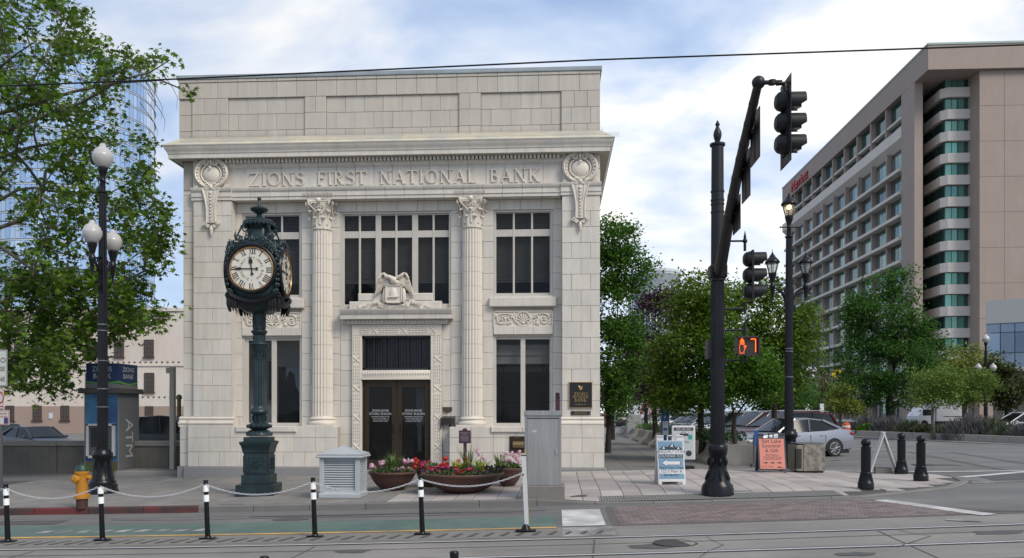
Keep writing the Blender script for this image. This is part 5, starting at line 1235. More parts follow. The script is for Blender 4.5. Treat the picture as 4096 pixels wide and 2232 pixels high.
for v in (540, 510, 520, 488): q.lathe([(17 * kd, h(v)), (17 * kd, h(v - 4))], n=24)
L_(sg, 'pole_head', irong, q, 50)
q = MB(); a = 21 * kd; q.bbox(-a, a, -a, a, h(705), h(672), .02); q.bbox(-a * .8, a * .8, -a * .9, a * .9, h(712), h(705), .01)
for i in (-.8, .8):
    for j in (.1, .9): q.ell((i * a, -a - .01, h(700) + j * .2), .025, 6, 4)
L_(sg, 'clamp', irong, q, 30)
# arm: runs out over the street towards the viewer
end = Vector(W(1908 * 1.59, 208 * 1.59, 12.2)[:1] + (12.2,) + W(1908 * 1.59, 208 * 1.59, 12.2)[1:]) - Vector((x, y, z))
st = Vector((0, -.25, h(690)))
def AP(t): p = st.lerp(end, t); return Vector((p.x, p.y, p.z + .35 * math.sin(PI * t) * .5))
q = MB(); q.tube([AP(i / 12) for i in range(13)], [.125 - .06 * i / 12 for i in range(13)], 14)
q.ell(tuple(end), .10, 10, 8); q.tube([end, end + Vector((.22, 0, .0)), end + Vector((.34, .0, .0))], .035, 8); q.lathe([(.06, -.03), (.06, .03)], tuple(end + Vector((.2, 0, 0))), 8)
for t in (.15, .3, .42, .52, .62, .7, .8, .9): p = AP(t); p2 = AP(t + .012); q.tube([p, p2], .129 - .06 * t, 14)
L_(sg, 'mast_arm', irong, q, 50)
def signal(ox, oy, oz, n=3, plate=True, parent=None, nm='signal_head', s=1.0):
    """three round lenses in housings facing +x, hood over each"""
    q = MB(); hh = .35 * s
    for i in range(n):
        zc = oz - hh * i
        q.tube([(ox - .17 * s, oy, zc), (ox - .13 * s, oy, zc), (ox - .05 * s, oy, zc), (ox + .02, oy, zc)], [.10 * s, .145 * s, .17 * s, .17 * s], 14)
    q.box(ox - .02, ox + .02, oy - .17 * s, oy + .17 * s, oz - hh * (n - .5), oz + hh * .5)
    hd = L_(parent, nm, irong, q, 40)
    for i in range(n):
        zc = oz - hh * i; g = MB(); m_ = 16; v = []; r = .155 * s
        for (xx_, f) in ((ox + .02, 1), (ox + .30 * s, 1)):
            for j in range(m_ + 1): a = math.radians(-50 + 280 * j / m_); v.append((xx_ if (j not in (0, 1, m_ - 1, m_) or f == 0) else min(xx_, ox + .22 * s), oy + r * math.cos(a), zc + r * math.sin(a)))
        for (xx_, f) in ((ox + .30 * s, 1), (ox + .02, 1)):
            for j in range(m_ + 1): a = math.radians(-50 + 280 * j / m_); v.append((xx_ if (j not in (0, 1, m_ - 1, m_)) else min(xx_, ox + .22 * s), oy + (r - .008) * math.cos(a), zc + (r - .008) * math.sin(a)))
        K = m_ + 1; fs = []
        for b_ in range(3):
            for j in range(m_): fs.append((b_ * K + j, b_ * K + j + 1, (b_ + 1) * K + j + 1, (b_ + 1) * K + j))
        g.add(v, fs); L_(hd, 'hood', irong, g, 40)
        g = MB(); g.tube([(ox + .02, oy, zc), (ox + .05 * s, oy, zc)], [.14 * s, .10 * s], 14); L_(hd, 'lens', mat('lens_%d' % i, [(.12, .01, .01), (.14, .08, .01), (.01, .09, .06)][i % 3], .2), g, 40)
    if plate:
        g = MB(); 
        zt, zb_ = oz + hh * .5, oz - hh * (n - .5)
        for (a, b, c, d) in ((-.31, -.17, zb_ - .16, zt + .16), (.17, .31, zb_ - .16, zt + .16), (-.17, .17, zt, zt + .16), (-.17, .17, zb_ - .16, zb_)):
            if c < zb_ - .1 and d > zt + .1:
                g.box(ox - .004, ox + .004, oy + a * s, oy + b * s, c, d)
            else:
                for k_ in range(3): w_ = .34 * s / 3; y0_ = oy - .17 * s + k_ * w_; g.box(ox - .004, ox + .004, y0_ + .015, y0_ + w_ - .015, c, d)
                g.box(ox - .004, ox + .004, oy - .17 * s, oy + .17 * s, (c if c > oz else d - .02), (c + .02 if c > oz else d)); g.box(ox - .004, ox + .004, oy - .17 * s, oy + .17 * s, (d - .02 if c > oz else c), (d if c > oz else c + .02))
        L_(hd, 'backplate', irong, g, 0)
    return hd
sh1 = thing('traffic_light', 'three-lens traffic light with backplate hanging from the end of the mast arm', 'traffic light', (x, y, z))
e = end + Vector((.36, 0, -.02)); g_ = Vector((e.x + .04, e.y, e.z - .27))
signal(g_.x, g_.y, g_.z - .0, 3, True, sh1, 'housing', .90)
q = MB(); q.tube([e - Vector((.1, 0, 0)), e + Vector((.02, 0, -.0)), e + Vector((.03, 0, -.12))], .035, 8); L_(sh1, 'bracket', irong, q)
# three blades hanging along the arm, seen almost edge on
for (t, w_, hh, lab) in ((.36, .62, .62, 'lowest'), (.60, .60, .80, 'middle'), (.80, .60, .78, 'topmost')):
    p = AP(t); sgn_ = thing('hanging_sign', f'{lab} of the three sign blades hanging under the mast arm', 'sign', (x + p.x, y + p.y, z + p.z), .0, 'sign blades on the mast arm')
    q = MB(); q.bbox(.10, .115, -w_ / 2, w_ / 2, -.12 - hh + .3, .0 + .3 - .1, .003); L_(sgn_, 'blade', irong, q, 0)
    q = MB(); q.tube([(0, 0, -.05), (.10, 0, -.1)], .015, 5); q.box(.09, .10, -.02, .02, -hh + .2, .1); L_(sgn_, 'bracket', irong, q)
# side signal and pedestrian signal on brackets
y_s = 0.0; hx = (1893 - 1805) * kd * .95
sh2 = thing('traffic_light', 'three-lens traffic light on brackets at the side of the signal pole', 'traffic light', (x, y, z))
signal((1889 - 1805) * kd, 0, h(657), 3, False, sh2, 'housing', .98)
q = MB(); X_ = (1873 - 1805) * kd
q.tube([(.1, 0, h(611)), (X_, 0, h(611))], .022, 8); q.tube([(.1, 0, h(781)), (X_, 0, h(781))], .022, 8); q.tube([(X_, 0, h(636)), (X_, 0, h(600))], .03, 8); q.ell((X_, 0, h(611)), .055, 8, 6); q.tube([(X_, 0, h(600)), (X_, 0, h(585))], [.03, .003], 6); q.tube([(X_, 0, h(765)), (X_, 0, h(790))], .035, 8)
L_(sh2, 'bracket', irong, q, 50)
pd_ = thing('pedestrian_signal', 'lit pedestrian signal showing an orange raised hand and the number 7', 'pedestrian signal', (x, y, z))
a0, a1, z0, z1 = (1848 - 1805) * kd, (1906 - 1805) * kd, h(899), h(852)
q = MB(); q.tube([(.1, .0, h(835)), (X_, 0, h(835))], .022, 8); q.tube([(.1, 0, h(911)), (X_, 0, h(911))], .022, 8); q.tube([(X_, 0, h(815)), (X_, 0, h(850))], .035, 8); q.tube([(X_, 0, h(899)), (X_, 0, h(915))], .03, 8); q.tube([(X_, 0, h(790)), (X_, 0, h(825))], .008, 5); L_(pd_, 'bracket', irong, q, 50)
q = MB(); q.bbox(a0, a1, -.10, .10, z0, z1, .03)
for (A, B, C, Dd) in ((a0 - .005, a1 + .005, z1 - .03, z1 + .006), (a0 - .005, a1 + .005, z0 - .006, z0 + .03), (a0 - .006, a0 + .03, z0, z1), (a1 - .03, a1 + .006, z0, z1)): q.box(A, B, -.17, -.09, C, Dd)
L_(pd_, 'housing', mat('signal_brown', (.035, .022, .018), .45), q, 0)
led = mat('led_orange', (1, .3, .05), .5, emit=(1, .13, .012), estr=1.7)
hw, hz = (a1 - a0), (z1 - z0); O_ = (a0 + hw * .10, z0 + hz * .12)
hp = [(.10, .0), (.36, .0), (.36, .10), (.38, .2), (.50, .46), (.46, .50), (.37, .38), (.37, .62), (.35, .86), (.31, .86), (.31, .6), (.31, .92), (.26, .95), (.25, .6), (.24, .98), (.19, .97), (.19, .6), (.17, .88), (.12, .86), (.12, .6), (.09, .5), (.08, .3), (.10, .1)]
hp = [(O_[0] + a * hz * .82, O_[1] + b * hz * .78) for a, b in hp]
q = MB()
for i in range(len(hp)):
    A, B = Vector(hp[i]), Vector(hp[(i + 1) % len(hp)]); n_ = max(1, int((B - A).length / .021))
    for j in range(n_): p = A.lerp(B, j / n_); q.box(p.x - .005, p.x + .005, -.115, -.10, p.y - .005, p.y + .005)
stuff(L_(pd_, 'hand_symbol', led, q, 0))
q = MB(); sx_ = a0 + hw * .78
for i in range(4): p = sx_ - .065 + i * .022; q.box(p - .008, p + .008, -.115, -.10, O_[1] + hz * .72, O_[1] + hz * .72 + .016)
for i in range(11): p = O_[1] + .02 + hz * .72 * i / 11; q.box(sx_ + .018, sx_ + .034, -.115, -.10, p, p + .018)
stuff(L_(pd_, 'countdown_digit', led, q, 0))
q = MB(); bk = thing('pedestrian_signal', 'pedestrian signal seen edge on at the left side of the signal pole', 'pedestrian signal', (x, y, z)); q.bbox((1783 - 1805) * kd - .02, (1790 - 1805) * kd, -.05, .35, h(905), h(858), .01); L_(bk, 'housing', irong, q, 0); q = MB(); q.tube([(-.14, .1, h(880)), (-.3, .1, h(880))] if 0 else [((1792 - 1805) * kd, .08, h(882)), ((1788 - 1805) * kd, .15, h(882))], .02, 5); L_(bk, 'bracket', irong, q)
# ---------------- delineator posts and chains
refl = mat('reflective_band', (.90, .92, .90), .3, var=.1, scale=10)
px = []
def delin(x, y, label):
    t = thing('delineator_post', label, 'delineator post', (x, y, zr(x, y) + .012), 0, 'black delineator posts along the cycle lane')
    q = MB(); q.bbox(-.13, .13, -.07, .07, 0, .02, .006); q.lathe([(.06, .02), (.05, .04)], n=12); L_(t, 'base', iron, q)
    q = MB(); q.tube([(0, 0, .04), (-.018, 0, .5), (-.035, 0, .985)], [.045, .04, .038], 14); L_(t, 'post', iron, q, 50)
    for z0 in (.80, .63): q = MB(); q.tube([(-.029 if z0 > .7 else -.022, 0, z0), (-.032 if z0 > .7 else -.026, 0, z0 + .115)], .048, 14); L_(t, 'reflective_band', refl, q, 50)
    q = MB(); q.tube([(-.036, -.06, .93), (-.036, .05, .93)], .012, 6); q.lathe([(.04, .975), (.042, .985), (.03, 1.0)], (-.035, 0, 0), 12); L_(t, 'cap', iron, q, 50)
    return t
names = ['black banded delineator post at the left picture edge', 'black banded delineator post in front of the big left lamp post', 'black banded delineator post in front of the bank left corner', 'black banded delineator post between street clock and white louvred box', 'black banded delineator post in front of the flower bowls']
P0 = None; DP = []
for (u, v), nm in zip(((4, 1368), (247, 1364), (511, 1361), (784, 1356), (1059, 1349)), names):
    x, y, z = GD(u, v, zr); 
    if P0 is None: P0 = delin(x, 13.5, nm)
    else: d2 = dup(P0, (x, 13.5, zr(x, 13.5) + .012), 0, nm)
    DP.append(x)
for u, nm in ((666, 'nearer black post, only its cap showing at the bottom edge below the clock'), (1144, 'nearer black post, its cap and bolt showing at the bottom edge below the flower bowls')):
    y = 6.9 if u > 1000 else 6.45; x = ray(u * 1.59) * y; dup(P0, (x + .03, y, EYE - (1386 - 1037 if u > 1000 else 1399 - 1037) * dep(x, y) / 2035 - 1.0), 0, nm)
x, y, z = GD(1323, 1338, zr); y = 13.55
wd = thing('white_delineator', 'white flat delineator paddle on a black rubber base at the end of the chain', 'delineator post', (x, y, z + .01), 0)
q = MB(); q.bbox(-.17, .17, -.10, .10, 0, .03, .01); q.lathe([(.09, .03), (.07, .06), (.035, .12)], n=12); L_(wd, 'base', iron, q)
q = MB(); q.hexa([(-.02, -.02, .10), (.045, -.02, .10), (.045, .02, .10), (-.02, .02, .10), (-.075, -.02, 1.27), (.0, -.02, 1.27), (.0, .02, 1.27), (-.075, .02, 1.27)]); L_(wd, 'paddle', mat('white_plastic', (.55, .56, .58), .5, var=.08), q, 0)
q = MB(); q.hexa([(.046, -.01, .12), (.052, -.01, .12), (.052, .02, .12), (.046, .02, .12), (-.02, -.01, 1.36), (-.002, -.01, 1.36), (-.002, .02, 1.36), (-.02, .02, 1.36)]); L_(wd, 'edge_strip', mat('orange_edge', (.55, .38, .12), .6), q, 0)
q = MB(); q.box(-.08, .004, -.024, .024, 1.265, 1.28); q.ell((-.045, -.03, .95), .015, 6, 5); L_(wd, 'cap', iron, q, 0)
chm = mat('chain_white', (.52, .53, .55), .45, var=.1, scale=12)
lk = MB(); R1, L1, rr = .0125, .017, .0048
pts = [(R1 * math.cos(a) * 1.0, 0, (L1 if 0 < i < 8 else -L1 if 8 < i < 16 else 0) + R1 * math.sin(a)) for i, a in enumerate([2 * PI * i / 16 for i in range(17)])]
pts = [(L1 * (1 if math.cos(a) > 0 else -1) * 1.0 + R1 * math.cos(a), 0, R1 * math.sin(a)) for a in [2 * PI * (i + .5) / 10 for i in range(11)]]
lk.tube(pts, rr, 5); me_l = lk.mesh('link', chm, 60)
ends = [(x - .035, 13.47, zr(x, 13.5) + .012 + .93) for x in DP]; ends = [(ends[0][0] - 1.85, 13.47, ends[0][2] - .05)] + ends + [(wd.location.x - .06, 13.47, wd.location.z + .98)]
clab = ['white link chain span leaving the left picture edge', 'white link chain span in front of the yellow hydrant', 'white link chain span in front of the low concrete wall end', 'white link chain span in front of the clock plinth', 'white link chain span in front of the white louvred box', 'white link chain span in front of the large flower bowl']
for i in range(len(ends) - 1):
    A, B = Vector(ends[i]), Vector(ends[i + 1]); c = thing('chain', clab[i], 'chain', tuple(A), 0, 'chain spans between the delineators'); sag = .20 if i != 5 else .17; n_ = int((B - A).length * 1.03 / .047)
    for j in range(n_):
        t = (j + .5) / n_; p = (B - A) * t; p.z -= sag * 4 * t * (1 - t); t2 = t + .01; p2 = (B - A) * t2; p2.z -= sag * 4 * t2 * (1 - t2); dr = (p2 - p).normalized()
        o = link('link', me_l, c, False); M = dr.to_track_quat('X', 'Z').to_matrix().to_4x4() @ Matrix.Rotation(PI / 2 * (j % 2) + .4, 4, 'X'); M.translation = p; o.matrix_local = M
# ---------------- hydrant
x, y, z = GD(196, 1281); y += .15
hy = thing('fire_hydrant', 'yellow fire hydrant with dark green cap beside the red kerb', 'hydrant', (x, y, z), -.15)
yl = mat('hydrant_yellow', (.50, .22, .022), .45, var=.2, scale=6, col2=(.40, .17, .02))
kd = dep(x, y) / 2035; f = lambda v: (1281 - v) * kd
q = MB(); q.lathe([(13 * kd, 0), (13.5 * kd, f(1258)), (13 * kd, f(1250))], n=18); L_(hy, 'barrel_foot', mat('hydrant_rust', (.06, .025, .018), .7, var=.3, scale=12), q)
q = MB(); q.lathe([(18 * kd, f(1256)), (18.5 * kd, f(1250)), (18 * kd, f(1246)), (14 * kd, f(1245)), (13.5 * kd, f(1200)), (15 * kd, f(1196)), (17 * kd, f(1192)), (17 * kd, f(1188)), (15 * kd, f(1187))], n=24)
for i in range(10): a = i * PI / 5; q.ell((16.5 * kd * math.cos(a), 16.5 * kd * math.sin(a), f(1247)), .022, 6, 4)
L_(hy, 'body', yl, q, 45)
q = MB(); q.lathe([(16 * kd, f(1188)), (16 * kd, f(1183)), (13.5 * kd, f(1178)), (12 * kd, f(1173)), (5 * kd, f(1171)), (3.5 * kd, f(1170)), (3.5 * kd, f(1165))], n=20); L_(hy, 'bonnet', mat('hydrant_green', (.012, .05, .028), .45, var=.15), q, 45)
for nm, d_, r in (('pumper_nozzle', (-.25, -1, 0), 9.5), ('hose_nozzle', (1, .1, 0), 6), ('hose_nozzle', (-1, .15, 0), 6)):
    d = Vector(d_).normalized(); c = Vector((0, 0, f(1206 if r > 8 else 1203))); q = MB(); q.tube([c + d * 8 * kd, c + d * 19 * kd, c + d * 19.5 * kd, c + d * 23 * kd, c + d * 24 * kd], [r * .8 * kd, r * .85 * kd, r * 1.15 * kd, r * 1.1 * kd, r * .8 * kd], 14); q.tube([c + d * 24 * kd, c + d * 27 * kd], r * .3 * kd, 5); L_(hy, nm, yl, q, 40)
# ---------------- white louvred box
x0, y0, z = GD(801, 1258); x1 = ray(905 * 1.59) * y0 ; w_ = (x1 - x0)
lb = thing('louvred_box', 'pale grey louvred utility enclosure with a low pyramid lid on the pavement', 'utility box', (x0 + w_ / 2, y0 + w_ * .42, z - .02))
kd = dep(x0, y0) / 2035; g = w_ / 2; gd_ = w_ * .42; f = lambda v: (1258 - v) * kd
lbm = mat('box_pale_grey', (.40, .42, .44), .45, var=.08, scale=4, streak=.05)
q = MB(); q.bbox(-g - .05, g + .05, -gd_ - .05, gd_ + .05, -.06, .06, .012); L_(lb, 'concrete_base', mat('base_concrete', (.20, .185, .17), .9, var=.2, scale=6, bump=.3), q, 0)
q = MB(); q.bbox(-g, g, -gd_, gd_, .062, .14, .01); q.hexa([(-g + .0, -gd_ + .0, .14), (g, -gd_, .14), (g, gd_, .14), (-g, gd_, .14), (-g + .035, -gd_ + .035, .20), (g - .035, -gd_ + .035, .20), (g - .035, gd_ - .035, .20), (-g + .035, gd_ - .035, .20)])
zt = f(1150); e = .045
for sx_ in (-1, 1):
    for sy in (-1, 1): cx, cy = sx_ * (g - e - .02), sy * (gd_ - e - .02); q.bbox(cx - .05, cx + .05, cy - .05, cy + .05, .19, zt, .006)
q.box(-g + e, g - e, -gd_ + e + .01, gd_ - e - .01, zt - .06, zt); q.box(-g + e, g - e, -gd_ + e + .01, gd_ - e - .01, .19, .26); L_(lb, 'frame', lbm, q, 0)
q = MB(); a, b = g + .055, gd_ + .055; q.bbox(-a, a, -b, b, zt, zt + .045, .015); a -= .02; b -= .02; q.bbox(-a, a, -b, b, zt + .045, zt + .085, .01)
q.add([(-a, -b, zt + .085), (a, -b, zt + .085), (a, b, zt + .085), (-a, b, zt + .085), (0, 0, zt + .26)], [(0, 1, 4), (1, 2, 4), (2, 3, 4), (3, 0, 4), (3, 2, 1, 0)]); L_(lb, 'lid', lbm, q, 0)
q = MB(); q.box(-g + .1, g - .1, -gd_ + .1, gd_ - .1, .2, zt - .02); L_(lb, 'inside', mat('box_inside', (.03, .03, .028), .9), q, 0)
ns = 12; hs_ = (zt - .06 - .26) / ns
q = MB(); q.hexa([(-g + .11, -gd_ + .055, 0), (g - .11, -gd_ + .055, 0), (g - .11, -gd_ + .09, hs_ * .75), (-g + .11, -gd_ + .09, hs_ * .75), (-g + .11, -gd_ + .062, -.008), (g - .11, -gd_ + .062, -.008), (g - .11, -gd_ + .1, hs_ * .75 - .008), (-g + .11, -gd_ + .1, hs_ * .75 - .008)]); m1 = q.mesh('louvre', lbm)
q = MB(); q.hexa([(g - .055, -gd_ + .11, 0), (g - .055, gd_ - .11, 0), (g - .09, gd_ - .11, hs_ * .75), (g - .09, -gd_ + .11, hs_ * .75), (g - .062, -gd_ + .11, -.008), (g - .062, gd_ - .11, -.008), (g - .1, gd_ - .11, hs_ * .75 - .008), (g - .1, -gd_ + .11, hs_ * .75 - .008)]); m2 = q.mesh('louvre', lbm)
for i in range(ns):
    for m_ in (m1, m2): o = link('louvre', m_, lb, False); o.location = (0, 0, .27 + i * hs_)
# ---------------- steel cabinet
x0, y0, z = GD(1311, 1258); x1 = ray(1421 * 1.59) * y0; w_ = (x1 - x0) / 2; kd = dep(x0, y0) / 2035; f = lambda v: (1258 - v) * kd
sc_ = thing('steel_cabinet', 'tall brushed steel electrical cabinet on a concrete base by the bank corner', 'cabinet', (x0 + w_, y0 + .38, z))
q = MB(); q.bbox(-w_, w_, -.38, .38, -.08, f(1222), .015); L_(sc_, 'concrete_base', mat('base_concrete', (.20, .185, .17), .9, var=.2, scale=6, bump=.3), q, 0)
stl = mat('brushed_steel', (.42, .41, .395), .42, .65, var=.25, scale=1.4, col2=(.34, .335, .325), streak=.3, st_scale=(14, 14, .5), bump=.05, bscale=30)
g = w_ - .07; q = MB(); q.bbox(-g, g, -.32, .32, f(1222), f(1046), .008); L_(sc_, 'cabinet_body', stl, q, 0)
q = MB(); q.bbox(-g - .015, g + .015, -.34, .34, f(1046), f(1033), .006); L_(sc_, 'cabinet_top', stl, q, 0)
q = MB(); q.box(-g + .05, -g + .056, -.3225, -.32, f(1218), f(1050)); q.box(g - .056, g - .05, -.3225, -.32, f(1218), f(1050)); q.box(-g + .05, g - .05, -.3225, -.32, f(1054), f(1051)); L_(sc_, 'door_seam', mat('seam_dark', (.05, .05, .05), .6), q, 0)
q = MB(); q.bbox(g - .12, g - .09, -.35, -.32, f(1142), f(1130), .004); L_(sc_, 'latch', mat('latch_steel', (.6, .6, .6), .3, .8), q, 0)
q = MB(); q.box(-g + .16, -g + .25, -.3232, -.32, f(1088), f(1082)); L_(sc_, 'small_label', mat('label_pale', (.5, .5, .46), .6), q, 0)
# ---------------- bowls with flowers
ter = mat('brown_bowl', (.115, .052, .038), .6, var=.2, scale=5, col2=(.085, .045, .036), bump=.15, bscale=90)
soil = mat('soil', (.03, .02, .014), .95)
leafg = mat('flower_leaf', (.07, .13, .028), .6, var=.2, scale=8, isl=.35, trans=.3); bladeg = mat('grass_blade', (.13, .20, .05), .55, isl=.3, trans=.3)
fcol = {'pink': (.75, .34, .48), 'palepink': (.80, .55, .64), 'red': (.65, .04, .02), 'magenta': (.55, .04, .15), 'yellow': (.60, .42, .03), 'white': (.7, .68, .66), 'purple': (.13, .03, .13), 'dark': (.022, .010, .016), 'lime': (.28, .34, .06)}
FM = {k_: mat('petal_' + k_, c, .6, isl=.2, trans=.25) for k_, c in fcol.items()}
def petals(q, c, r, n=9):
    for i in range(n):
        p = Vector((RND.gauss(0, 1), RND.gauss(0, 1), RND.gauss(0, 1))).normalized(); o = Vector(c) + p * r * RND.uniform(.3, 1); t = p.orthogonal().normalized(); b = p.cross(t); s = r * RND.uniform(.30, .5)
        q.add([o - t * s, o - b * s, o + t * s, o + b * s], [(0, 1, 2, 3)])
def bowl(u0, u1, v, zrim_v, y_extra, spec, label):
    x0, y0, z = GD((u0 + u1) / 2, v); kd = dep(x0, y0) / 2035; R_ = (u1 - u0) / 2 * kd; yc = y0 + R_ * .62; R_ *= dep(x0, yc) / dep(x0, y0); xc = ray((u0 + u1) / 2 * 1.59) * yc; z = zs(xc, yc); hh = .46
    b = thing('flower_bowl', label, 'planter', (xc, yc, z), 0, 'brown bowl planters with flowers')
    q = MB(); q.lathe([(R_ * .32, .0), (R_ * .45, .03), (R_ * .68, .14), (R_ * .86, .28), (R_ * .95, hh - .07), (R_ * 1.0, hh - .055), (R_ * 1.015, hh - .02), (R_ * 1.0, hh), (R_ * .95, hh), (R_ * .93, hh - .05), (.01, hh - .06)], n=48); L_(b, 'bowl', ter, q, 50)
    q = MB(); q.lathe([(R_ * .94, hh - .07), (.01, hh - .04)], n=24); L_(b, 'soil', soil, q)
    q = MB()
    for i in range(int(1500 * R_)):
        a = RND.uniform(0, 2 * PI); r = R_ * .9 * math.sqrt(RND.random()); c = Vector((r * math.cos(a), r * math.sin(a), hh - .04 + RND.random() * .20 * (1.1 - r / R_ * .6))); n_ = Vector((RND.gauss(0, .7), RND.gauss(0, .7), 1)).normalized(); t = n_.orthogonal().normalized() ; t.rotate(Matrix.Rotation(RND.uniform(0, 6), 3, n_)); bb = n_.cross(t); s = RND.uniform(.02, .045)
        q.add([c - t * s, c - bb * s * .6, c + t * s, c + bb * s * .6], [(0, 1, 2, 3)])
    stuff(L_(b, 'foliage', leafg, q, 0))
    for (kind, col, px_, py_, n_, sp, hz) in spec:
        q = MB(); cx, cy = px_ * R_, py_ * R_
        if kind == 'grass':
            for i in range(n_):
                a = RND.uniform(0, 2 * PI); l = hz * RND.uniform(.6, 1); d = Vector((math.cos(a), math.sin(a), 0)); b0 = Vector((cx, cy, hh - .04)) + d * .04; lean = RND.uniform(.1, .7) * sp
                w2 = .012 if col == 'thin' else .028; p1 = b0 + d * lean * .4 + Vector((0, 0, l * .6)); p2 = b0 + d * lean + Vector((0, 0, l * RND.uniform(.8, 1))); s_ = d.cross(Vector((0, 0, 1))) * w2
                q.add([b0 - s_ * .6, b0 + s_ * .6, p1 + s_, p1 - s_, p2], [(0, 1, 2, 3), (3, 2, 4)])
            stuff(L_(b, 'grass_tuft', bladeg if col != 'lime' else FM['lime'], q, 0)); continue
        for i in range(n_):
            a = RND.uniform(0, 2 * PI); r = sp * math.sqrt(RND.random()); c = Vector((cx + r * math.cos(a), cy + r * math.sin(a) * .7, hh + RND.uniform(.02, hz)))
            if c.xy.length > R_ * 1.0: c.xy *= R_ / c.xy.length
            petals(q, c, .065 if kind == 'head' else .035, 24 if kind == 'head' else 9)
        L_(b, 'blossoms', FM[col], q, 0)['kind'] = 'stuff'
    return b
bowl(928, 1047, 1238, 0, 0, [('head', 'palepink', -.6, -.1, 7, .28, .22), ('head', 'palepink', .55, -.1, 6, .25, .28), ('head', 'pink', -.75, .1, 3, .2, .2), ('head', 'pink', .75, .2, 3, .2, .3), ('grass', 'thin', .0, .1, 90, .6, .55), ('small', 'purple', .0, -.3, 14, .3, .1), ('small', 'pink', .3, -.2, 6, .3, .12)], 'small bowl planter with pale pink geraniums beside the louvred box')
bowl(1045, 1120, 1228, 0, 0, [('head', 'red', .0, .0, 9, .55, .28), ('head', 'magenta', -.5, -.2, 6, .3, .2), ('small', 'pink', .3, -.4, 10, .3, .12)], 'bowl planter with red geraniums half hidden behind the largest bowl')
bowl(1240, 1316, 1226, 0, 0, [('head', 'palepink', -.1, .0, 8, .6, .40), ('small', 'yellow', -.4, .2, 6, .3, .15), ('head', 'pink', .4, .1, 4, .3, .28), ('grass', 'thin', -.6, .2, 30, .5, .5)], 'bowl planter with tall pink geraniums between largest bowl and steel cabinet')
bowl(1060, 1268, 1246, 0, 0, [('head', 'red', -.25, .45, 9, .55, .34), ('head', 'magenta', -.45, -.3, 7, .25, .16), ('head', 'magenta', .10, -.45, 8, .25, .12), ('small', 'red', .02, -.4, 20, .2, .1), ('small', 'dark', -.35, -.35, 60, .28, .12), ('small', 'dark', .72, -.1, 70, .28, .16), ('small', 'yellow', -.15, -.2, 9, .3, .2), ('small', 'purple', -.75, -.2, 24, .22, .06), ('small', 'purple', .45, -.5, 20, .3, .06), ('small', 'yellow', .5, -.2, 8, .3, .2), ('grass', 'lime', -.12, -.1, 26, .5, .42), ('grass', 'lime', .42, -.05, 22, .6, .44), ('head', 'palepink', .45, .5, 6, .3, .5), ('grass', 'thin', .1, .4, 30, .5, .75)], 'largest bowl planter with mixed red, magenta and dark flowers at the kerb')
# ---------------- purple heritage sign and post
pur = mat('plum_paint', (.060, .024, .040), .4, var=.1)
x, y, z = GD(1170, 1180); y = D - 1.0; x = ray(1170 * 1.59) * y; z = zs(x, y); kd = dep(x, y) / 2035; zt = EYE - (1078 - 1037) * kd - z; zb_ = EYE - (1115 - 1037) * kd - z
hs2 = thing('heritage_sign', 'small plum coloured information sign on a post behind the flower bowls', 'sign', (x, y, z))
q = MB(); q.bbox(-.045, .045, -.03, .03, 0, zb_ + .1, .006); L_(hs2, 'post', pur, q, 0)
a = 15 * kd; q = MB(); q.prism([(-a, zb_), (a, zb_), (a, zt - .05)] + [(a * .45 * math.cos(t) , zt - .05 + .06 * math.sin(t)) for t in [PI * i / 8 for i in range(9)]] + [(-a, zt - .05)], -.055, -.035); pn = L_(hs2, 'panel', pur, q, 0)
q = MB(); put_text(q, 'Eagle Emporium', 0, -.057, zt - .13, .05, .001, sx=.8); put_text(q, 'Building', 0, -.057, zt - .17, .04, .001)
for i in range(7): q.box(-a * .7, a * (.7 - .15 * (i % 3 == 2)), -.0565, -.055, zt - .21 - i * .022, zt - .205 - i * .022)
L_(pn, 'lettering', mat('sign_grey', (.35, .33, .36), .6), q, 0)
x = ray(1403 * 1.59) * 20.4; z = zs(x, 20.4); kd = dep(x, 20.4) / 2035; zt = EYE + (1037 - 987) * kd - z
pp = thing('plum_post', 'plum square post with a ball top behind the steel cabinet', 'post', (x, 20.4, z)); q = MB(); q.bbox(-.055, .055, -.055, .055, 0, zt - .13, .008); L_(pp, 'shaft', pur, q, 0); q = MB(); q.bbox(-.07, .07, -.07, .07, zt - .13, zt - .10, .008); q.lathe([(.03, zt - .1), (.055, zt - .07), (.06, zt - .03), (.03, zt)], n=12); L_(pp, 'finial', pur, q, 30)
# ---------------- bollards
def bollard(u, v, label, first=None):
    x, y, z = GD(u, v, zs); y += .15; z = zs(x, y) + .012
    if first: return dup(first, (x, y, z), 0, label)
    b = thing('bollard', label, 'bollard', (x, y, z), 0, 'black ball-topped bollards on the corner'); s = 1.07 / 130
    q = MB(); q.lathe([(20 * s, 0), (20 * s, 14 * s), (19 * s, 17 * s), (17 * s, 19 * s), (15 * s, 28 * s), (13.5 * s, 38 * s), (14 * s, 40 * s), (13.5 * s, 42 * s), (12 * s, 43 * s)], n=28)
    for i in range(22): a = i * 2 * PI / 22; q.tube([(17.5 * s * math.cos(a), 17.5 * s * math.sin(a), 18 * s), (14.8 * s * math.cos(a), 14.8 * s * math.sin(a), 30 * s), (13.6 * s * math.cos(a), 13.6 * s * math.sin(a), 37 * s)], .008, 4)
    L_(b, 'base', iron, q, 50)
    q = fluted(12 * s, 43 * s, 106 * s, 16, 5, .007); L_(b, 'shaft', iron, q, 50)
    q = MB(); q.lathe([(13 * s, 106 * s), (13 * s, 108 * s), (9 * s, 109 * s), (9 * s, 111 * s)], n=20); q.ell((0, 0, 119 * s), 12 * s, 20, 12); L_(b, 'ball_cap', iron, q, 60)
    return b
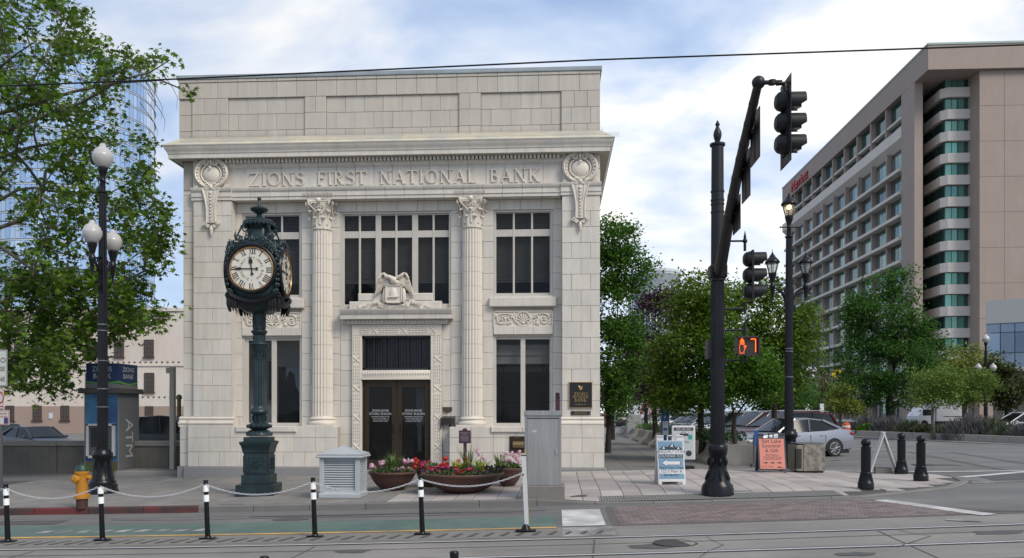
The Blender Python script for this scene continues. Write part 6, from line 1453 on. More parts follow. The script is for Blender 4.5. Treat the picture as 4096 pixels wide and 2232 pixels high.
b0 = bollard(2185, 1232, 'ball-topped black bollard nearest the brick crossing'); bollard(2274, 1194, 'ball-topped black bollard touching the folding sign from the right', b0); bollard(2324, 1212, 'ball-topped black bollard farthest out at the corner edge', b0)
# ---------------- stone litter bin
x0, y0, z = GD(1997, 1190); x1 = ray(2072 * 1.59) * y0; kd = dep(x0, y0) / 2035; hh = 72 * kd; xa = ray(2017 * 1.59) * y0
lbn = thing('litter_bin', 'square stone-aggregate bin with a slatted side opening and dark lid', 'bin', ((xa + x1) / 2, y0 + .35, z), .05)
w_ = (x1 - xa) / 2 + .03; ag = mat('aggregate', (.27, .25, .215), .9, var=.55, scale=22, col2=(.15, .135, .11), bump=1.0, bscale=26)
q = MB(); q.box(-w_ + .03, w_ - .03, -.30, .30, 0, .05); L_(lbn, 'foot', mat('bin_dark', (.03, .025, .02), .8), q, 0)
q = MB(); q.bbox(-w_ + .055, w_, -.36, .36, .05, hh, .012); L_(lbn, 'body', ag, q, 0)
q = MB(); q.bbox(-w_ - .13, -w_ + .05, -.36, .36, .05, hh - .02, .015); sd_ = L_(lbn, 'side_panel', mat('bin_tan', (.22, .20, .155), .8, var=.2, scale=8), q, 0)
q = MB(); q.box(-w_ - .134, -w_ - .12, -.345, -.20, .12, hh - .12); q.box(-w_ - .12, -w_ + .0, -.364, -.355, .12, hh - .12); L_(sd_, 'opening', mat('bin_dark', (.03, .025, .02), .8), q, 0)
for i in range(9): q = MB(); q.box(-w_ - .10, -w_ - .03, -.38, -.36, .14 + i * .055, .165 + i * .055); L_(sd_, 'slat', mat('bin_slat', (.06, .055, .045), .6), q, 0)
q = MB(); q.bbox(-w_ - .09, w_ - .03, -.34, .34, hh, hh + .035, .01); L_(lbn, 'lid', mat('bin_lid', (.10, .105, .11), .5), q, 0)
# ---------------- A-frame signs
def aframe(name, label, u0, u1, vb, vt, rz, frame_m, depth_=.55, spread=None):
    x, y, z = GD((u0 + u1) / 2, vb); kd = dep(x, y) / 2035; w_ = (u1 - u0) * kd / 2; hh = (vb - vt) * kd
    t = thing(name, label, 'sandwich board', (x, y + depth_ / 2, z + .012), rz); al = math.atan((depth_ / 2) / hh)
    Mf = Matrix.Translation((0, -depth_ / 2, 0)) @ Matrix.Rotation(-al, 4, 'X'); Mb = Matrix.Rotation(PI, 4, 'Z') @ Mf
    L = hh / math.cos(al)
    for M, nm in ((Mf, 'front_board'), (Mb, 'rear_board')):
        q = MB(); q.M = M
        q.bbox(-w_, w_, 0, .035, .07, L - .13, .008); q.bbox(-w_, -w_ + .08, 0, .035, 0, .08, .006); q.bbox(w_ - .08, w_, 0, .035, 0, .08, .006); q.bbox(-w_, -w_ + .17, 0, .035, L - .13, L, .006); q.bbox(w_ - .17, w_, 0, .035, L - .13, L, .006)
        q.bbox(-.07, -.045, 0, .03, L - .13, L + .0, .004); q.bbox(.045, .07, 0, .03, L - .13, L + .0, .004); q.bbox(-.07, .07, 0, .03, L - .022, L + .0, .004)
        L_(t, nm, frame_m, q, 0)
    return t, Mf, w_, L
whp = mat('white_board_plastic', (.62, .62, .62), .5, var=.06); gyp = mat('dark_grey_plastic', (.055, .055, .07), .5)
blu = mat('print_blue', (.16, .30, .42), .55, var=.04); navy = mat('print_navy', (.012, .035, .055), .55); wpr = mat('print_white', (.66, .66, .68), .55)
def utah(t, M, w_, L):
    top, bot = L - .15, .14; H = top - bot; f = lambda s: bot + H * s; a = w_ - .03
    def P(m_, nm): 
        q = MB(); q.M = M; return q
    q = MB(); q.M = M; q.box(-a, a, -.004, 0, bot, top); pn = L_(t, 'poster', blu, q, 0)
    q = MB(); q.M = M; q.box(-a, a, -.007, -.004, f(.655), f(.765)); q.box(-a, a, -.007, -.004, f(.135), f(.245)); q.prism([(-a * .75, f(.42)), (-a * .35, f(.505)), (-a * .35, f(.465)), (a * .72, f(.465)), (a * .72, f(.375)), (-a * .35, f(.375)), (-a * .35, f(.335))], -.0085, -.004); L_(pn, 'white_print', wpr, q, 0)
    q = MB(); q.M = M; q.box(-a, a, -.0065, -.004, f(.55), f(.645))
    q.prism([(-a * .79, f(.42)), (-a * .38, f(.52)), (-a * .33, f(.475)), (a * .76, f(.475)), (a * .76, f(.365)), (-a * .33, f(.365)), (-a * .38, f(.32))], -.0070, -.004)
    q.prism([(-a * .98, f(.77)), (-a * .5, f(.90)), (-a * .28, f(.84)), (a * .18, f(.955)), (a * .45, f(.83)), (a * .68, f(.895)), (a * .98, f(.77))], -.006, -.004)
    put_text(q, 'UNIQUELY UTAH', 0, -.009, f(.685), .098, .001, sx=.88); put_text(q, 'Open 7 Days a Week', 0, -.007, f(.27), .072, .001, sx=.88); put_text(q, '122 S Main St', 0, -.010, f(.165), .098, .001, sx=.95); put_text(q, '801-906-0927', 0, -.007, f(.07), .07, .001, sx=.9)
    L_(pn, 'dark_print', navy, q, 0)
    q = MB(); q.M = M
    for pk, ht, wd_ in ((-.5, .90, .2), (.18, .955, .22), (.68, .895, .16)): q.prism([(a * pk, f(ht - .012)), (a * (pk + .04), f(ht - .06)), (a * (pk - .02), f(ht - .05)), (a * (pk + .05), f(ht - .115)), (a * (pk - .14), f(ht - .10)), (a * (pk - wd_), f(ht - .12))], -.0085, -.006)
    put_text(q, 'SOUVENIR CO.', 0, -.0085, f(.57), .082, .001, sx=.95, spacing=1.1); q.prism([(-a * .36, f(.965)), (-a * .30, f(.94)), (-a * .26, f(.975)), (-a * .30, f(.93))], -.006, -.004); L_(pn, 'white_lettering', wpr, q, 0)
t, M, w_, L = aframe('sandwich_board', 'blue and white souvenir sandwich board with a left arrow', 1655, 1724, 1221, 1097, .05, whp, .62); utah(t, M, w_, L)
q = MB(); q.box(-.15, .2, .02, .16, .02, .10); L_(t, 'ballast', mat('ballast_black', (.02, .02, .02), .8), q, 0)
t, M, w_, L = aframe('sandwich_board', 'salmon pink souvenir and gift sandwich board with three arrows', 1911, 1980, 1190, 1092, -.02, gyp, .5)
sal = mat('print_salmon', (.62, .22, .16), .55, var=.05); txd = mat('print_charcoal', (.035, .035, .05), .6)
top, bot = L - .15, .10; H = top - bot; f = lambda s: bot + H * s; a = w_ - .04
q = MB(); q.M = M; q.box(-a, a, -.005, 0, bot, top); pn = L_(t, 'poster', sal, q, 0)
q = MB(); q.M = M
for s_, yy, sz in (('Salt Lake', .865, .145), ('Souvenir', .71, .145), ('& Gift', .55, .145), ('Best Selection', .44, .058), ('Guaranteed! Get up', .37, .058), ('to 50% OFF NOW!', .30, .058), ('21 W. 100 S.', .05, .06)): put_text(q, s_, 0 if yy > .1 else -a * .4, -.006, f(yy), sz, .001, sx=1.0)
for i in (-1, 0, 1): c = i * a * .55; q.prism([(c - .06, f(.185)), (c - .06, f(.215)), (c, f(.215)), (c, f(.24)), (c + .06, f(.20)), (c, f(.16)), (c, f(.185))], -.007, -.005)
q.prism([(a * .3, f(.04)), (a * .55, f(.09)), (a * .65, f(.06)), (a * .9, f(.03))], -.007, -.005); L_(pn, 'lettering', txd, q, 0)
# third board, turned so the A profile shows
x, y, z = GD(2233, 1193, zs); t = thing('sandwich_board', 'folding souvenir sandwich board seen side on beside the bollards', 'sandwich board', (x, y + .3, z + .012), math.radians(75))
hh = 105 * dep(x, y) / 2035; dd = .72; al = math.atan(dd / 2 / hh)
for sgn in (0, 1):
    M = Matrix.Rotation(PI * sgn, 4, 'Z') @ Matrix.Translation((0, -dd / 2, 0)) @ Matrix.Rotation(-al, 4, 'X'); L = hh / math.cos(al); q = MB(); q.M = M; q.bbox(-.30, .30, 0, .035, .05, L, .008); q.bbox(-.3, -.2, 0, .035, 0, .06, .004); q.bbox(.2, .3, 0, .035, 0, .06, .004); L_(t, 'board', whp, q, 0)
    if sgn == 0: utah(t, M, .30, L)
q = MB(); q.box(-.2, .2, -.2, .2, .0, .14); L_(t, 'ballast_block', mat('base_concrete', (.20, .185, .17), .9), q, 0)
# framed poster stand
x, y, z = GD(1722, 1180, zs); y += .2; kd = dep(x, y) / 2035; w_ = 29 * kd; ps = thing('poster_stand', 'white framed handbag poster stand behind the blue sandwich board', 'poster stand', (x, y, z), -.06)
q = MB(); zb_, zt = 22 * kd, 108 * kd; q.bbox(-w_, w_, -.03, .03, zb_, zt, .02); pn = L_(ps, 'frame', whp, q, 0)
q = MB(); q.box(-w_ + .05, w_ - .05, -.034, -.03, zb_ + .05, zt - .05); po = L_(pn, 'poster', mat('poster_white', (.50, .53, .53), .4, var=.05), q, 0)
def pp_(q, x0, x1, z0, z1, y=-.037): q.box(-w_ + 2 * w_ * x0, -w_ + 2 * w_ * x1, y, -.033, zb_ + (zt - zb_) * z0, zb_ + (zt - zb_) * z1)
q = MB(); pp_(q, .09, .91, .855, .945); pp_(q, .34, .72, .70, .77); q.tube([(-w_ + 2 * w_ * (.42 + .1 * math.cos(a) + .08), -.036, zb_ + (zt - zb_) * (.77 + .05 * math.sin(a))) for a in [PI * i / 8 for i in range(9)]], .006, 4); q.lathe([(.09, 0), (.09, .004)], (0, 0, 0), 3) if 0 else None
L_(po, 'dark_print', txd, q, 0); q = MB(); q.prism([(w_ * .45 + .085 * math.cos(a), zb_ + .19 + .085 * math.sin(a)) for a in [2 * PI * i / 20 for i in range(20)]], -.037, -.033); L_(po, 'round_logo', txd, q, 0)
q = MB(); pp_(q, .70, .87, .60, .73, -.038); L_(po, 'teal_bag', mat('teal', (.03, .30, .27), .5), q, 0); q = MB(); pp_(q, .27, .40, .60, .68, -.038); L_(po, 'red_bag', mat('crimson', (.30, .03, .06), .5), q, 0)
q = MB(); put_text(q, 'THE LADY BAG', 0, -.0385, zb_ + (zt - zb_) * .875, .075, .001, sx=.85); L_(po, 'white_lettering', wpr, q, 0); q = MB(); put_text(q, 'SELL', w_ * .3, -.036, zb_ + (zt - zb_) * .5, .07, .001); L_(po, 'lettering', txd, q, 0)
q = MB(); q.box(-.03, -.01, -.02, .02, .05, zb_); q.box(.02, .04, -.02, .02, .05, zb_); q.bbox(-w_ * .9, w_ * .9, -.22, .22, 0, .09, .03); L_(ps, 'foot', irong, q, 0)
# ================================================================ TREES
barkm = mat('bark_grey', (.085, .07, .053), .9, var=.3, scale=6, bump=.4, bscale=30, col2=(.14, .125, .10)); barkd = mat('bark_dark', (.03, .024, .02), .9, var=.3, scale=6, bump=.4, bscale=30)
def leafmat(nm, c, c2, isl=.35, tr=.35): return mat(nm, c, .55, var=.15, scale=.8, isl=isl, col2=c2, trans=tr, spec=.35)
LQ = (np.array([(-.5, 0, 0), (-.15, -.33, .05), (.5, 0, 0), (-.15, .33, .05)], float), [(0, 1, 2, 3)])
def star():
    v = [(0, 0, .03)]; tips = [(180 + 0, .0)]
    for i in range(5):
        a = math.radians(-104 + 52 * i); l = (.36, .52, .60, .52, .36)[i]; v.append((l * math.cos(a), l * math.sin(a), -.04)); b = a + math.radians(26); v.append((.24 * math.cos(b), .24 * math.sin(b), .02))
    v.append((-.14, 0, .0)); n = len(v)
    f = [(0, 2 * i, 2 * i + 1, 2 * i + 2) for i in range(1, 5)] + [(0, n - 1, 1, 2), (0, 9, 10, n - 1)]
    return np.array(v, float), [(0, 2, 3, 4), (0, 4, 5, 6), (0, 6, 7, 8), (0, 8, 9, n - 1), (0, n - 1, 1, 2)]
LS = star()
def leaves(name, P, size, shape, m, parent, droop=.35):
    """P: n x 3 leaf positions; every leaf its own small faces, turned at random, drooping a little"""
    n = len(P); T, Fs = shape; k = len(T)
    a = NPR.uniform(0, 2 * PI, n); t = NPR.normal(0, .55, n) ; r = NPR.normal(-droop, .5, n); s = size * NPR.uniform(.65, 1.25, n)
    V = np.repeat((T)[None], n, 0) * s[:, None, None]
    def rot(V, ax, an):
        c, s_ = np.cos(an)[:, None], np.sin(an)[:, None]; i, j = [(1, 2), (2, 0), (0, 1)][ax]; W_ = V.copy(); W_[:, :, i] = V[:, :, i] * c - V[:, :, j] * s_; W_[:, :, j] = V[:, :, i] * s_ + V[:, :, j] * c; return W_
    V = rot(V, 0, t); V = rot(V, 1, -r); V = rot(V, 2, a); V += P[:, None, :]
    V = V.reshape(-1, 3); F_ = np.array(Fs, int); F_ = (F_[None] + (np.arange(n) * k)[:, None, None]).reshape(-1, 4)
    me = bpy.data.meshes.new(name); me.vertices.add(len(V)); me.vertices.foreach_set('co', V.ravel().astype('f')); nf_ = len(F_)
    me.loops.add(nf_ * 4); me.loops.foreach_set('vertex_index', F_.ravel().astype('i')); me.polygons.add(nf_); me.polygons.foreach_set('loop_start', np.arange(0, nf_ * 4, 4, dtype='i')); me.update(calc_edges=True); me.materials.append(m)
    return link(name, me, parent, False)
def skeleton(root, C, r_tip=.012, bark=barkm, fork=None, wob=.1, back=1.0):
    """branches grown from the trunk to every clump centre; returns mesh and the twig ends"""
    nodes = [Vector(p) for p in root]; par = [-1] + list(range(len(root) - 1)); dist = [0.0]
    for i in range(1, len(nodes)): dist.append(dist[-1] + (nodes[i] - nodes[i - 1]).length)
    f0 = max(1, len(root) - (fork or 1)); ok = list(range(f0, len(root)))
    for c in sorted(C, key=lambda c: (c - nodes[-1]).length):
        b = min(ok, key=lambda i: (nodes[i] - c).length * 1.0 + dist[i] * .22 * back)
        p = nodes[b]; L = (c - p).length; n = max(1, int(L / .5)); prev = b
        for k_ in range(1, n + 1):
            t = k_ / n; q = p.lerp(c, t) + Vector((RND.gauss(0, wob), RND.gauss(0, wob), RND.gauss(0, wob) + wob * 1.2 * math.sin(PI * t))) * min(1, L * .5) * (1 if k_ < n else 0)
            nodes.append(q); par.append(prev); dist.append(dist[prev] + (q - nodes[prev]).length); prev = len(nodes) - 1; ok.append(prev)
    w = [0] * len(nodes); has = [False] * len(nodes)
    for i in range(len(nodes) - 1, -1, -1):
        if w[i] == 0: w[i] = 1
        if par[i] >= 0: w[par[i]] += w[i]
    q = MB(); rad = [r_tip * (x ** .47) for x in w]
    for i in range(len(root), len(nodes)):
        a = par[i]; q.tube([nodes[a], nodes[i]], [min(rad[a], rad[i] * 1.35), rad[i]], 5)
    return q, rad[0]
def tree(name, label, y, ell, n_leaf, size, m, base_u=None, trunk=.14, fork_z=2.2, cat='tree', group=None, bark=barkm, nc=60, spread=.32, depth=1.0, shape=LQ, z0=None, ntr=1):
    """ell: crown lobes (u, v, ru, rv) in photo pixels seen at distance y"""
    e0 = ell[0]; bu = base_u or e0[0]; bx = ray(bu) * y; bz = z0 if z0 is not None else zr(bx, y)
    t = thing(name, label, cat, (bx, y, bz), 0, group); kd = dep(bx, y) / 3236; C = []; A = sum(e[2] * e[3] for e in ell)
    if 'side street' in (group or ''): bark = barkd; trunk *= .68
    for (u, v, ru, rv) in ell:
        cx, cz = W(u, v, y); n = max(4, int(nc * ru * rv / A))
        for _ in range(n):
            while True:
                p = Vector((RND.uniform(-1, 1), RND.uniform(-1, 1), RND.uniform(-1, 1)))
                if .15 < p.length < 1: break
            p = p.normalized() * (p.length ** .45) * (1 if RND.random() < .82 else RND.uniform(1.05, 1.35)); C.append(Vector((cx + p.x * ru * kd - bx, p.y * ru * kd * depth, cz + p.z * rv * kd - bz)))
    q0 = MB(); top = fork_z
    rt = [Vector((0, 0, 0)), Vector((.03, 0, top * .35)), Vector((-.03, .02, top * .7)), Vector((0, 0, top))]
    q0.tube(rt, [trunk * 1.35, trunk, trunk * .92, trunk * .85], 10); L_(t, 'trunk', bark, q0, 60)
    q, _ = skeleton(rt, C, trunk / 14, bark); L_(t, 'branches', bark, q, 60)
    ci = NPR.randint(0, len(C), n_leaf); cc = np.array([tuple(c) for c in C]); P = cc[ci] + NPR.normal(0, 1, (n_leaf, 3)) * np.array([1, 1, .7]) * spread * max(1, .5)
    leaves('crown', P, size, shape, m, t)
    return t
# plane tree on the left: limbs reach in from beyond the picture edge
sy = thing('plane_tree', 'big plane tree with star-shaped leaves reaching in over the left pavement', 'tree', (ray(-330) * 24, 24.0, zs(-18, 24)))
PLY = [(-150, -80), (330, -80), (395, 30), (420, 110), (400, 150), (430, 215), (560, 185), (620, 200), (690, 235), (640, 300), (500, 320), (480, 400), (520, 470), (480, 530), (580, 560), (560, 620), (630, 640), (610, 700), (590, 760), (640, 780), (620, 850), (725, 870), (690, 920), (700, 980), (640, 1010), (640, 1110), (620, 1200), (690, 1215), (620, 1270), (560, 1310), (480, 1340), (410, 1400), (350, 1450), (310, 1500), (250, 1570), (170, 1560), (60, 1550), (-150, 1560)]
C = []; b0x, b0y, b0z = sy.location
tries = 0
while len(C) < 640 and tries < 9000:
    tries += 1; u, v = RND.uniform(-150, 730), (RND.uniform(-80, 1580) if RND.random() < .72 else RND.uniform(1090, 1580))
    if not inpoly(u, v, PLY): continue
    if noise.noise(Vector((u / 130, v / 105, 3.7))) < -.18 and RND.random() < .9: continue
    if 850 < v < 1080 and u < 330 and RND.random() < .35: continue
    y = RND.uniform(21.9, 27.0) if u < 600 else RND.uniform(21.9, 22.8); x, z = W(u, v, y); C.append(Vector((x - b0x, y - b0y, z - b0z)))
rt = [Vector((0, 0, 0)), Vector((.1, 0, 1.4)), Vector((.3, -.1, 2.8)), Vector((1.0, -.1, 4.0))]
def pl(*q): return [Vector((W(u, v, y)[0] - b0x, y - b0y, W(u, v, y)[1] - b0z)) for u, v, y in q]
q = MB(); q.tube(rt, [.42, .34, .30, .26], 12); L_(sy, 'trunk', barkm, q, 60)
limbs = [pl((-60, 815, 23.8), (0, 800, 23.6), (70, 760, 23.4), (140, 750, 23.2), (190, 790, 23), (235, 840, 22.9), (330, 800, 22.6)), pl((-60, 650, 23.8), (120, 590, 23.4), (280, 560, 23), (420, 500, 22.7)), pl((-60, 320, 24), (0, 270, 24), (60, 220, 23.6), (150, 160, 23)), pl((-60, 940, 23.5), (90, 1050, 23), (160, 1100, 23), (330, 1060, 22.6)), pl((-60, 1240, 23.4), (60, 1180, 23.6), (150, 1165, 23.6), (260, 1150, 23)), pl((-60, 470, 23.4), (120, 420, 23), (300, 365, 22.6), (470, 330, 22.4), (640, 320, 22.2), (700, 345, 22.1), (765, 372, 22.0)), pl((-60, 560, 23.5), (160, 470, 23), (330, 410, 22.8), (480, 320, 22.6), (600, 290, 22.4), (680, 240, 22.3))]
q = MB()
for Lm in limbs: n = len(Lm); q.tube(Lm, [.062 - .05 * i / (n - 1) for i in range(n)], 7)
L_(sy, 'limb', barkm, q, 60)['kind'] = 'stuff'
q, _ = skeleton(rt, C, .011, barkm, wob=.12, back=.8); L_(sy, 'branches', barkm, q, 60)
q = MB(); tw = []
for c in C:
    for _ in range(3):
        d = Vector((RND.gauss(.2, .6), RND.gauss(0, .6), RND.gauss(-.1, .5))) * .42; m1_ = c + d * .5 + Vector((0, 0, .04)); q.tube([c, m1_, c + d], [.007, .006, .003], 4); tw += [c + d * t + Vector((0, 0, .03)) for t in (.35, .6, .8, 1.0)]
for (u, v) in ((640, 430), (620, 520), (650, 480), (700, 390), (600, 380), (620, 340)):     # bare hanging twigs
    a = pl((u - 60, v - 110, 22.3), (u - 10, v - 40, 22.3), (u + 10, v, 22.3), (u + 5, v + 50, 22.3)); q.tube(a, [.012, .009, .007, .003], 4)
L_(sy, 'twigs', barkm, q, 0)['kind'] = 'stuff'
twn = np.array([tuple(p) for p in tw]); n_ = 23000; P = twn[NPR.randint(0, len(twn), n_)] + NPR.normal(0, .13, (n_, 3))
ex = np.array([tuple(p) for p in pl((740, 345, 22.1), (752, 375, 22.0), (768, 372, 22.0), (760, 392, 22.0), (775, 366, 22), (730, 360, 22))]); P = np.vstack([P, np.repeat(ex, 4, 0) + NPR.normal(0, .05, (len(ex) * 4, 3))])
leaves('crown', P, .225, LS, leafmat('plane_leaf', (.06, .135, .014), (.17, .27, .03), .5, .45), sy)
lg = leafmat('leaf_green', (.10, .22, .025), (.05, .13, .02), .45, .5); ll = leafmat('leaf_linden', (.155, .235, .022), (.065, .14, .018), .5, .5); ld = leafmat('leaf_dark_green', (.085, .19, .028), (.035, .11, .02), .45, .5); lp_ = leafmat('leaf_purple', (.075, .038, .05), (.032, .018, .026), .35, .25); ly = leafmat('leaf_light', (.18, .27, .045), (.12, .19, .035)); lo_ = leafmat('leaf_olive', (.15, .15, .06), (.10, .115, .04)); lyy = leafmat('leaf_yellow_green', (.24, .28, .045), (.15, .20, .04))
tree('street_tree', 'tall bright green tree rising beside the right end wall of the bank', 33, [(2450, 960, 90, 105), (2520, 1090, 85, 90), (2450, 1230, 110, 130), (2460, 1420, 95, 130), (2520, 1340, 40, 60), (2440, 1560, 80, 80)], 19000, .15, lg, 2432, .15, 3.2, nc=150, spread=.28, group='trees along the side street', bark=barkd)
tree('street_tree', 'dark purple-leaved tree left of the blue parking pay station', 40, [(2640, 1290, 95, 120), (2600, 1440, 110, 110), (2690, 1210, 60, 50), (2640, 1560, 110, 60)], 12500, .15, lp_, 2620, .2, 2.4, nc=110, group='trees along the side street', bark=barkd)
tree('street_tree', 'dark purple-leaved tree farther down the side street by the bank', 54, [(2560, 1480, 100, 90), (2600, 1590, 110, 45)], 5000, .2, lp_, 2585, .2, 2.0, nc=60, group='trees along the side street', bark=barkd)
tree('street_tree', 'brownish olive tree low beside the bank end wall', 48, [(2460, 1580, 70, 60), (2510, 1500, 50, 50)], 3500, .17, lo_, 2450, .18, 2.0, nc=50, group='trees along the side street', bark=barkd)
tree('street_tree', 'linden with spreading yellow-green boughs left of the signal pole', 27.5, [(2770, 1270, 75, 75), (2750, 1400, 125, 85), (2670, 1490, 60, 35), (2780, 1550, 120, 80), (2720, 1590, 100, 45), (2800, 1180, 100, 60), (2840, 1300, 80, 80)], 21000, .13, ll, 2806, .17, 2.1, nc=230, spread=.30, group='trees along the side street')
tree('street_tree', 'small forked tree directly right of the signal pole by the concrete planter', 26.0, [(2930, 1420, 130, 70), (2960, 1520, 120, 65), (3040, 1470, 70, 60), (2860, 1560, 70, 45), (3060, 1560, 70, 40)], 13000, .12, leafmat('leaf_mid', (.12, .24, .022), (.06, .15, .02), .45, .5), 2938, .115, 1.55, nc=120, spread=.2, group='trees along the side street')
tree('street_tree', 'sparse linden between signal pole and lantern lamp post', 32, [(3000, 1250, 110, 110), (3110, 1330, 90, 110), (3190, 1420, 100, 90), (3060, 1160, 70, 45), (3220, 1290, 70, 60), (3030, 1400, 100, 80), (3120, 1560, 90, 60)], 14500, .15, ll, 3100, .16, 2.2, nc=220, spread=.28, group='trees along the side street')
tree('street_tree', 'dark dense tree behind the sparse linden', 42, [(3060, 1520, 100, 90), (3120, 1440, 60, 70), (2940, 1560, 90, 70), (3180, 1580, 70, 50), (3100, 1600, 80, 40)], 10000, .17, ld, 3060, .2, 2.2, nc=80, group='trees along the side street', bark=barkd)
tree('roadside_tree', 'largest dark green tree in front of the hotel', 62, [(3530, 1290, 130, 150), (3600, 1130, 60, 75), (3450, 1250, 60, 110), (3530, 1450, 190, 110), (3640, 1380, 110, 110), (3450, 1560, 110, 60), (3560, 1590, 100, 45)], 24000, .24, ld, 3560, .3, 3.4, nc=230, spread=.42, group='trees in front of the hotel', bark=barkd)
tree('roadside_tree', 'tallest yellow-green tree in front of the low glass building', 66, [(3850, 1450, 110, 60), (3900, 1540, 120, 60), (3780, 1500, 60, 50)], 8000, .24, lyy, 3860, .2, 2.6, nc=90, spread=.4, group='trees in front of the hotel')
tree('roadside_tree', 'pale green sapling in front of the white box truck', 50, [(3720, 1540, 70, 60), (3790, 1520, 60, 55), (3680, 1590, 50, 35), (3770, 1600, 60, 30)], 5500, .15, ly, 3732, .09, 1.9, nc=90, spread=.26, group='trees in front of the hotel')
tree('roadside_tree', 'pale sapling with forked trunk right of the white box truck', 51, [(3890, 1560, 70, 50), (3920, 1520, 50, 40), (3850, 1600, 40, 20)], 3600, .15, ly, 3896, .08, 1.9, nc=70, spread=.25, group='trees in front of the hotel')
tree('roadside_tree', 'dark green tree right of the far white-globe street lamp', 60, [(4020, 1540, 75, 60), (4050, 1590, 60, 40), (3990, 1470, 45, 50)], 6000, .22, leafmat('leaf_moss', (.07, .085, .02), (.045, .065, .018)), 4030, .2, 2.0, nc=70, spread=.35, group='trees in front of the hotel', bark=barkd)
tree('roadside_tree', 'small lime green tree left of the largest dark tree', 60, [(3365, 1590, 48, 50), (3380, 1630, 60, 25)], 3200, .18, lyy, 3362, .11, 1.6, nc=50, spread=.3, group='trees in front of the hotel')
tree('roadside_tree', 'olive green tree under the yellow warning sign', 70, [(3330, 1550, 60, 55), (3300, 1610, 50, 40)], 3200, .22, lo_, 3330, .14, 1.9, nc=50, spread=.35, group='trees in front of the hotel')
tree('roadside_tree', 'dark bushy tree below the far pair of lit globes', 80, [(3210, 1600, 70, 45), (3270, 1620, 50, 30), (3170, 1570, 40, 40)], 3600, .26, lg, 3215, .16, 1.8, nc=60, spread=.4, group='trees in front of the hotel')
far = MB(); P = []
for i in range(90):
    u = RND.uniform(2430, 3260); y = RND.uniform(105, 125); x, z = W(u, RND.uniform(1560, 1640), y); P += [(x + RND.gauss(0, 1.2), y + RND.gauss(0, 1.2), max(.3, z + RND.gauss(0, .9))) for _ in range(70)]
o = leaves('treeline', np.array(P), .55, LQ, ld, None); stuff(o); tag(o, 'distant dark green treeline at the end of the side street', 'treeline')
# ================================================================ CARS
tyre = mat('tyre', (.012, .012, .012), .8); rimm = mat('alloy', (.42, .42, .43), .3, .8); cgl = glass('car_glass', (.2, .24, .26), .93, .12, (.015, .018, .02)); cgl.node_tree.nodes['Principled BSDF'].inputs['Specular IOR Level'].default_value = .3; blk_ = mat('trim_black', (.012, .012, .012), .4); chr_ = mat('chrome', (.6, .6, .62), .12, 1.0); rl = mat('tail_lamp', (.35, .012, .012), .25); hl = mat('head_lamp', (.55, .56, .56), .15)
def paint(nm, c, m_=.35): return mat('paint_' + nm, c, .34, m_, var=.04, scale=1, coat=.25)
CAR = {'sedan': dict(L=4.65, w=.90, st=[(-2.32, .42, .88, .78), (-2.22, .25, 1.02, .84), (-1.75, .2, 1.07, .89), (-1.0, .17, 1.0, .90), (0, .16, .96, .90), (.85, .17, .94, .90), (1.5, .2, .86, .88), (2.1, .22, .74, .82), (2.32, .3, .60, .70)], gh=[(-1.80, 1.06, 1.07, .70, .66), (-1.05, 1.0, 1.38, .80, .60), (-.45, .97, 1.44, .81, .62), (.15, .96, 1.41, .81, .62), (.95, .93, .95, .76, .70)], wx=(-1.38, 1.32), wr=.325),
       'suv': dict(L=4.75, w=.93, st=[(-2.36, .45, .95, .84), (-2.28, .28, 1.12, .90), (-1.5, .26, 1.13, .93), (0, .24, 1.10, .93), (.95, .25, 1.08, .93), (1.6, .28, 1.02, .90), (2.15, .3, .92, .84), (2.36, .4, .75, .72)], gh=[(-2.26, 1.11, 1.14, .80, .76), (-1.98, 1.12, 1.62, .83, .68), (-1.0, 1.11, 1.70, .84, .70), (.1, 1.10, 1.66, .84, .69), (1.10, 1.06, 1.09, .80, .74)], wx=(-1.40, 1.40), wr=.37),
       'pickup': dict(L=5.8, w=.98, st=[(-2.9, .5, 1.18, .93), (-2.85, .45, 1.20, .97), (-1.5, .4, 1.2, .98), (-.85, .38, 1.2, .98), (.9, .38, 1.22, .98), (1.9, .4, 1.18, .96), (2.7, .45, 1.08, .92), (2.9, .55, .9, .84)], gh=[(-.92, 1.2, 1.25, .86, .84), (-.82, 1.2, 1.86, .88, .72), (.0, 1.2, 1.92, .88, .74), (.5, 1.2, 1.88, .88, .73), (1.25, 1.2, 1.22, .84, .80)], wx=(-1.75, 1.85), wr=.42)}
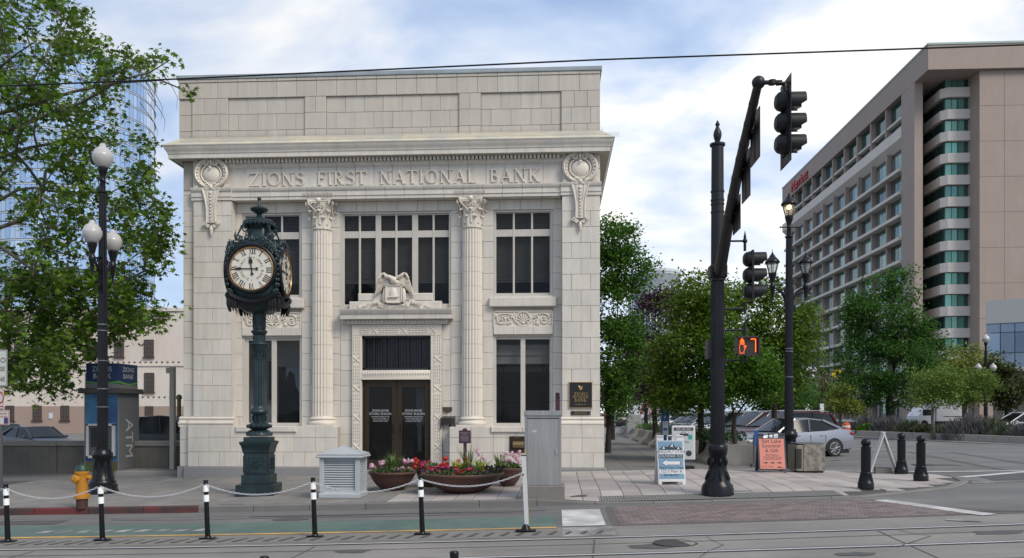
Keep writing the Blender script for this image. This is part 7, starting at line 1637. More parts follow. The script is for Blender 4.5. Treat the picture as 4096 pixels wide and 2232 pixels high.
def car(kind, name, label, x, y, rz, pm, group=None, cat='car', z=None, detail=True):
    d = CAR[kind]; t = thing(name, label, cat, (x, y, zr(x, y) if z is None else z), rz, group)
    q = MB(); v = []; n = 12
    for (X, zl, zh, w) in d['st']:
        pr = [(w * .80, zl), (w * .97, zl + .08), (w, zl + (zh - zl) * .45), (w * .985, zl + (zh - zl) * .72), (w * .93, zh - .03), (w * .80, zh)]
        v += [(X, a, b) for a, b in pr] + [(X, -a, b) for a, b in pr[::-1]]
    m = len(d['st']); f = [(i * n + j, i * n + (j + 1) % n, (i + 1) * n + (j + 1) % n, (i + 1) * n + j) for i in range(m - 1) for j in range(n)] + [tuple(range(n)), tuple(range(m * n - 1, m * n - n - 1, -1))]
    q.add(v, f); body = L_(t, 'body', pm, q, 38)
    q = MB(); v = []; g = d['gh']
    for (X, zb_, zt, wb, wt) in g: v += [(X, wb, zb_ - .03), (X, wt, zt), (X, wt * .5, zt + .025), (X, -wt * .5, zt + .025), (X, -wt, zt), (X, -wb, zb_ - .03)]
    q.add(v, [(i * 6 + j, i * 6 + (j + 1) % 6, i * 6 + 6 + (j + 1) % 6, i * 6 + 6 + j) for i in range(len(g) - 1) for j in range(6)] + [(0, 1, 2, 3, 4, 5), tuple(range(len(g) * 6 - 1, len(g) * 6 - 7, -1))]); L_(t, 'windows', cgl, q, 25)
    q = MB(); v = []
    for (X, zb_, zt, wb, wt) in g[1:-1]: v += [(X, wt + .012, zt - .03), (X, wt + .01, zt + .012), (X, wt * .5, zt + .036), (X, -wt * .5, zt + .036), (X, -wt - .01, zt + .012), (X, -wt - .012, zt - .03)]
    k_ = len(g) - 2; q.add(v, [(i * 6 + j, i * 6 + (j + 1) % 6, i * 6 + 6 + (j + 1) % 6, i * 6 + 6 + j) for i in range(k_ - 1) for j in range(6)] + [(0, 1, 2, 3, 4, 5), tuple(range(k_ * 6 - 1, k_ * 6 - 7, -1))]); L_(t, 'roof', pm, q, 38)
    q = MB()
    def gp(i, s, o=.012): X, zb_, zt, wb, wt = g[i]; return Vector((X, s * (wb + o), zb_)), Vector((X, s * (wt + o), zt))
    for s in (-1, 1):
        a, b = gp(-1, s), gp(-2, s); q.tube([a[0], b[1]], .045, 5); a, b = gp(0, s), gp(1, s); q.tube([a[0], b[1]], .06 if kind != 'pickup' else .07, 5)
        c = gp(2, s); q.tube([c[0] + Vector((.1, 0, 0)), c[1] + Vector((0, 0, -.01))], .03, 4)
    L_(t, 'pillars', pm, q, 40)
    for X in d['wx']:
        for s in (-1, 1):
            q = MB(); r = d['wr']; c = (X, s * (d['w'] - .11), r)
            q.tube([(X, s * (d['w'] - .22), r), (X, s * (d['w'] - .2), r), (X, s * (d['w'] + .0), r), (X, s * (d['w'] + .02), r)], [r * .9, r, r, r * .9], 22); wl = L_(t, 'wheel', tyre, q, 40)
            q = MB(); q.tube([(X, s * (d['w'] + .005), r), (X, s * (d['w'] + .024), r)], r * .70, 20)
            rm = L_(wl, 'rim', mat('rim_dark', (.05, .05, .05), .4, .6), q, 40); q = MB()
            for i in range(9): a = i * 2 * PI / 9; q.tube([(X, s * (d['w'] + .027), r), (X + r * .68 * math.cos(a), s * (d['w'] + .027), r + r * .68 * math.sin(a))], .024, 4)
            q.tube([(X + r * .68 * math.cos(a), s * (d['w'] + .027), r + r * .68 * math.sin(a)) for a in [2 * PI * i / 20 for i in range(21)]], .018, 4); L_(wl, 'rim_spokes', rimm, q, 40)
            q = MB(); q.prism([(X + (r + .065) * math.cos(a), r + (r + .065) * math.sin(a)) for a in [PI * i / 12 - .15 * (1 if i == 0 else -1 if i == 12 else 0) for i in range(13)]], s * (d['w'] - .02), s * (d['w'] + .004)); L_(t, 'wheel_arch', blk_, q, 0)
    L = d['L'] / 2; f_ = d['st'][-2]; r_ = d['st'][1]
    for s in (-1, 1):
        q = MB(); q.ell((L - .20, s * f_[3] * .80, f_[2] - .12), (.16, .17, .075), 10, 6); L_(t, 'headlight', hl, q, 60)
        q = MB(); q.ell((-L + .10, s * r_[3] * .88, r_[2] - .14), (.10, .14, .09), 10, 6); L_(t, 'tail_light', rl, q, 60)
        q = MB(); mx_ = g[-1][0] - .28; q.ell((mx_, s * (d['w'] + .09), g[-1][1] + .05), (.07, .11, .065), 10, 6); q.tube([(mx_, s * (d['w'] - .1), g[-1][1] - .02), (mx_, s * (d['w'] + .05), g[-1][1] + .02)], .02, 5); L_(t, 'mirror', pm, q, 60)
        if detail:
            for X in (-.75, .25): q = MB(); q.tube([(X, s * (d['w'] + .01), .82 if kind == 'sedan' else .95), (X - .16, s * (d['w'] + .01), .82 if kind == 'sedan' else .95)], .014, 5); L_(t, 'door_handle', chr_, q, 60)
            for X in (-1.0, -.35 + .0, .85): q = MB(); w_ = d['w'] + .0015; q.box(X - .004, X + .004, min(s * (w_ - .05), s * w_), max(s * (w_ - .05), s * w_), .32, .82); L_(t, 'door_seam', blk_, q, 0)
    q = MB(); q.box(L - .10, L - .02, -f_[3] * .55, f_[3] * .55, .38, f_[2] - .16); q.box(-L + .2, L - .2, -d['w'] * .86, d['w'] * .86, .14, .25); L_(t, 'grille', blk_, q, 0)
    if kind == 'suv':
        for s in (-1, 1): q = MB(); q.tube([(-1.85, s * .66, 1.68), (-1.6, s * .66, 1.74), (0, s * .66, 1.74), (.3, s * .66, 1.68)], .02, 5); L_(t, 'roof_rail', chr_, q, 60)
    return t
silver = paint('silver', (.30, .315, .36), .55); white = paint('white', (.62, .62, .63), .0); maroon = paint('maroon', (.10, .018, .022)); black = paint('black', (.012, .012, .015)); grey = paint('grey', (.10, .105, .115)); slate = paint('slate', (.035, .045, .065)); tan = paint('tan', (.30, .27, .23))
PG = 'cars parked along the side street'
rzp = math.radians(205)
car('sedan', 'parked_sedan', 'silver sedan parked nearest, behind the stone litter bin', 8.7, 31.0, math.radians(200), silver, PG)
cars = [('suv', maroon, 'dark maroon sport utility car parked beside the silver sedan', 9.3, 34.1), ('suv', black, 'black sport utility car parked two bays beyond the silver sedan', 9.0, 37.4), ('suv', white, 'white sport utility car seen right of the signal pole', 9.0, 40.8), ('suv', silver, 'silver wagon seen through the trees right of the signal pole', 9.1, 44.2),
        ('sedan', white, 'white sedan seen just left of the signal pole', 9.2, 48.5), ('suv', slate, 'dark slate wagon seen behind the poster stand', 9.4, 54), ('sedan', silver, 'silver sedan seen left of the pay station', 9.6, 60), ('suv', white, 'white car seen between the far tree trunks', 9.4, 67), ('suv', grey, 'grey car farthest along the parking row', 9.2, 76), ('sedan', black, 'black car deepest in the side street near the bank edge', 7.2, 92)]
for k_, pm, lab, x, y in cars: car(k_, 'parked_car', lab, x, y, rzp, pm, PG, detail=False)
car('sedan', 'parked_sedan', 'dark blue-grey sedan behind the low concrete wall at the left', ray(150) * 37, 37.0, math.radians(-28), paint('midnight', (.05, .055, .075)), 'vehicles in the lot left of the bank', detail=False)
car('sedan', 'parked_sedan', 'pale car cut by the left picture edge behind the low wall', ray(-60) * 40, 41.5, math.radians(-25), silver, 'vehicles in the lot left of the bank', detail=False)
pk = car('pickup', 'pickup_truck', 'dark grey pickup truck between the cash machine and the bank', ray(690) * 33 - .2, 33.0, math.radians(2), paint('charcoal', (.045, .05, .055)), 'vehicles in the lot left of the bank', 'pickup truck')
car('suv', 'parked_suv', 'silver sport utility car at the right edge behind the shrubs', ray(4075) * 58, 58.0, math.radians(185), white, None, detail=False)
# white box truck
tx, ty = ray(3725) * 92, 92.0; bt = thing('box_truck', 'white box truck standing behind the pale saplings', 'truck', (tx, ty, zr(tx, ty)), .22)
q = MB(); q.bbox(-.2, 3.6, -1.15, 1.15, .75, 3.15, .04); L_(bt, 'box_body', white, q, 0); q = MB(); q.add([(-2.3, -1, .5), (-.3, -1, .5), (-.3, 1, .5), (-2.3, 1, .5), (-2.3, -1, 1.35), (-1.5, -.98, 2.3), (-.3, -.98, 2.4), (-.3, .98, 2.4), (-1.5, .98, 2.3), (-2.3, 1, 1.35)], [(0, 1, 6, 5, 4), (3, 9, 8, 7, 2), (0, 4, 9, 3), (4, 5, 8, 9), (5, 6, 7, 8), (1, 2, 7, 6), (0, 3, 2, 1)]); L_(bt, 'cab', white, q, 0)
q = MB(); q.box(-1.75, -.75, -1.01, -.985, 1.4, 2.05); L_(bt, 'side_window', cgl, q, 0)
for X in (-1.6, 2.4): q = MB(); q.tube([(X, -1.05, .45), (X, -.75, .45)], .45, 18); L_(bt, 'wheel', tyre, q, 40)
q = MB(); q.box(-.2, 3.6, -1.1, 1.1, .55, .74); L_(bt, 'chassis', blk_, q, 0); q = MB(); q.box(3.3, 3.5, -1.17, -1.15, .85, 1.05); L_(bt, 'tail_light', rl, q, 0); q = MB(); put_text(q, '1-800-GO-RENTAL', 1.7, -1.156, 1.2, .26, .002, sx=.9) if 0 else q.box(.6, 2.9, -1.158, -1.15, 1.25, 1.32); L_(bt, 'stripe', blk_, q, 0)
# ================================================================ LEFT SIDE
cw = mat('wall_concrete', (.145, .135, .115), .92, var=.25, scale=2.5, bump=.5, bscale=30, streak=.15, col2=(.11, .105, .095)); cwt = mat('wall_cap', (.235, .225, .20), .9, var=.2, scale=3, bump=.3)
wx, wy, wz = G(300, 1893); z1 = WZ(300, 1764, wy)
lw = thing('low_wall', 'low board-marked concrete wall running left from the bank', 'wall', (wx, wy, wz))
xr = -11.15; x = -26.0
while x < xr - .05:
    e = min(x + 2.4, xr); q = MB(); q.bbox(x, e - .02, wy, wy + .35, -1.2, z1 - .17, .012); fl(q.build('wall_panel', cw, lw)); q = MB(); q.bbox(x, e - .012, wy - .05, wy + .40, z1 - .165, z1, .015); fl(q.build('wall_cap', cwt, lw)); x = e
ax, ay, az = G(475, 1890); ay = wy - 1.0; ax = ray(475) * ay; az = zs(ax, ay); kd = dep(ax, ay) / 3236
at = thing('cash_machine', 'grey cash machine kiosk with blue illuminated header by the low wall', 'cash machine', (ax, ay, az)); f = lambda v: (1890 - v) * kd; w_ = 143 * kd; dd = 1.25
kgm = mat('kiosk_grey', (.15, .155, .165), .6, var=.08)
q = MB(); q.bbox(-w_, 0, 0, dd, 0, f(1564), .01); L_(at, 'cabinet', kgm, q, 0)
q = MB(); q.box(-w_ + .05, -.04, -.006, 0, .10, f(1568)); ps_ = L_(at, 'poster', mat('kiosk_blue', (.012, .06, .17), .3, var=.6, scale=2.2, col2=(.04, .17, .33)), q, 0)
q = MB(); q.box(-w_ + .05, -.04, -.009, -.006, .10, .42); L_(ps_, 'poster_foot', mat('kiosk_garden', (.10, .06, .02), .5, var=.6, scale=9, col2=(.04, .07, .015)), q, 0)
q = MB(); a0, a1, z0, z1_ = -w_ + .11, -.10, f(1823), f(1685)
for r_ in ((a0, a0 + .08, z0, z1_), (a1 - .08, a1, z0, z1_), (a0, a1, z1_ - .07, z1_), (a0, a1, z0, z0 + .08)): q.bbox(r_[0], r_[1], -.10, 0, r_[2], r_[3], .01)
L_(at, 'surround', mat('kiosk_light', (.42, .43, .44), .45), q, 0); q = MB(); q.box(a0 + .08, a1 - .08, -.05, -.01, z0 + .08, z1_ - .07); q.box(a0 + .30, a1 - .12, -.09, -.04, z0 + .1, z0 + .3); L_(at, 'screen_recess', mat('kiosk_dark', (.06, .065, .07), .35), q, 0)
q = MB(); q.box(a0 + .14, a0 + .52, -.056, -.05, z0 + .35, z1_ - .12); L_(at, 'screen', mat('screen_dark', (.015, .02, .022), .1), q, 0)
q = MB(); q.box(a1 - .22, a1 - .13, -.095, -.05, z0 + .42, z0 + .45); L_(at, 'card_slot', mat('slot_green', (.02, .30, .08), .4), q, 0)
q = MB(); q.bbox(-w_ - .13, .13, -.13, dd + .05, f(1564) + .002, f(1543), .01); L_(at, 'roof_slab', mat('kiosk_slab', (.085, .08, .08), .6), q, 0)
q = MB(); q.bbox(-w_ + .06, -.0, .0, dd - .1, f(1543), f(1443), .01); hd = L_(at, 'header', mat('header_navy', (.012, .035, .13), .35, var=.05), q, 0)
q = MB(); gz0, gz1 = f(1543), f(1520); n = 12
for i in range(n):
    t0, t1 = i / n, (i + 1) / n; s0, s1 = .05 * math.sin(t0 * PI), .05 * math.sin(t1 * PI); xa, xb = -w_ + .055 + (w_ - .05) * t0, -w_ + .055 + (w_ - .05) * t1; ya_, yb_ = (dd - .1) * t0, (dd - .1) * t1
    q.add([(xa, -.004, gz1 - s0 * .6), (xb, -.004, gz1 - s1 * .6), (xb, -.004, gz1 + .05 - s1), (xa, -.004, gz1 + .05 - s0)], [(0, 1, 2, 3)]); q.add([(.004, ya_, gz1 - s0 * 1.2), (.004, yb_, gz1 - s1 * 1.2), (.004, yb_, gz1 + .06 - s1 * 1.6), (.004, ya_, gz1 + .06 - s0 * 1.6)], [(0, 1, 2, 3)])
q.build('green_wave', mat('wave_green', (.12, .45, .03), .4), hd)
q = MB(); q.box(-w_ + .055, .004, -.003, .0, gz0, gz1 - .03); q.box(0, .003, 0, dd - .1, gz0, gz1 - .06); q.build('grey_band', mat('band_grey', (.22, .22, .22), .5), hd)
q = MB(); put_text(q, 'ZIONS', -w_ / 2 + .02, -.006, f(1475), .22, .002); put_text(q, 'BANK', -w_ / 2 + .02, -.006, f(1503), .22, .002); put_text(q, 'ZIONS', .004, dd / 2 - .05, f(1475), .21, .002, rz=PI / 2, sx=1.15); put_text(q, 'BANK', .004, dd / 2 - .05, f(1503), .21, .002, rz=PI / 2, sx=1.15); q.build('lettering', mat('header_white', (.55, .58, .62), .5), hd)
q = MB(); v_, f2 = text_geo('ATM', .62, .002); q.M = Matrix.Translation((.004, dd * .34, f(1655))) @ Matrix.Rotation(PI / 2, 4, 'Z') @ FRONT @ Matrix.Rotation(-PI / 2, 4, 'Z') @ Matrix.Translation((.72, 0, 0)); q.add(v_, f2); q.M = None; L_(at, 'lettering', mat('kiosk_letter', (.50, .50, .50), .4), q, 0)
q = MB(); sx1 = X0 - .12; q.bbox(ax + .02, sx1, ay - .25, ay + 1.6, az - .3, az + .14, .015); o = fl(q.build('ramp_slab', mat('slab_light', (.25, .24, .22), .9, var=.15, scale=2, bump=.3))); tag(o, 'raised concrete slab between cash machine and bank corner', 'slab')
px_ = ray(691) * (wy - .3); cp = thing('camera_post', 'pale beige square post with a small head beside the bank corner', 'post', (px_, wy - .3, az)); h_ = WZ(691, 1468, wy - .3) - az; bei = mat('post_beige', (.42, .40, .34), .6)
q = MB(); q.bbox(-.075, .075, -.075, .075, 0, h_, .008); L_(cp, 'shaft', bei, q, 0); q = MB(); q.bbox(-.2, -.075, -.06, .06, h_ - .2, h_ - .02, .008); L_(cp, 'camera_head', bei, q, 0); q = MB(); q.bbox(-.22, -.10, .2, .26, h_ - 1.25, h_ - .62, .02); L_(cp, 'panel', mat('panel_grey', (.36, .36, .35), .6), q, 0)
q = MB(); q.lathe([(.06, 0), (.06, .8), (.09, .82), (.07, .92), (.02, .95)], (X0 - .5, D + .9, 1.2), 10); o = fl(q.build('vent_pipe', mat('brass_dark', (.12, .09, .05), .4, .5))); tag(o, 'small dark capped pipe behind the beige post at bank corner', 'pipe')
# left edge signs on one post
sx, sy_ = ray(4) * 17.25, 17.25; sp_ = thing('sign_post', 'grey sign post at the left picture edge carrying three signs', 'sign post', (sx, sy_, zs(sx, sy_))); q = MB(); q.bbox(-.03, .03, -.03, .03, 0, 3.3, .005); L_(sp_, 'post', mat('galvanised', (.12, .12, .13), .5, .5), q, 0)
def plate(v0, v1, uR, lines, nm, lab, red=None):
    z0, z1 = WZ(4, v1, sy_), WZ(4, v0, sy_); xr = (ray(uR) - ray(4)) * sy_; t = thing(nm, lab, 'sign', (sx, sy_ - .035, z0)); h_ = z1 - z0; w_ = xr
    q = MB(); q.bbox(-w_, w_, -.004, .004, 0, h_, .003); p = L_(t, 'plate', mat('sign_plate', (.52, .53, .50), .45), q, 0)
    q = MB()
    for r_ in ((-w_ + .01, w_ - .01, h_ - .022, h_ - .012), (-w_ + .01, w_ - .01, .012, .022), (w_ - .02, w_ - .012, .012, h_ - .012), (-w_ + .012, -w_ + .02, .012, h_ - .012)): q.box(r_[0], r_[1], -.007, -.004, r_[2], r_[3])
    for s, yy, sz in lines: put_text(q, s, w_ - .045, -.008, h_ * yy, sz, .001, align='RIGHT', sx=.85)
    if red is None: q.tube([(w_ * .45 + .05 * math.cos(a), -.008, h_ * .72 + .05 * math.sin(a)) for a in [2 * PI * i / 14 for i in range(15)]], .007, 4)
    L_(p, 'border_and_lettering', txd if red is None else mat('sign_red', (.42, .02, .025), .5), q, 0)
    if red == 'ring':
        q = MB(); q.tube([(.12 * math.cos(a) * .75, -.009, h_ * .55 + .12 * math.sin(a)) for a in [2 * PI * i / 20 for i in range(21)]], .014, 4); q.box(-.1, w_ - .02, -.009, -.004, h_ * .12, h_ * .16); L_(p, 'prohibition_ring', MATS['sign_red'], q, 0)
    if red == 'bus': q = MB(); q.box(w_ - .12, w_ - .03, -.009, -.004, h_ * .1, h_ * .5); L_(p, 'purple_symbol', mat('sign_purple', (.05, .03, .16), .5), q, 0)
    return t
plate(1400, 1546, 33, [('MAY USE', .42, .14), ('FULL LANE', .14, .14)], 'lane_sign', 'white bicycle lane sign at top of the left edge post'); plate(1551, 1638, 20, [], 'parking_sign', 'white sign with a red prohibition ring on the left edge post', 'ring'); plate(1641, 1700, 42, [('BUILDING', .72, .05), ('SECTOR', .52, .05)], 'building_sign', 'lowest white sign with purple square on the left edge post', 'bus')
# old rendered building behind the lot
by_ = 60.0; oldm = mat('old_render', (.62, .53, .45), .9, var=.15, scale=.4, col2=(.68, .62, .55), streak=.12); oldl = mat('old_render_low', (.36, .27, .22), .9, var=.12, scale=.5)
Wb = lambda u, v: W(u, v, by_)
ob = thing('old_building', 'weathered cream building with small rusty windows behind the parking lot', 'building', (Wb(400, 1700)[0], by_, -.3))
xl, xr = Wb(-500, 1700)[0], Wb(1100, 1700)[0]; zt, zs_, zlo = Wb(500, 1246)[1], Wb(300, 1625)[1], Wb(300, 1724)[1]
q = MB(); q.box(xl, xr, by_, by_ + 12, zs_, zt); fl(q.build('wall', oldm, ob)); q = MB(); q.box(xl, xr, by_ - .05, by_ + 12, -1.5, zs_ - .003); fl(q.build('base_wall', oldl, ob))
q = MB(); q.box(xl, xr, by_ - .12, by_ + .2, zt, zt + .25); q.box(xl, xr, by_ - .08, by_, Wb(500, 1465)[1], Wb(500, 1465)[1] + .12); q.build('string_course', oldm, ob)
rust = mat('rusty_sash', (.07, .04, .03), .7, var=.3, scale=6); dgl = mat('dusty_pane', (.07, .07, .07), .3, var=.4, scale=3)
def owin(u0, u1, v0, v1, nx=3, nz=4):
    a, b, c, d = Wb(u0, 1600)[0], Wb(u1, 1600)[0], WZ(u0, v1, by_), WZ(u0, v0, by_); q = MB()
    for i in range(nx + 1): x = a + (b - a) * i / nx; q.box(x - .035, x + .035, by_ - .075, by_ - .02, c, d)
    for i in range(nz + 1): z = c + (d - c) * i / nz; q.box(a, b, by_ - .07, by_ - .025, z - .03, z + .03)
    q.box(a - .1, b + .1, by_ - .16, by_ - .05, c - .12, c - .02); w_ = q.build('window', rust, ob); q = MB(); q.box(a, b, by_ - .062, by_ - .052, c, d); q.build('pane', dgl, w_)
for u0, u1, v0, v1 in ((579, 614, 1360, 1427), (580, 616, 1493, 1567), (582, 613, 1626, 1670), (25, 57, 1624, 1682), (134, 167, 1624, 1680), (245, 277, 1624, 1680), (460, 495, 1360, 1427), (345, 380, 1360, 1427), (345, 380, 1493, 1567), (60, 95, 1360, 1427)): owin(u0, u1, v0, v1)
q = MB(); 
for i in range(22): x = Wb(250 + i * 22, 1600)[0]; q.box(x, x + .12, by_ - .04, by_ - .0, WZ(400, 1452, by_), WZ(400, 1447, by_)); q.box(x + .2, x + .32, by_ - .04, by_, WZ(400, 1591, by_), WZ(400, 1586, by_))
stuff(q.build('tie_plates', rust, ob)); q = MB(); q.box(Wb(198, 0)[0], Wb(213, 0)[0], by_ - .1, by_ - .05, WZ(200, 1674, by_), WZ(200, 1652, by_)); tag(q.build('wall_notice', mat('notice_white', (.6, .6, .62), .6)), 'small white notice on the old cream building wall', 'notice')
# curved glass tower: 300 panels as parts, the rest joined
tY = 200.0; tcx = ray(285) * tY; tr = 320 / 3236 * tY * 1.0; ztop = EYE + (1649 - 268) * 200 / 3236 * 1.0; fh = 3.25
gt = thing('glass_tower', 'tall curved blue glass office tower behind the plane tree', 'building', (tcx, tY, 0)); gpm = mat('tower_glass', (.50, .64, .82), .08, .55, var=.05, scale=.05, isl=.13, spec=.8, col2=(.40, .56, .80)); gfm = mat('tower_mullion', (.66, .70, .73), .5, .2)
q = MB(); q.lathe([(tr - .25, 0), (tr - .25, ztop)], (0, 0, 0), 72); L_(gt, 'core', mat('tower_core', (.30, .36, .42), .5), q, 60)
na = 96; nfl = int(ztop / fh); P = []
for j in range(nfl):
    for i in range(na):
        a = 2 * PI * (i + .5) / na; 
        if math.sin(a) < .25: P.append((j, i, abs(math.sin(a)) * (1 if 16 < j else .6)))
P.sort(key=lambda p: -p[2]); r1 = MB()
for n, (j, i, _) in enumerate(P):
    a0, a1 = 2 * PI * (i + .04) / na, 2 * PI * (i + .96) / na; z0, z1 = ztop - (j + 1) * fh + .35, ztop - j * fh - .12; jt = RND.uniform(-.03, .03); q = MB() if n < 300 else r1
    q.add([((tr - .1) * math.cos(a0), (tr - .1) * math.sin(a0), z0), ((tr - .1 + jt) * math.cos(a1), (tr - .1 + jt) * math.sin(a1), z0), ((tr - .1 + jt) * math.cos(a1), (tr - .1 + jt) * math.sin(a1), z1), ((tr - .1) * math.cos(a0), (tr - .1) * math.sin(a0), z1)], [(0, 1, 2, 3)])
    if n < 300: o = q.build('glass_panel', gpm, gt, world=False)
stuff(r1.build('glass_panels', gpm, gt, world=False))
q = MB()
for j in range(nfl + 1): q.lathe([(tr - .3, ztop - j * fh - .12), (tr + .06, ztop - j * fh - .1), (tr + .06, ztop - j * fh + .08), (tr - .3, ztop - j * fh + .1)], n=72)
q.lathe([(tr - .2, ztop), (tr + .1, ztop + .1), (tr + .1, ztop + 1.6), (tr - .2, ztop + 1.6)], n=72); L_(gt, 'floor_bands', gfm, q, 60)
# ================================================================ RIGHT SIDE: hotel
hX = 47.5; hY = hX / ray(2335 * 1.59); hY2 = hX / ray(1968 * 1.59); hcm = mat('hotel_stone', (.35, .28, .24), .85, var=.08, scale=.4, streak=.10, col2=(.36, .295, .255)); hcl = mat('hotel_pale', (.66, .60, .54), .8, var=.08, scale=.4, streak=.08); hgl = mat('hotel_glass', (.09, .28, .23), .05, .4, var=.1, isl=.4, col2=(.16, .34, .28), spec=.8); hgd = mat('hotel_glass_dark', (.05, .11, .095), .06, .4, var=.2, isl=.3, spec=.6); hfr = mat('hotel_frame', (.05, .045, .04), .6)
HZ = lambda u, v: EYE - (v - 1037) * dep(hX, hX / ray(u * 1.59)) / 2035      # height on the side plane
hX1 = hX + 1.0
ho = thing('hotel', 'large brown concrete hotel with gridded side and banded corner windows', 'building', (hX + 8, hY + 20, 0))
ztp, zb0 = HZ(2335, 113), HZ(2335, 175); q = MB(); q.box(hX, hX + 40, hY, hY2, zb0, ztp); fl(q.build('roof_fascia', hcm, ho)); q = MB(); q.box(hX - .08, hX + 40, hY - .08, hY2, ztp, ztp + .25); q.build('roof_edge', mat('edge_green', (.32, .42, .38), .5), ho)
fl_n = 12; zg = 0; xb = hX + 5.0; 
yA, yB = hX / ray(2300 * 1.59), hX / ray(2267 * 1.59)          # pier on the side
q = MB(); q.box(hX + .02, hX + 1.1, yA, yB, 0, zb0 - .003); fl(q.build('side_pier', hcm, ho))
# front wall panels
yf = hY + .6; xw = W(2464 * 1.59, 0, yf)[0]; pw, ph = 3.1, 4.55; zt_ = zb0 - .003; q = MB(); q.box(xw + .05, xw + 40, yf + .12, yf + 12, 0, zt_); fl(q.build('front_wall', hcm, ho))
z = zt_
while z > 6:
    x = xw
    while x < xw + 22: q = MB(); q.cbox(x + .01, min(x + pw, xw + 22) - .01, yf, yf + .12, z - ph + .01, z - .01, .02); q.build('wall_panel', hcm, ho); x += pw
    z -= ph
# corner bay: glazing bands and pale spandrels
xc0 = hX + 4.2; yc = hY + 3.2; xc0 = W(2374 * 1.59, 0, yc)[0]; xc1 = W(2449 * 1.59, 0, yc)[0]; ysd = xc0 / ray(2318 * 1.59); zf = lambda v: EYE - (v - 1037) * dep(xc0, yc) / 2035
fhh = (zf(190) - zf(850)) / 12; q = MB(); q.box(xc0 + .6, xw + .2, yc + .6, yc + 20, 0, zb0 - .01); q.box(xc1 - .1, xw + .06, yf + .2, yc + 3, 0, zb0 - .01); q.build('bay_core', hfr, ho)
q = MB(); q.box(xc1, xw + .04, yf + .05, yc + 4, 0, zb0 - .01); fl(q.build('bay_return', hcm, ho))
for k in range(13):
    zt_k = zf(190) - k * fhh; zb_k = zt_k - fhh * .56; q = MB()
    c_ = .8; pts = [(xc0 + c_ - .3, yc - .12), (xc1 + .02, yc - .12), (xc1 + .02, yc + .7), (xc0 + .5, yc + .7), (xc0 + .5, ysd), (xc0 - .22, ysd), (xc0 - .22, yc + .55)]
    q.prismz([(a, b) for a, b in pts], zb_k - fhh * .44 + .02, zb_k - .0); fl(q.build('spandrel', hcl, ho))
    npn = 4; w_ = (xc1 - xc0 - .5) / npn
    fr = MB(); fr.box(xc0 + .3, xc1, yc + .45, yc + .55, zb_k, zt_k); wn_ = fr.build('window', hfr, ho)
    for i in range(npn): q = MB(); q.box(xc0 + .35 + i * w_ + .04, xc0 + .35 + (i + 1) * w_ - .04, yc + .38, yc + .42, zb_k + .06, zt_k - .06); q.build('pane', hgl if i < 3 else hgd, wn_)
    nsd = 7; w_ = (ysd - yc - .4) / nsd; fr = MB(); fr.box(xc0 + .32, xc0 + .42, yc + .4, ysd, zb_k, zt_k); wn_ = fr.build('window', hfr, ho)
    for i in range(nsd): q = MB(); q.box(xc0 + .25, xc0 + .29, yc + .4 + i * w_ + .03, yc + .4 + (i + 1) * w_ - .03, zb_k + .06, zt_k - .06); q.build('pane', hgd, wn_)
# gridded side
zs1 = HZ(2267, 240); zband1, zband0 = HZ(2267, 318), HZ(2267, 345)
q = MB(); q.box(hX - .0, hX + 3, yB, hY2, zband0, zband1); q.box(hX + .9, hX + 3, hY2 - 2.5, hY2, 0, zb0 - .01); fl(q.build('upper_band', hcl, ho))
q = MB(); q.add([(hX, yB, zband0), (hX, hY2, zband0), (hX + 1.8, hY2, zband0 - 1.7), (hX + 1.8, yB, zband0 - 1.7)], [(0, 1, 2, 3)]); q.build('sloping_soffit', hcl, ho)
q = MB(); q.box(hX + .95, hX + 3, yB, hY2 - 2, 0, zb0 - .02); q.build('recess_wall', hfr, ho)
nb = 10; bw_ = (hY2 - 2.5 - yB) / nb; zlow = 0.0; nfl2 = 12; ft = zband0 - 1.5; fs = ft / nfl2
me_fin = None
for i in range(nb + 1):
    y = yB + i * bw_; q = MB(); q.box(hX + .25, hX + .98, y - .24, y + .24, 0, ft + .8); q.build('fin', hcm, ho); q = MB(); q.box(hX + .15, hX + .98, y - .22, y + .22, zband1, zb0); q.build('fin', hcm, ho)
for k in range(nfl2):
    z = ft - k * fs; q = MB(); q.box(hX - .35, hX + .98, yB, hY2 - 2.5, z - fs + .0, z - fs + .42); fl(q.build('balcony_slab', hcl, ho))
q = MB(); q.box(hX + .25, hX + .98, yB, hY2 - 2.5, (zband1 + zb0) / 2 - .9, (zband1 + zb0) / 2 - .6); q.build('balcony_slab', hcl, ho)
q = MB(); q.box(0, .08, .24, bw_ - .24, .43, fs - .02); wm = q.mesh('window', hfr); q = MB(); q.box(-.03, 0, .34, bw_ * .5 - .04, .5, fs - .12); pm1 = q.mesh('pane', hgl); q = MB(); q.box(-.03, 0, bw_ * .5 + .04, bw_ - .34, .5, fs - .12); pm2 = q.mesh('pane', mat('hotel_curtain', (.15, .18, .17), .1, .3, isl=.4, var=.2, spec=.7))
for k in range(nfl2):
    for i in range(nb):
        o = link('window', wm, ho, False); o.matrix_parent_inverse = Matrix.Translation(-ho.location); o.location = (hX + .88, yB + i * bw_, ft - (k + 1) * fs)
        for pm_ in (pm1, pm2): p = link('pane', pm_, o, False)
for i in range(nb): 
    for zz0, zz1 in ((zband1 + .1, (zband1 + zb0) / 2 - 1), ((zband1 + zb0) / 2 - .5, zb0 - .1)): q = MB(); q.box(hX + .85, hX + .93, yB + i * bw_ + .3, yB + (i + 1) * bw_ - .3, zz0, zz1); q.build('upper_window', hgd, ho)
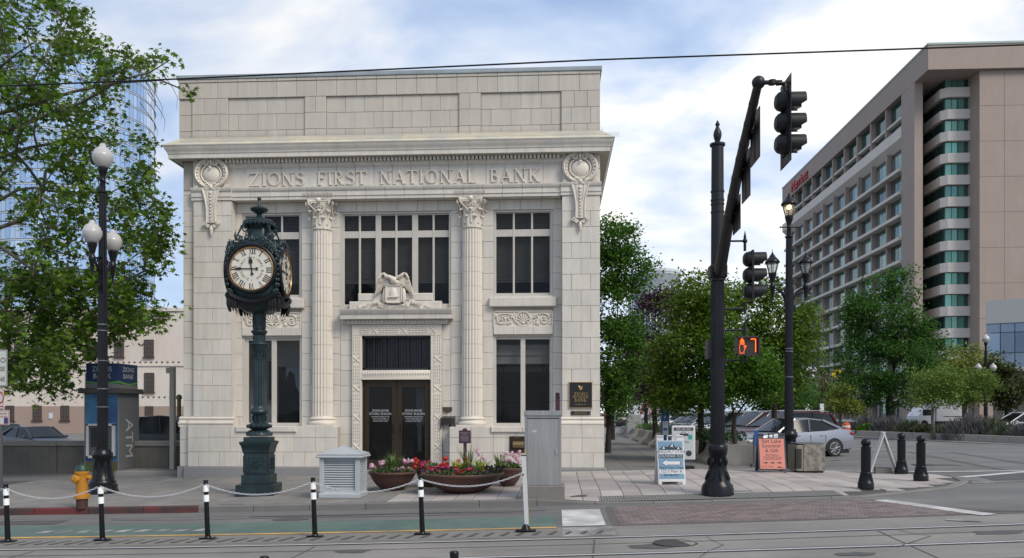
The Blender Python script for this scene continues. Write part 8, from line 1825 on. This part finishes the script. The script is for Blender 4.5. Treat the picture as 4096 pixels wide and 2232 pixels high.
q = MB(); v_, f2 = text_geo('Marriott', 2.7, .12); ym = (hX / ray(1996 * 1.59) + hX / ray(2030 * 1.59)) / 2; q.M = Matrix.Translation((hX - .16, ym, (zb0 + ztp) / 2 - 1.1)) @ Matrix.Rotation(-PI / 2, 4, 'Z') @ FRONT @ Matrix.Diagonal((1.15, 1, 1, 1)); q.add(v_, f2); q.M = None
q.build('sign_letters', mat('sign_letter_red', (.45, .03, .03), .5), ho)
q = MB(); q.box(hX + 1, hX + 8, yB, hY2, 0, 3.5); 
for i in range(16): y = yB + i * 3.8; q.box(hX - .0, hX + .5, y, y + .6, 0, 4.6)
fl(q.build('ground_colonnade', hcm, ho))
# low glazed wing at the right edge
gx_, gy_ = W(2480 * 1.59, 1180, 78)[0], 78.0; gw = thing('glazed_wing', 'low modern building with a glass band at the right picture edge', 'building', (gx_, gy_, 0), 0); zt_g = WZ(2480 * 1.59, 757 * 1.59, gy_); zg1, zg0 = WZ(2480 * 1.59, 815 * 1.59, gy_), WZ(2480 * 1.59, 925 * 1.59, gy_)
gmM = mat('panel_grey_light', (.40, .41, .40), .6, var=.05); q = MB(); q.box(gx_, gx_ + 20, gy_, gy_ + 10, zg1, zt_g); fl(q.build('parapet', gmM, gw)); q = MB(); q.box(gx_ + .3, gx_ + 20, gy_ + .3, gy_ + 10, zg0, zg1); q.build('glazing_core', hfr, gw)
gpn = mat('wing_glass', (.22, .27, .33), .06, .6, var=.1, isl=.25, spec=.8, col2=(.16, .20, .26))
for i in range(11):
    for (a, b) in ((zg0, zg0 + 1.3), (zg0 + 1.36, zg1 - .9), (zg1 - .84, zg1 - .05)): q = MB(); q.box(gx_ + .04 + i * 1.15, gx_ + 1.13 + i * 1.15, gy_ + .1, gy_ + .16, a, b); q.build('glass_panel', gpn, gw)
for i in range(7): q = MB(); q.box(gx_ + .06, gx_ + .12, gy_ + .2 + i * 1.3, gy_ + 1.45 + i * 1.3, zg0, zg1 - .05); q.build('glass_panel', gpn, gw)
q = MB(); q.box(gx_ - .1, gx_ + 20, gy_ - .1, gy_ + 10, zg0 - .35, zg0); q.build('floor_edge', gmM, gw)
for x in (gx_ + 1.4, gx_ + 5, gx_ + 9): q = MB(); q.box(x, x + .9, gy_ + .8, gy_ + 1.6, 0, zg0 - .35); q.build('column', gmM, gw)
q = MB(); q.box(gx_ + .5, gx_ + 20, gy_ + 5, gy_ + 6, 0, zg0 - .3); q.build('rear_wall', hcm, gw)
gw.rotation_euler.z = -.50
# white louvred round structure far off
ax_, _z = W(2622, 1150, 230); ac = thing('round_structure', 'distant round white louvred structure above the trees', 'structure', (ax_, 230, 0)); kd = 230 / 3236; aw = mat('arena_white', (.62, .66, .70), .6); Rz = lambda v: EYE + (1649 - v) * kd; q = MB(); q.lathe([(78 * kd, Rz(1185)), (84 * kd, Rz(1150)), (96 * kd, Rz(1106)), (98 * kd, Rz(1104)), (98 * kd, Rz(1094)), (92 * kd, Rz(1092))], n=48)
L_(ac, 'crown_ring', aw, q, 40); q = MB()
for i in range(16): z = Rz(1180) + (Rz(1110) - Rz(1180)) * i / 16; r = 79 * kd + (97 - 79) * kd * i / 16; q.lathe([(r, z), (r + .25, z + .05), (r + .25, z + .2), (r, z + .25)], n=48)
stuff(L_(ac, 'louvres', mat('arena_louvre', (.50, .55, .60), .6), q, 0)); q = MB(); q.lathe([(100 * kd, Rz(1196)), (112 * kd, Rz(1194)), (112 * kd, Rz(1186)), (80 * kd, Rz(1185))], n=48)
for i in range(30): a = i * 2 * PI / 30; c, s = math.cos(a) * 105 * kd, math.sin(a) * 105 * kd; q.tube([(c, s, 0), (c, s, Rz(1195))], .25, 4)
L_(ac, 'gallery', aw, q, 40); q = MB(); q.lathe([(85 * kd, 0), (85 * kd, Rz(1190))], n=40); L_(ac, 'drum', mat('arena_glass', (.35, .42, .48), .3), q, 60)
# median wall with shrubs on the right
mw = thing('median_wall', 'long low concrete planter wall of the road median with shrubs behind it', 'wall', (17, 47, -.15)); a, b = Vector(G(3400, 1748, zr)[:2]), Vector(G(4400, 1790, zr)[:2]); d_ = (b - a); n = int(d_.length / 1.05); mwc = mat('median_concrete', (.34, .32, .285), .88, var=.12, scale=2, bump=.3, streak=.1); mang = math.atan2(d_.y, d_.x); WA, WB = a.copy(), b.copy()
for i in range(n):
    p = a + d_ * i / n; L1_ = d_.length / n; q = MB(); q.M = Matrix.Translation((p.x, p.y, -.15)) @ Matrix.Rotation(mang, 4, 'Z'); q.bbox(.008, L1_ - .008, 0, .25, 0, .48, .012); fl(q.build('wall_panel', mwc, mw))
q = MB(); q.M = Matrix.Translation((a.x, a.y, -.15)) @ Matrix.Rotation(mang, 4, 'Z'); q.box(0, d_.length, -1.3, 0, -.2, .10); struct(fl(q.build('median_kerb', kgr)))
q = MB(); q.M = Matrix.Translation((a.x, a.y, -.15)) @ Matrix.Rotation(mang, 4, 'Z'); q.box(0, d_.length, .26, 9, -.2, .30); struct(q.build('planting_bed', soil))
def shrub(u, y, r, hgt, m, lab, n=1500, name='shrub', sz=.16, spiky=True):
    tt = (u - 3400) / 1000; y = WA.y * WB.y / (WB.y + (WA.y - WB.y) * tt) + {52: 3.2, 51: 3.0, 50: 2.6, 49: 1.4}.get(y, 1.9 if y < 48.4 else 2.6); x = ray(u) * y; t = thing(name, lab, 'shrub', (x, y, .1), 0, 'shrubs on the road median'); q = MB(); N = n; v = []; f = []
    P = NPR.normal(0, 1, (N, 3)); P /= np.linalg.norm(P, axis=1)[:, None]; P[:, 2] = abs(P[:, 2]); P *= NPR.uniform(.6, 1.05, (N, 1)); P *= np.array([r, r * .8, hgt])
    if spiky:
        for p in P:
            d = Vector((p[0] * .5, p[1] * .5, hgt * .8)).normalized(); p = Vector(p); s_ = Vector((RND.uniform(-1, 1), RND.uniform(-1, 1), 0)).normalized() * .02; L = RND.uniform(.2, .42); i = len(v); v += [p - d * L - s_, p - d * L + s_, p + s_ * .6, p - s_ * .6]; f.append((i, i + 1, i + 2, i + 3))
        q.add(v, f); L_(t, 'foliage', m, q, 0)
    else: leaves('foliage', P, sz, LQ, m, t)
    q = MB()
    for i in range(7): a = i * .9; q.tube([(0, 0, 0), (r * .6 * math.cos(a), r * .5 * math.sin(a), hgt * .6)], .02, 4)
    L_(t, 'stems', barkd, q); return t
lav = mat('lavender_grey', (.115, .12, .11), .8, isl=.3, var=.15, col2=(.12, .105, .13)); lvg = mat('lavender_green', (.075, .10, .05), .8, isl=.3, var=.15, col2=(.10, .12, .07))
for (u, y, r, h2, m_, lab, sp_2) in ((3470, 52, 1.5, 1.3, lav, 'greyish lavender mound directly right of the silver sedan', True), (3560, 51, 1.6, 1.35, lav, 'second greyish lavender mound from the silver sedan', True), (3640, 50, 1.3, 1.1, lvg, 'green-grey mound just left of the box truck', True), (3470, 49, .9, .7, lg, 'low bright green bush against the median wall', False), (3700, 49.5, 1.1, .7, lo_, 'low olive bush in front of the box truck', False), (3790, 49, 1.2, .9, lvg, 'green-grey mound in front of the box truck tail', True), (3880, 49, 1.7, 1.45, lav, 'tall greyish mound below the far street lamp', True), (3960, 48.5, 1.5, 1.3, lvg, 'tall green mound right of the far street lamp', True), (4050, 47.5, 1.3, 1.0, lvg, 'green mound near the right picture edge', True), (3900, 47.5, 1.0, .6, ly, 'low yellow-green bush beside the median wall', False), (4130, 47.5, 1.5, 1.1, lav, 'greyish mound cut by the right picture edge', True)): shrub(u, y, r, h2, m_, lab, 1900, 'lavender_bush' if sp_2 else 'bush', .16, sp_2)
# barriers with planting along the side pavement
bar = mat('barrier_concrete', (.255, .24, .215), .9, var=.2, scale=3, bump=.4, streak=.15, col2=(.21, .20, .18)); ivy = leafmat('ivy_leaf', (.045, .085, .03), (.03, .06, .022))
blab = ['wide concrete planter right of the signal pole base', 'concrete barrier planter behind the blue sandwich board', 'third concrete barrier planter along the side pavement', 'fourth concrete barrier planter along the side pavement', 'fifth concrete barrier planter along the side pavement', 'sixth concrete barrier planter along the side pavement', 'seventh concrete barrier planter, near the bank edge', 'farthest concrete barrier planter down the side pavement']
bys = [25.0, 28.6, 32.2, 35.6, 39.5, 44, 50, 57]
for i, y in enumerate(bys):
    x0 = 4.75 if i else 4.95; w_ = 2.0 if i else 2.75; z = zs(x0, y); t = thing('concrete_planter', blab[i], 'planter', (x0, y, z), 0, 'concrete barrier planters'); Ln = 2.9 if i < 5 else 3.6
    q = MB(); q.add([(-.32, -.05, -.1), (w_, -.05, -.1), (w_, -.05, .08), (w_, 0, .60), (.08, 0, .60), (-.04, -.02, .3), (-.32, -.05, .10)] + [(-.32, Ln, -.1), (w_, Ln, -.1), (w_, Ln, .08), (w_, Ln, .60), (.08, Ln, .60), (-.04, Ln, .3), (-.32, Ln, .10)], [(0, 1, 2, 3, 4, 5, 6), tuple(range(13, 6, -1))] + [((k + 1) % 7, k, k + 7, (k + 1) % 7 + 7) for k in range(7)]); L_(t, 'planter_box', bar, q, 0)
    if i != 0:
        P = np.column_stack([NPR.uniform(.2, w_, 700), NPR.uniform(.15, Ln - .1, 700), .60 + abs(NPR.normal(0, .16, 700))]); leaves('plants', P, .12, LQ, ivy if i % 2 else lg, t)
    else:
        P = np.vstack([np.column_stack([NPR.normal(.1, .22, 500), NPR.uniform(.3, Ln - .1, 500), .62 + abs(NPR.normal(0, .3, 500))]), np.column_stack([NPR.normal(1.6, .2, 200), NPR.uniform(.1, 1.2, 200), .60 + abs(NPR.normal(0, .08, 200))])]); leaves('plants', P, .12, LQ, ivy, t)
x = ray(2660) * 29.5; pym = mat('meter_blue', (.015, .10, .36), .4); pm_t = thing('pay_station', 'blue parking pay station with a white P behind the sandwich boards', 'pay station', (x, 29.5, zs(x, 29.5))); kd = 29.5 / 3236; z1 = EYE - (1635 - 1649) * kd - zs(x, 29.5)
q = MB(); q.bbox(-.14, .14, -.12, .12, 0, z1 - .12, .01); q.add([(-.14, -.12, z1 - .12), (.14, -.12, z1 - .12), (.14, .12, z1 - .05), (-.14, .12, z1 - .05), (0, .0, z1 + .06)], [(0, 1, 4), (1, 2, 4), (2, 3, 4), (3, 0, 4)]); L_(pm_t, 'housing', pym, q, 0); q = MB(); put_text(q, 'P', 0, -.125, z1 - .36, .20, .003); q.box(-.10, .10, -.125, -.12, z1 - .95, z1 - .45); L_(pm_t, 'panel', wpr, q, 0); q = MB(); q.box(-.07, .07, -.13, -.125, z1 - .78, z1 - .70); put_text(q, 'SLC', 0, -.128, z1 - .56, .07, .001); L_(pm_t, 'print', pym, q, 0)
x, y, z = G(3020, 1868, zs); bp = thing('small_blue_sign', 'narrow blue sign on a short grey post left of the salmon board', 'sign', (x, y, z)); kd = y / 3236; q = MB(); q.tube([(-.03, 0, 0), (-.03, 0, .95)], .028, 8); q.bbox(-.12, .12, -.1, .1, -.05, .10, .01); L_(bp, 'post', mat('galvanised', (.12, .12, .13), .5, .5), q, 0); q = MB(); q.bbox(-.02, .10, -.03, .01, .62, 1.08, .006); L_(bp, 'panel', pym, q, 0)
x = ray(2537) * 52; q = MB(); q.bbox(x - .45, x + .45, 52, 52.6, -.1, 1.45, .03); tag(fl(q.build('utility_cabinet', mat('cab_grey', (.32, .33, .33), .5))), 'pale grey utility cabinet between far trunks on the side street', 'cabinet')
x = ray(2608) * 78; yh = thing('mural_panel', 'white panel with red lettering far behind the parked cars', 'billboard', (x, 78, 0)); kd = 78 / 3236; q = MB(); q.bbox(-1.7, 1.7, 0, .15, 0.6, 2.9, .02); L_(yh, 'panel', white, q, 0); q = MB(); put_text(q, 'YOU', 0, -.01, 1.95, .5, .003); put_text(q, 'ARE', 0, -.01, 1.5, .5, .003); put_text(q, 'HERE', 0, -.01, 1.05, .5, .003); q.tube([(1.1 * math.cos(a), -.02, 1.4 + 1.1 * math.sin(a)) for a in [PI * i / 14 for i in range(15)]], .06, 4); L_(yh, 'lettering', mat('sign_red', (.42, .02, .025), .5), q, 0)
# far lamps, beacon, signs, barrel
x = ray(3943) * 58; lamp_post(x, 58, zr(x, 58), 0.0, 'street lamp with three white globes far off in front of the glazed wing', height=7.2)
x = ray(3251) * 112; lamp_post(x, 112, -.1, 0.0, 'farthest street lamp with lit globes left of the beacon', height=6.9)
x = ray(3300) * 76; be = thing('beacon_signal', 'dark square crossing beacon on a mast arm over the far road', 'traffic light', (x, 76, -.1)); Z = lambda v: WZ(3300, v, 76) + .1; q = MB(); q.bbox(-.42, .42, 0, .05, Z(1506), Z(1468), .01); L_(be, 'backplate', irong, q, 0)
q = MB()
for dx, dv in ((-.2, 1479), (.2, 1479), (0, 1496)): q.tube([(dx, -.25, Z(dv)), (dx, 0, Z(dv))], .14, 12)
stuff(L_(be, 'lenses', iron, q, 40)); q = MB(); q.tube([(-2.0, .1, Z(1489)), (1.8, .1, Z(1491)), (5.0, .1, Z(1494)), (5.0, .1, 0)], .07, 8); L_(be, 'mast', irong, q)
x = ray(3349) * 76; ws = thing('warning_sign', 'yellow diamond pedestrian warning sign beside the beacon', 'sign', (x, 75.9, Z(1496) - .1)); q = MB(); q.prism([(0, -.62), (.62, 0), (0, .62), (-.62, 0)], -.02, .0); L_(ws, 'plate', mat('sign_yellow', (.72, .52, .02), .4), q, 0); q = MB(); q.ell((.02, -.03, .28), .07, 8, 5); q.tube([(.0, -.03, .2), (-.02, -.03, -.02), (.12, -.03, -.3)], .05, 5); q.tube([(-.02, -.03, -.02), (-.14, -.03, -.3)], .05, 5); q.tube([(-.18, -.03, .02), (.0, -.03, .14), (.18, -.03, .02)], .035, 5); L_(ws, 'walking_figure', dk, q, 60)
x = ray(3242) * 76; q = MB(); q.bbox(x - .55, x + .55, 75.9, 75.95, WZ(3242, 1486, 76), WZ(3242, 1468, 76), .01); tag(fl(q.build('street_name_sign', wpr)), 'white street name plate left of the beacon', 'sign')
x = ray(3385) * 56; ob_ = thing('traffic_barrel', 'orange and white traffic barrel beyond the silver sedan', 'traffic barrel', (x, 56, -.1)); og = mat('barrel_orange', (.65, .10, .015), .5); q = MB(); q.lathe([(.30, 0), (.28, .3), (.26, .6), (.22, .95), (.1, 1.0)], n=18); L_(ob_, 'body', og, q, 50)
for z in (.35, .68): q = MB(); q.lathe([(.288 - .03 * z, z), (.28 - .03 * z, z + .12)], n=18); L_(ob_, 'white_band', wpr, q, 50)
for u in (3231, 3288):
    x = ray(u) * 50; t = thing('flexible_marker', 'slim white marker panel above the parked cars, ' + ('left one' if u < 3250 else 'right one'), 'marker', (x, 50, -.1)); q = MB(); q.bbox(-.12, .12, 0, .03, WZ(u, 1640, 50), WZ(u, 1615, 50) + .1, .005); L_(t, 'panel', wpr, q, 0); q = MB(); q.bbox(-.1, .1, .01, .03, 1.4, WZ(u, 1640, 50), .005); q.tube([(0, .02, 0), (0, .02, 1.5)], .03, 6); L_(t, 'stake', mat('stake_orange', (.6, .25, .03), .5), q)
# overhead contact wire
q = MB(); pts = [(-60, 11.5, 5.9), (-30, 11.5, 6.2), (-8.2, 11.5, 6.41), (-5.5, 11.5, 6.455), (.6, 11.5, 6.59), (6.4, 11.5, 6.655), (30, 11.5, 6.8), (60, 11.5, 7.0)]; q.tube(pts, .0115, 6); tag(q.build('overhead_wire', iron), 'black overhead wire crossing the whole sky above the bank', 'wire')
# person walking by the bank corner, far down the side street
x = ray(2418) * 80; pe = thing('person', 'person in a dark red top walking away down the side street by the bank edge', 'person', (x, 80, zs(x, 80)))
J = {'pel': (0, 0, .93), 'ch': (.0, .02, 1.28), 'nk': (0, .02, 1.47), 'hd': (0, .0, 1.60), 'tp': (0, 0, 1.70), 'ls': (-.17, .02, 1.40), 'le': (-.24, .03, 1.14), 'lh': (-.22, -.08, .92), 'rs': (.17, .02, 1.40), 're': (.24, .0, 1.14), 'rh': (.24, .10, .92), 'lt': (-.09, 0, .88), 'lk': (-.10, -.10, .50), 'lf': (-.10, -.05, .08), 'lo': (-.10, -.20, .04), 'rt': (.09, 0, .88), 'rk': (.10, .06, .50), 'rf': (.10, .26, .12), 'ro': (.10, .14, .04)}
RR = {'pel': .135, 'ch': .14, 'nk': .055, 'hd': .095, 'tp': .07, 'ls': .06, 'le': .045, 'lh': .035, 'rs': .06, 're': .045, 'rh': .035, 'lt': .09, 'lk': .06, 'lf': .042, 'lo': .04, 'rt': .09, 'rk': .06, 'rf': .042, 'ro': .04}
KJ = list(J); E_ = [('pel', 'ch'), ('ch', 'nk'), ('nk', 'hd'), ('hd', 'tp'), ('ch', 'ls'), ('ls', 'le'), ('le', 'lh'), ('ch', 'rs'), ('rs', 're'), ('re', 'rh'), ('pel', 'lt'), ('lt', 'lk'), ('lk', 'lf'), ('lf', 'lo'), ('pel', 'rt'), ('rt', 'rk'), ('rk', 'rf'), ('rf', 'ro')]
me = bpy.data.meshes.new('body'); me.from_pydata([J[k_] for k_ in KJ], [(KJ.index(a), KJ.index(b)) for a, b in E_], []); o = bpy.data.objects.new('body_t', me); S.collection.objects.link(o); md = o.modifiers.new('s', 'SKIN')
for i, k_ in enumerate(KJ): me.skin_vertices[0].data[i].radius = (RR[k_], RR[k_] * .85); me.skin_vertices[0].data[i].use_root = (k_ == 'pel')
sb = o.modifiers.new('d', 'SUBSURF'); sb.levels = 1; dg = bpy.context.evaluated_depsgraph_get(); nm = bpy.data.meshes.new_from_object(o.evaluated_get(dg)); bpy.data.objects.remove(o)
nm.materials.clear(); nm.materials.append(mat('skin', (.42, .24, .16), .6)); nm.materials.append(mat('red_top', (.10, .015, .03), .8)); nm.materials.append(mat('brown_trousers', (.16, .08, .04), .8))
for p in nm.polygons: z = p.center.z; p.material_index = 1 if .95 < z < 1.46 and abs(p.center.x) < .25 else (2 if z <= .95 and abs(p.center.x) < .18 else 0)
link('body', nm, pe, False); q = MB(); q.ell((0, .02, 1.64), (.11, .11, .11), 10, 7); L_(pe, 'hair', mat('hair_dark', (.02, .015, .012), .7), q, 60)
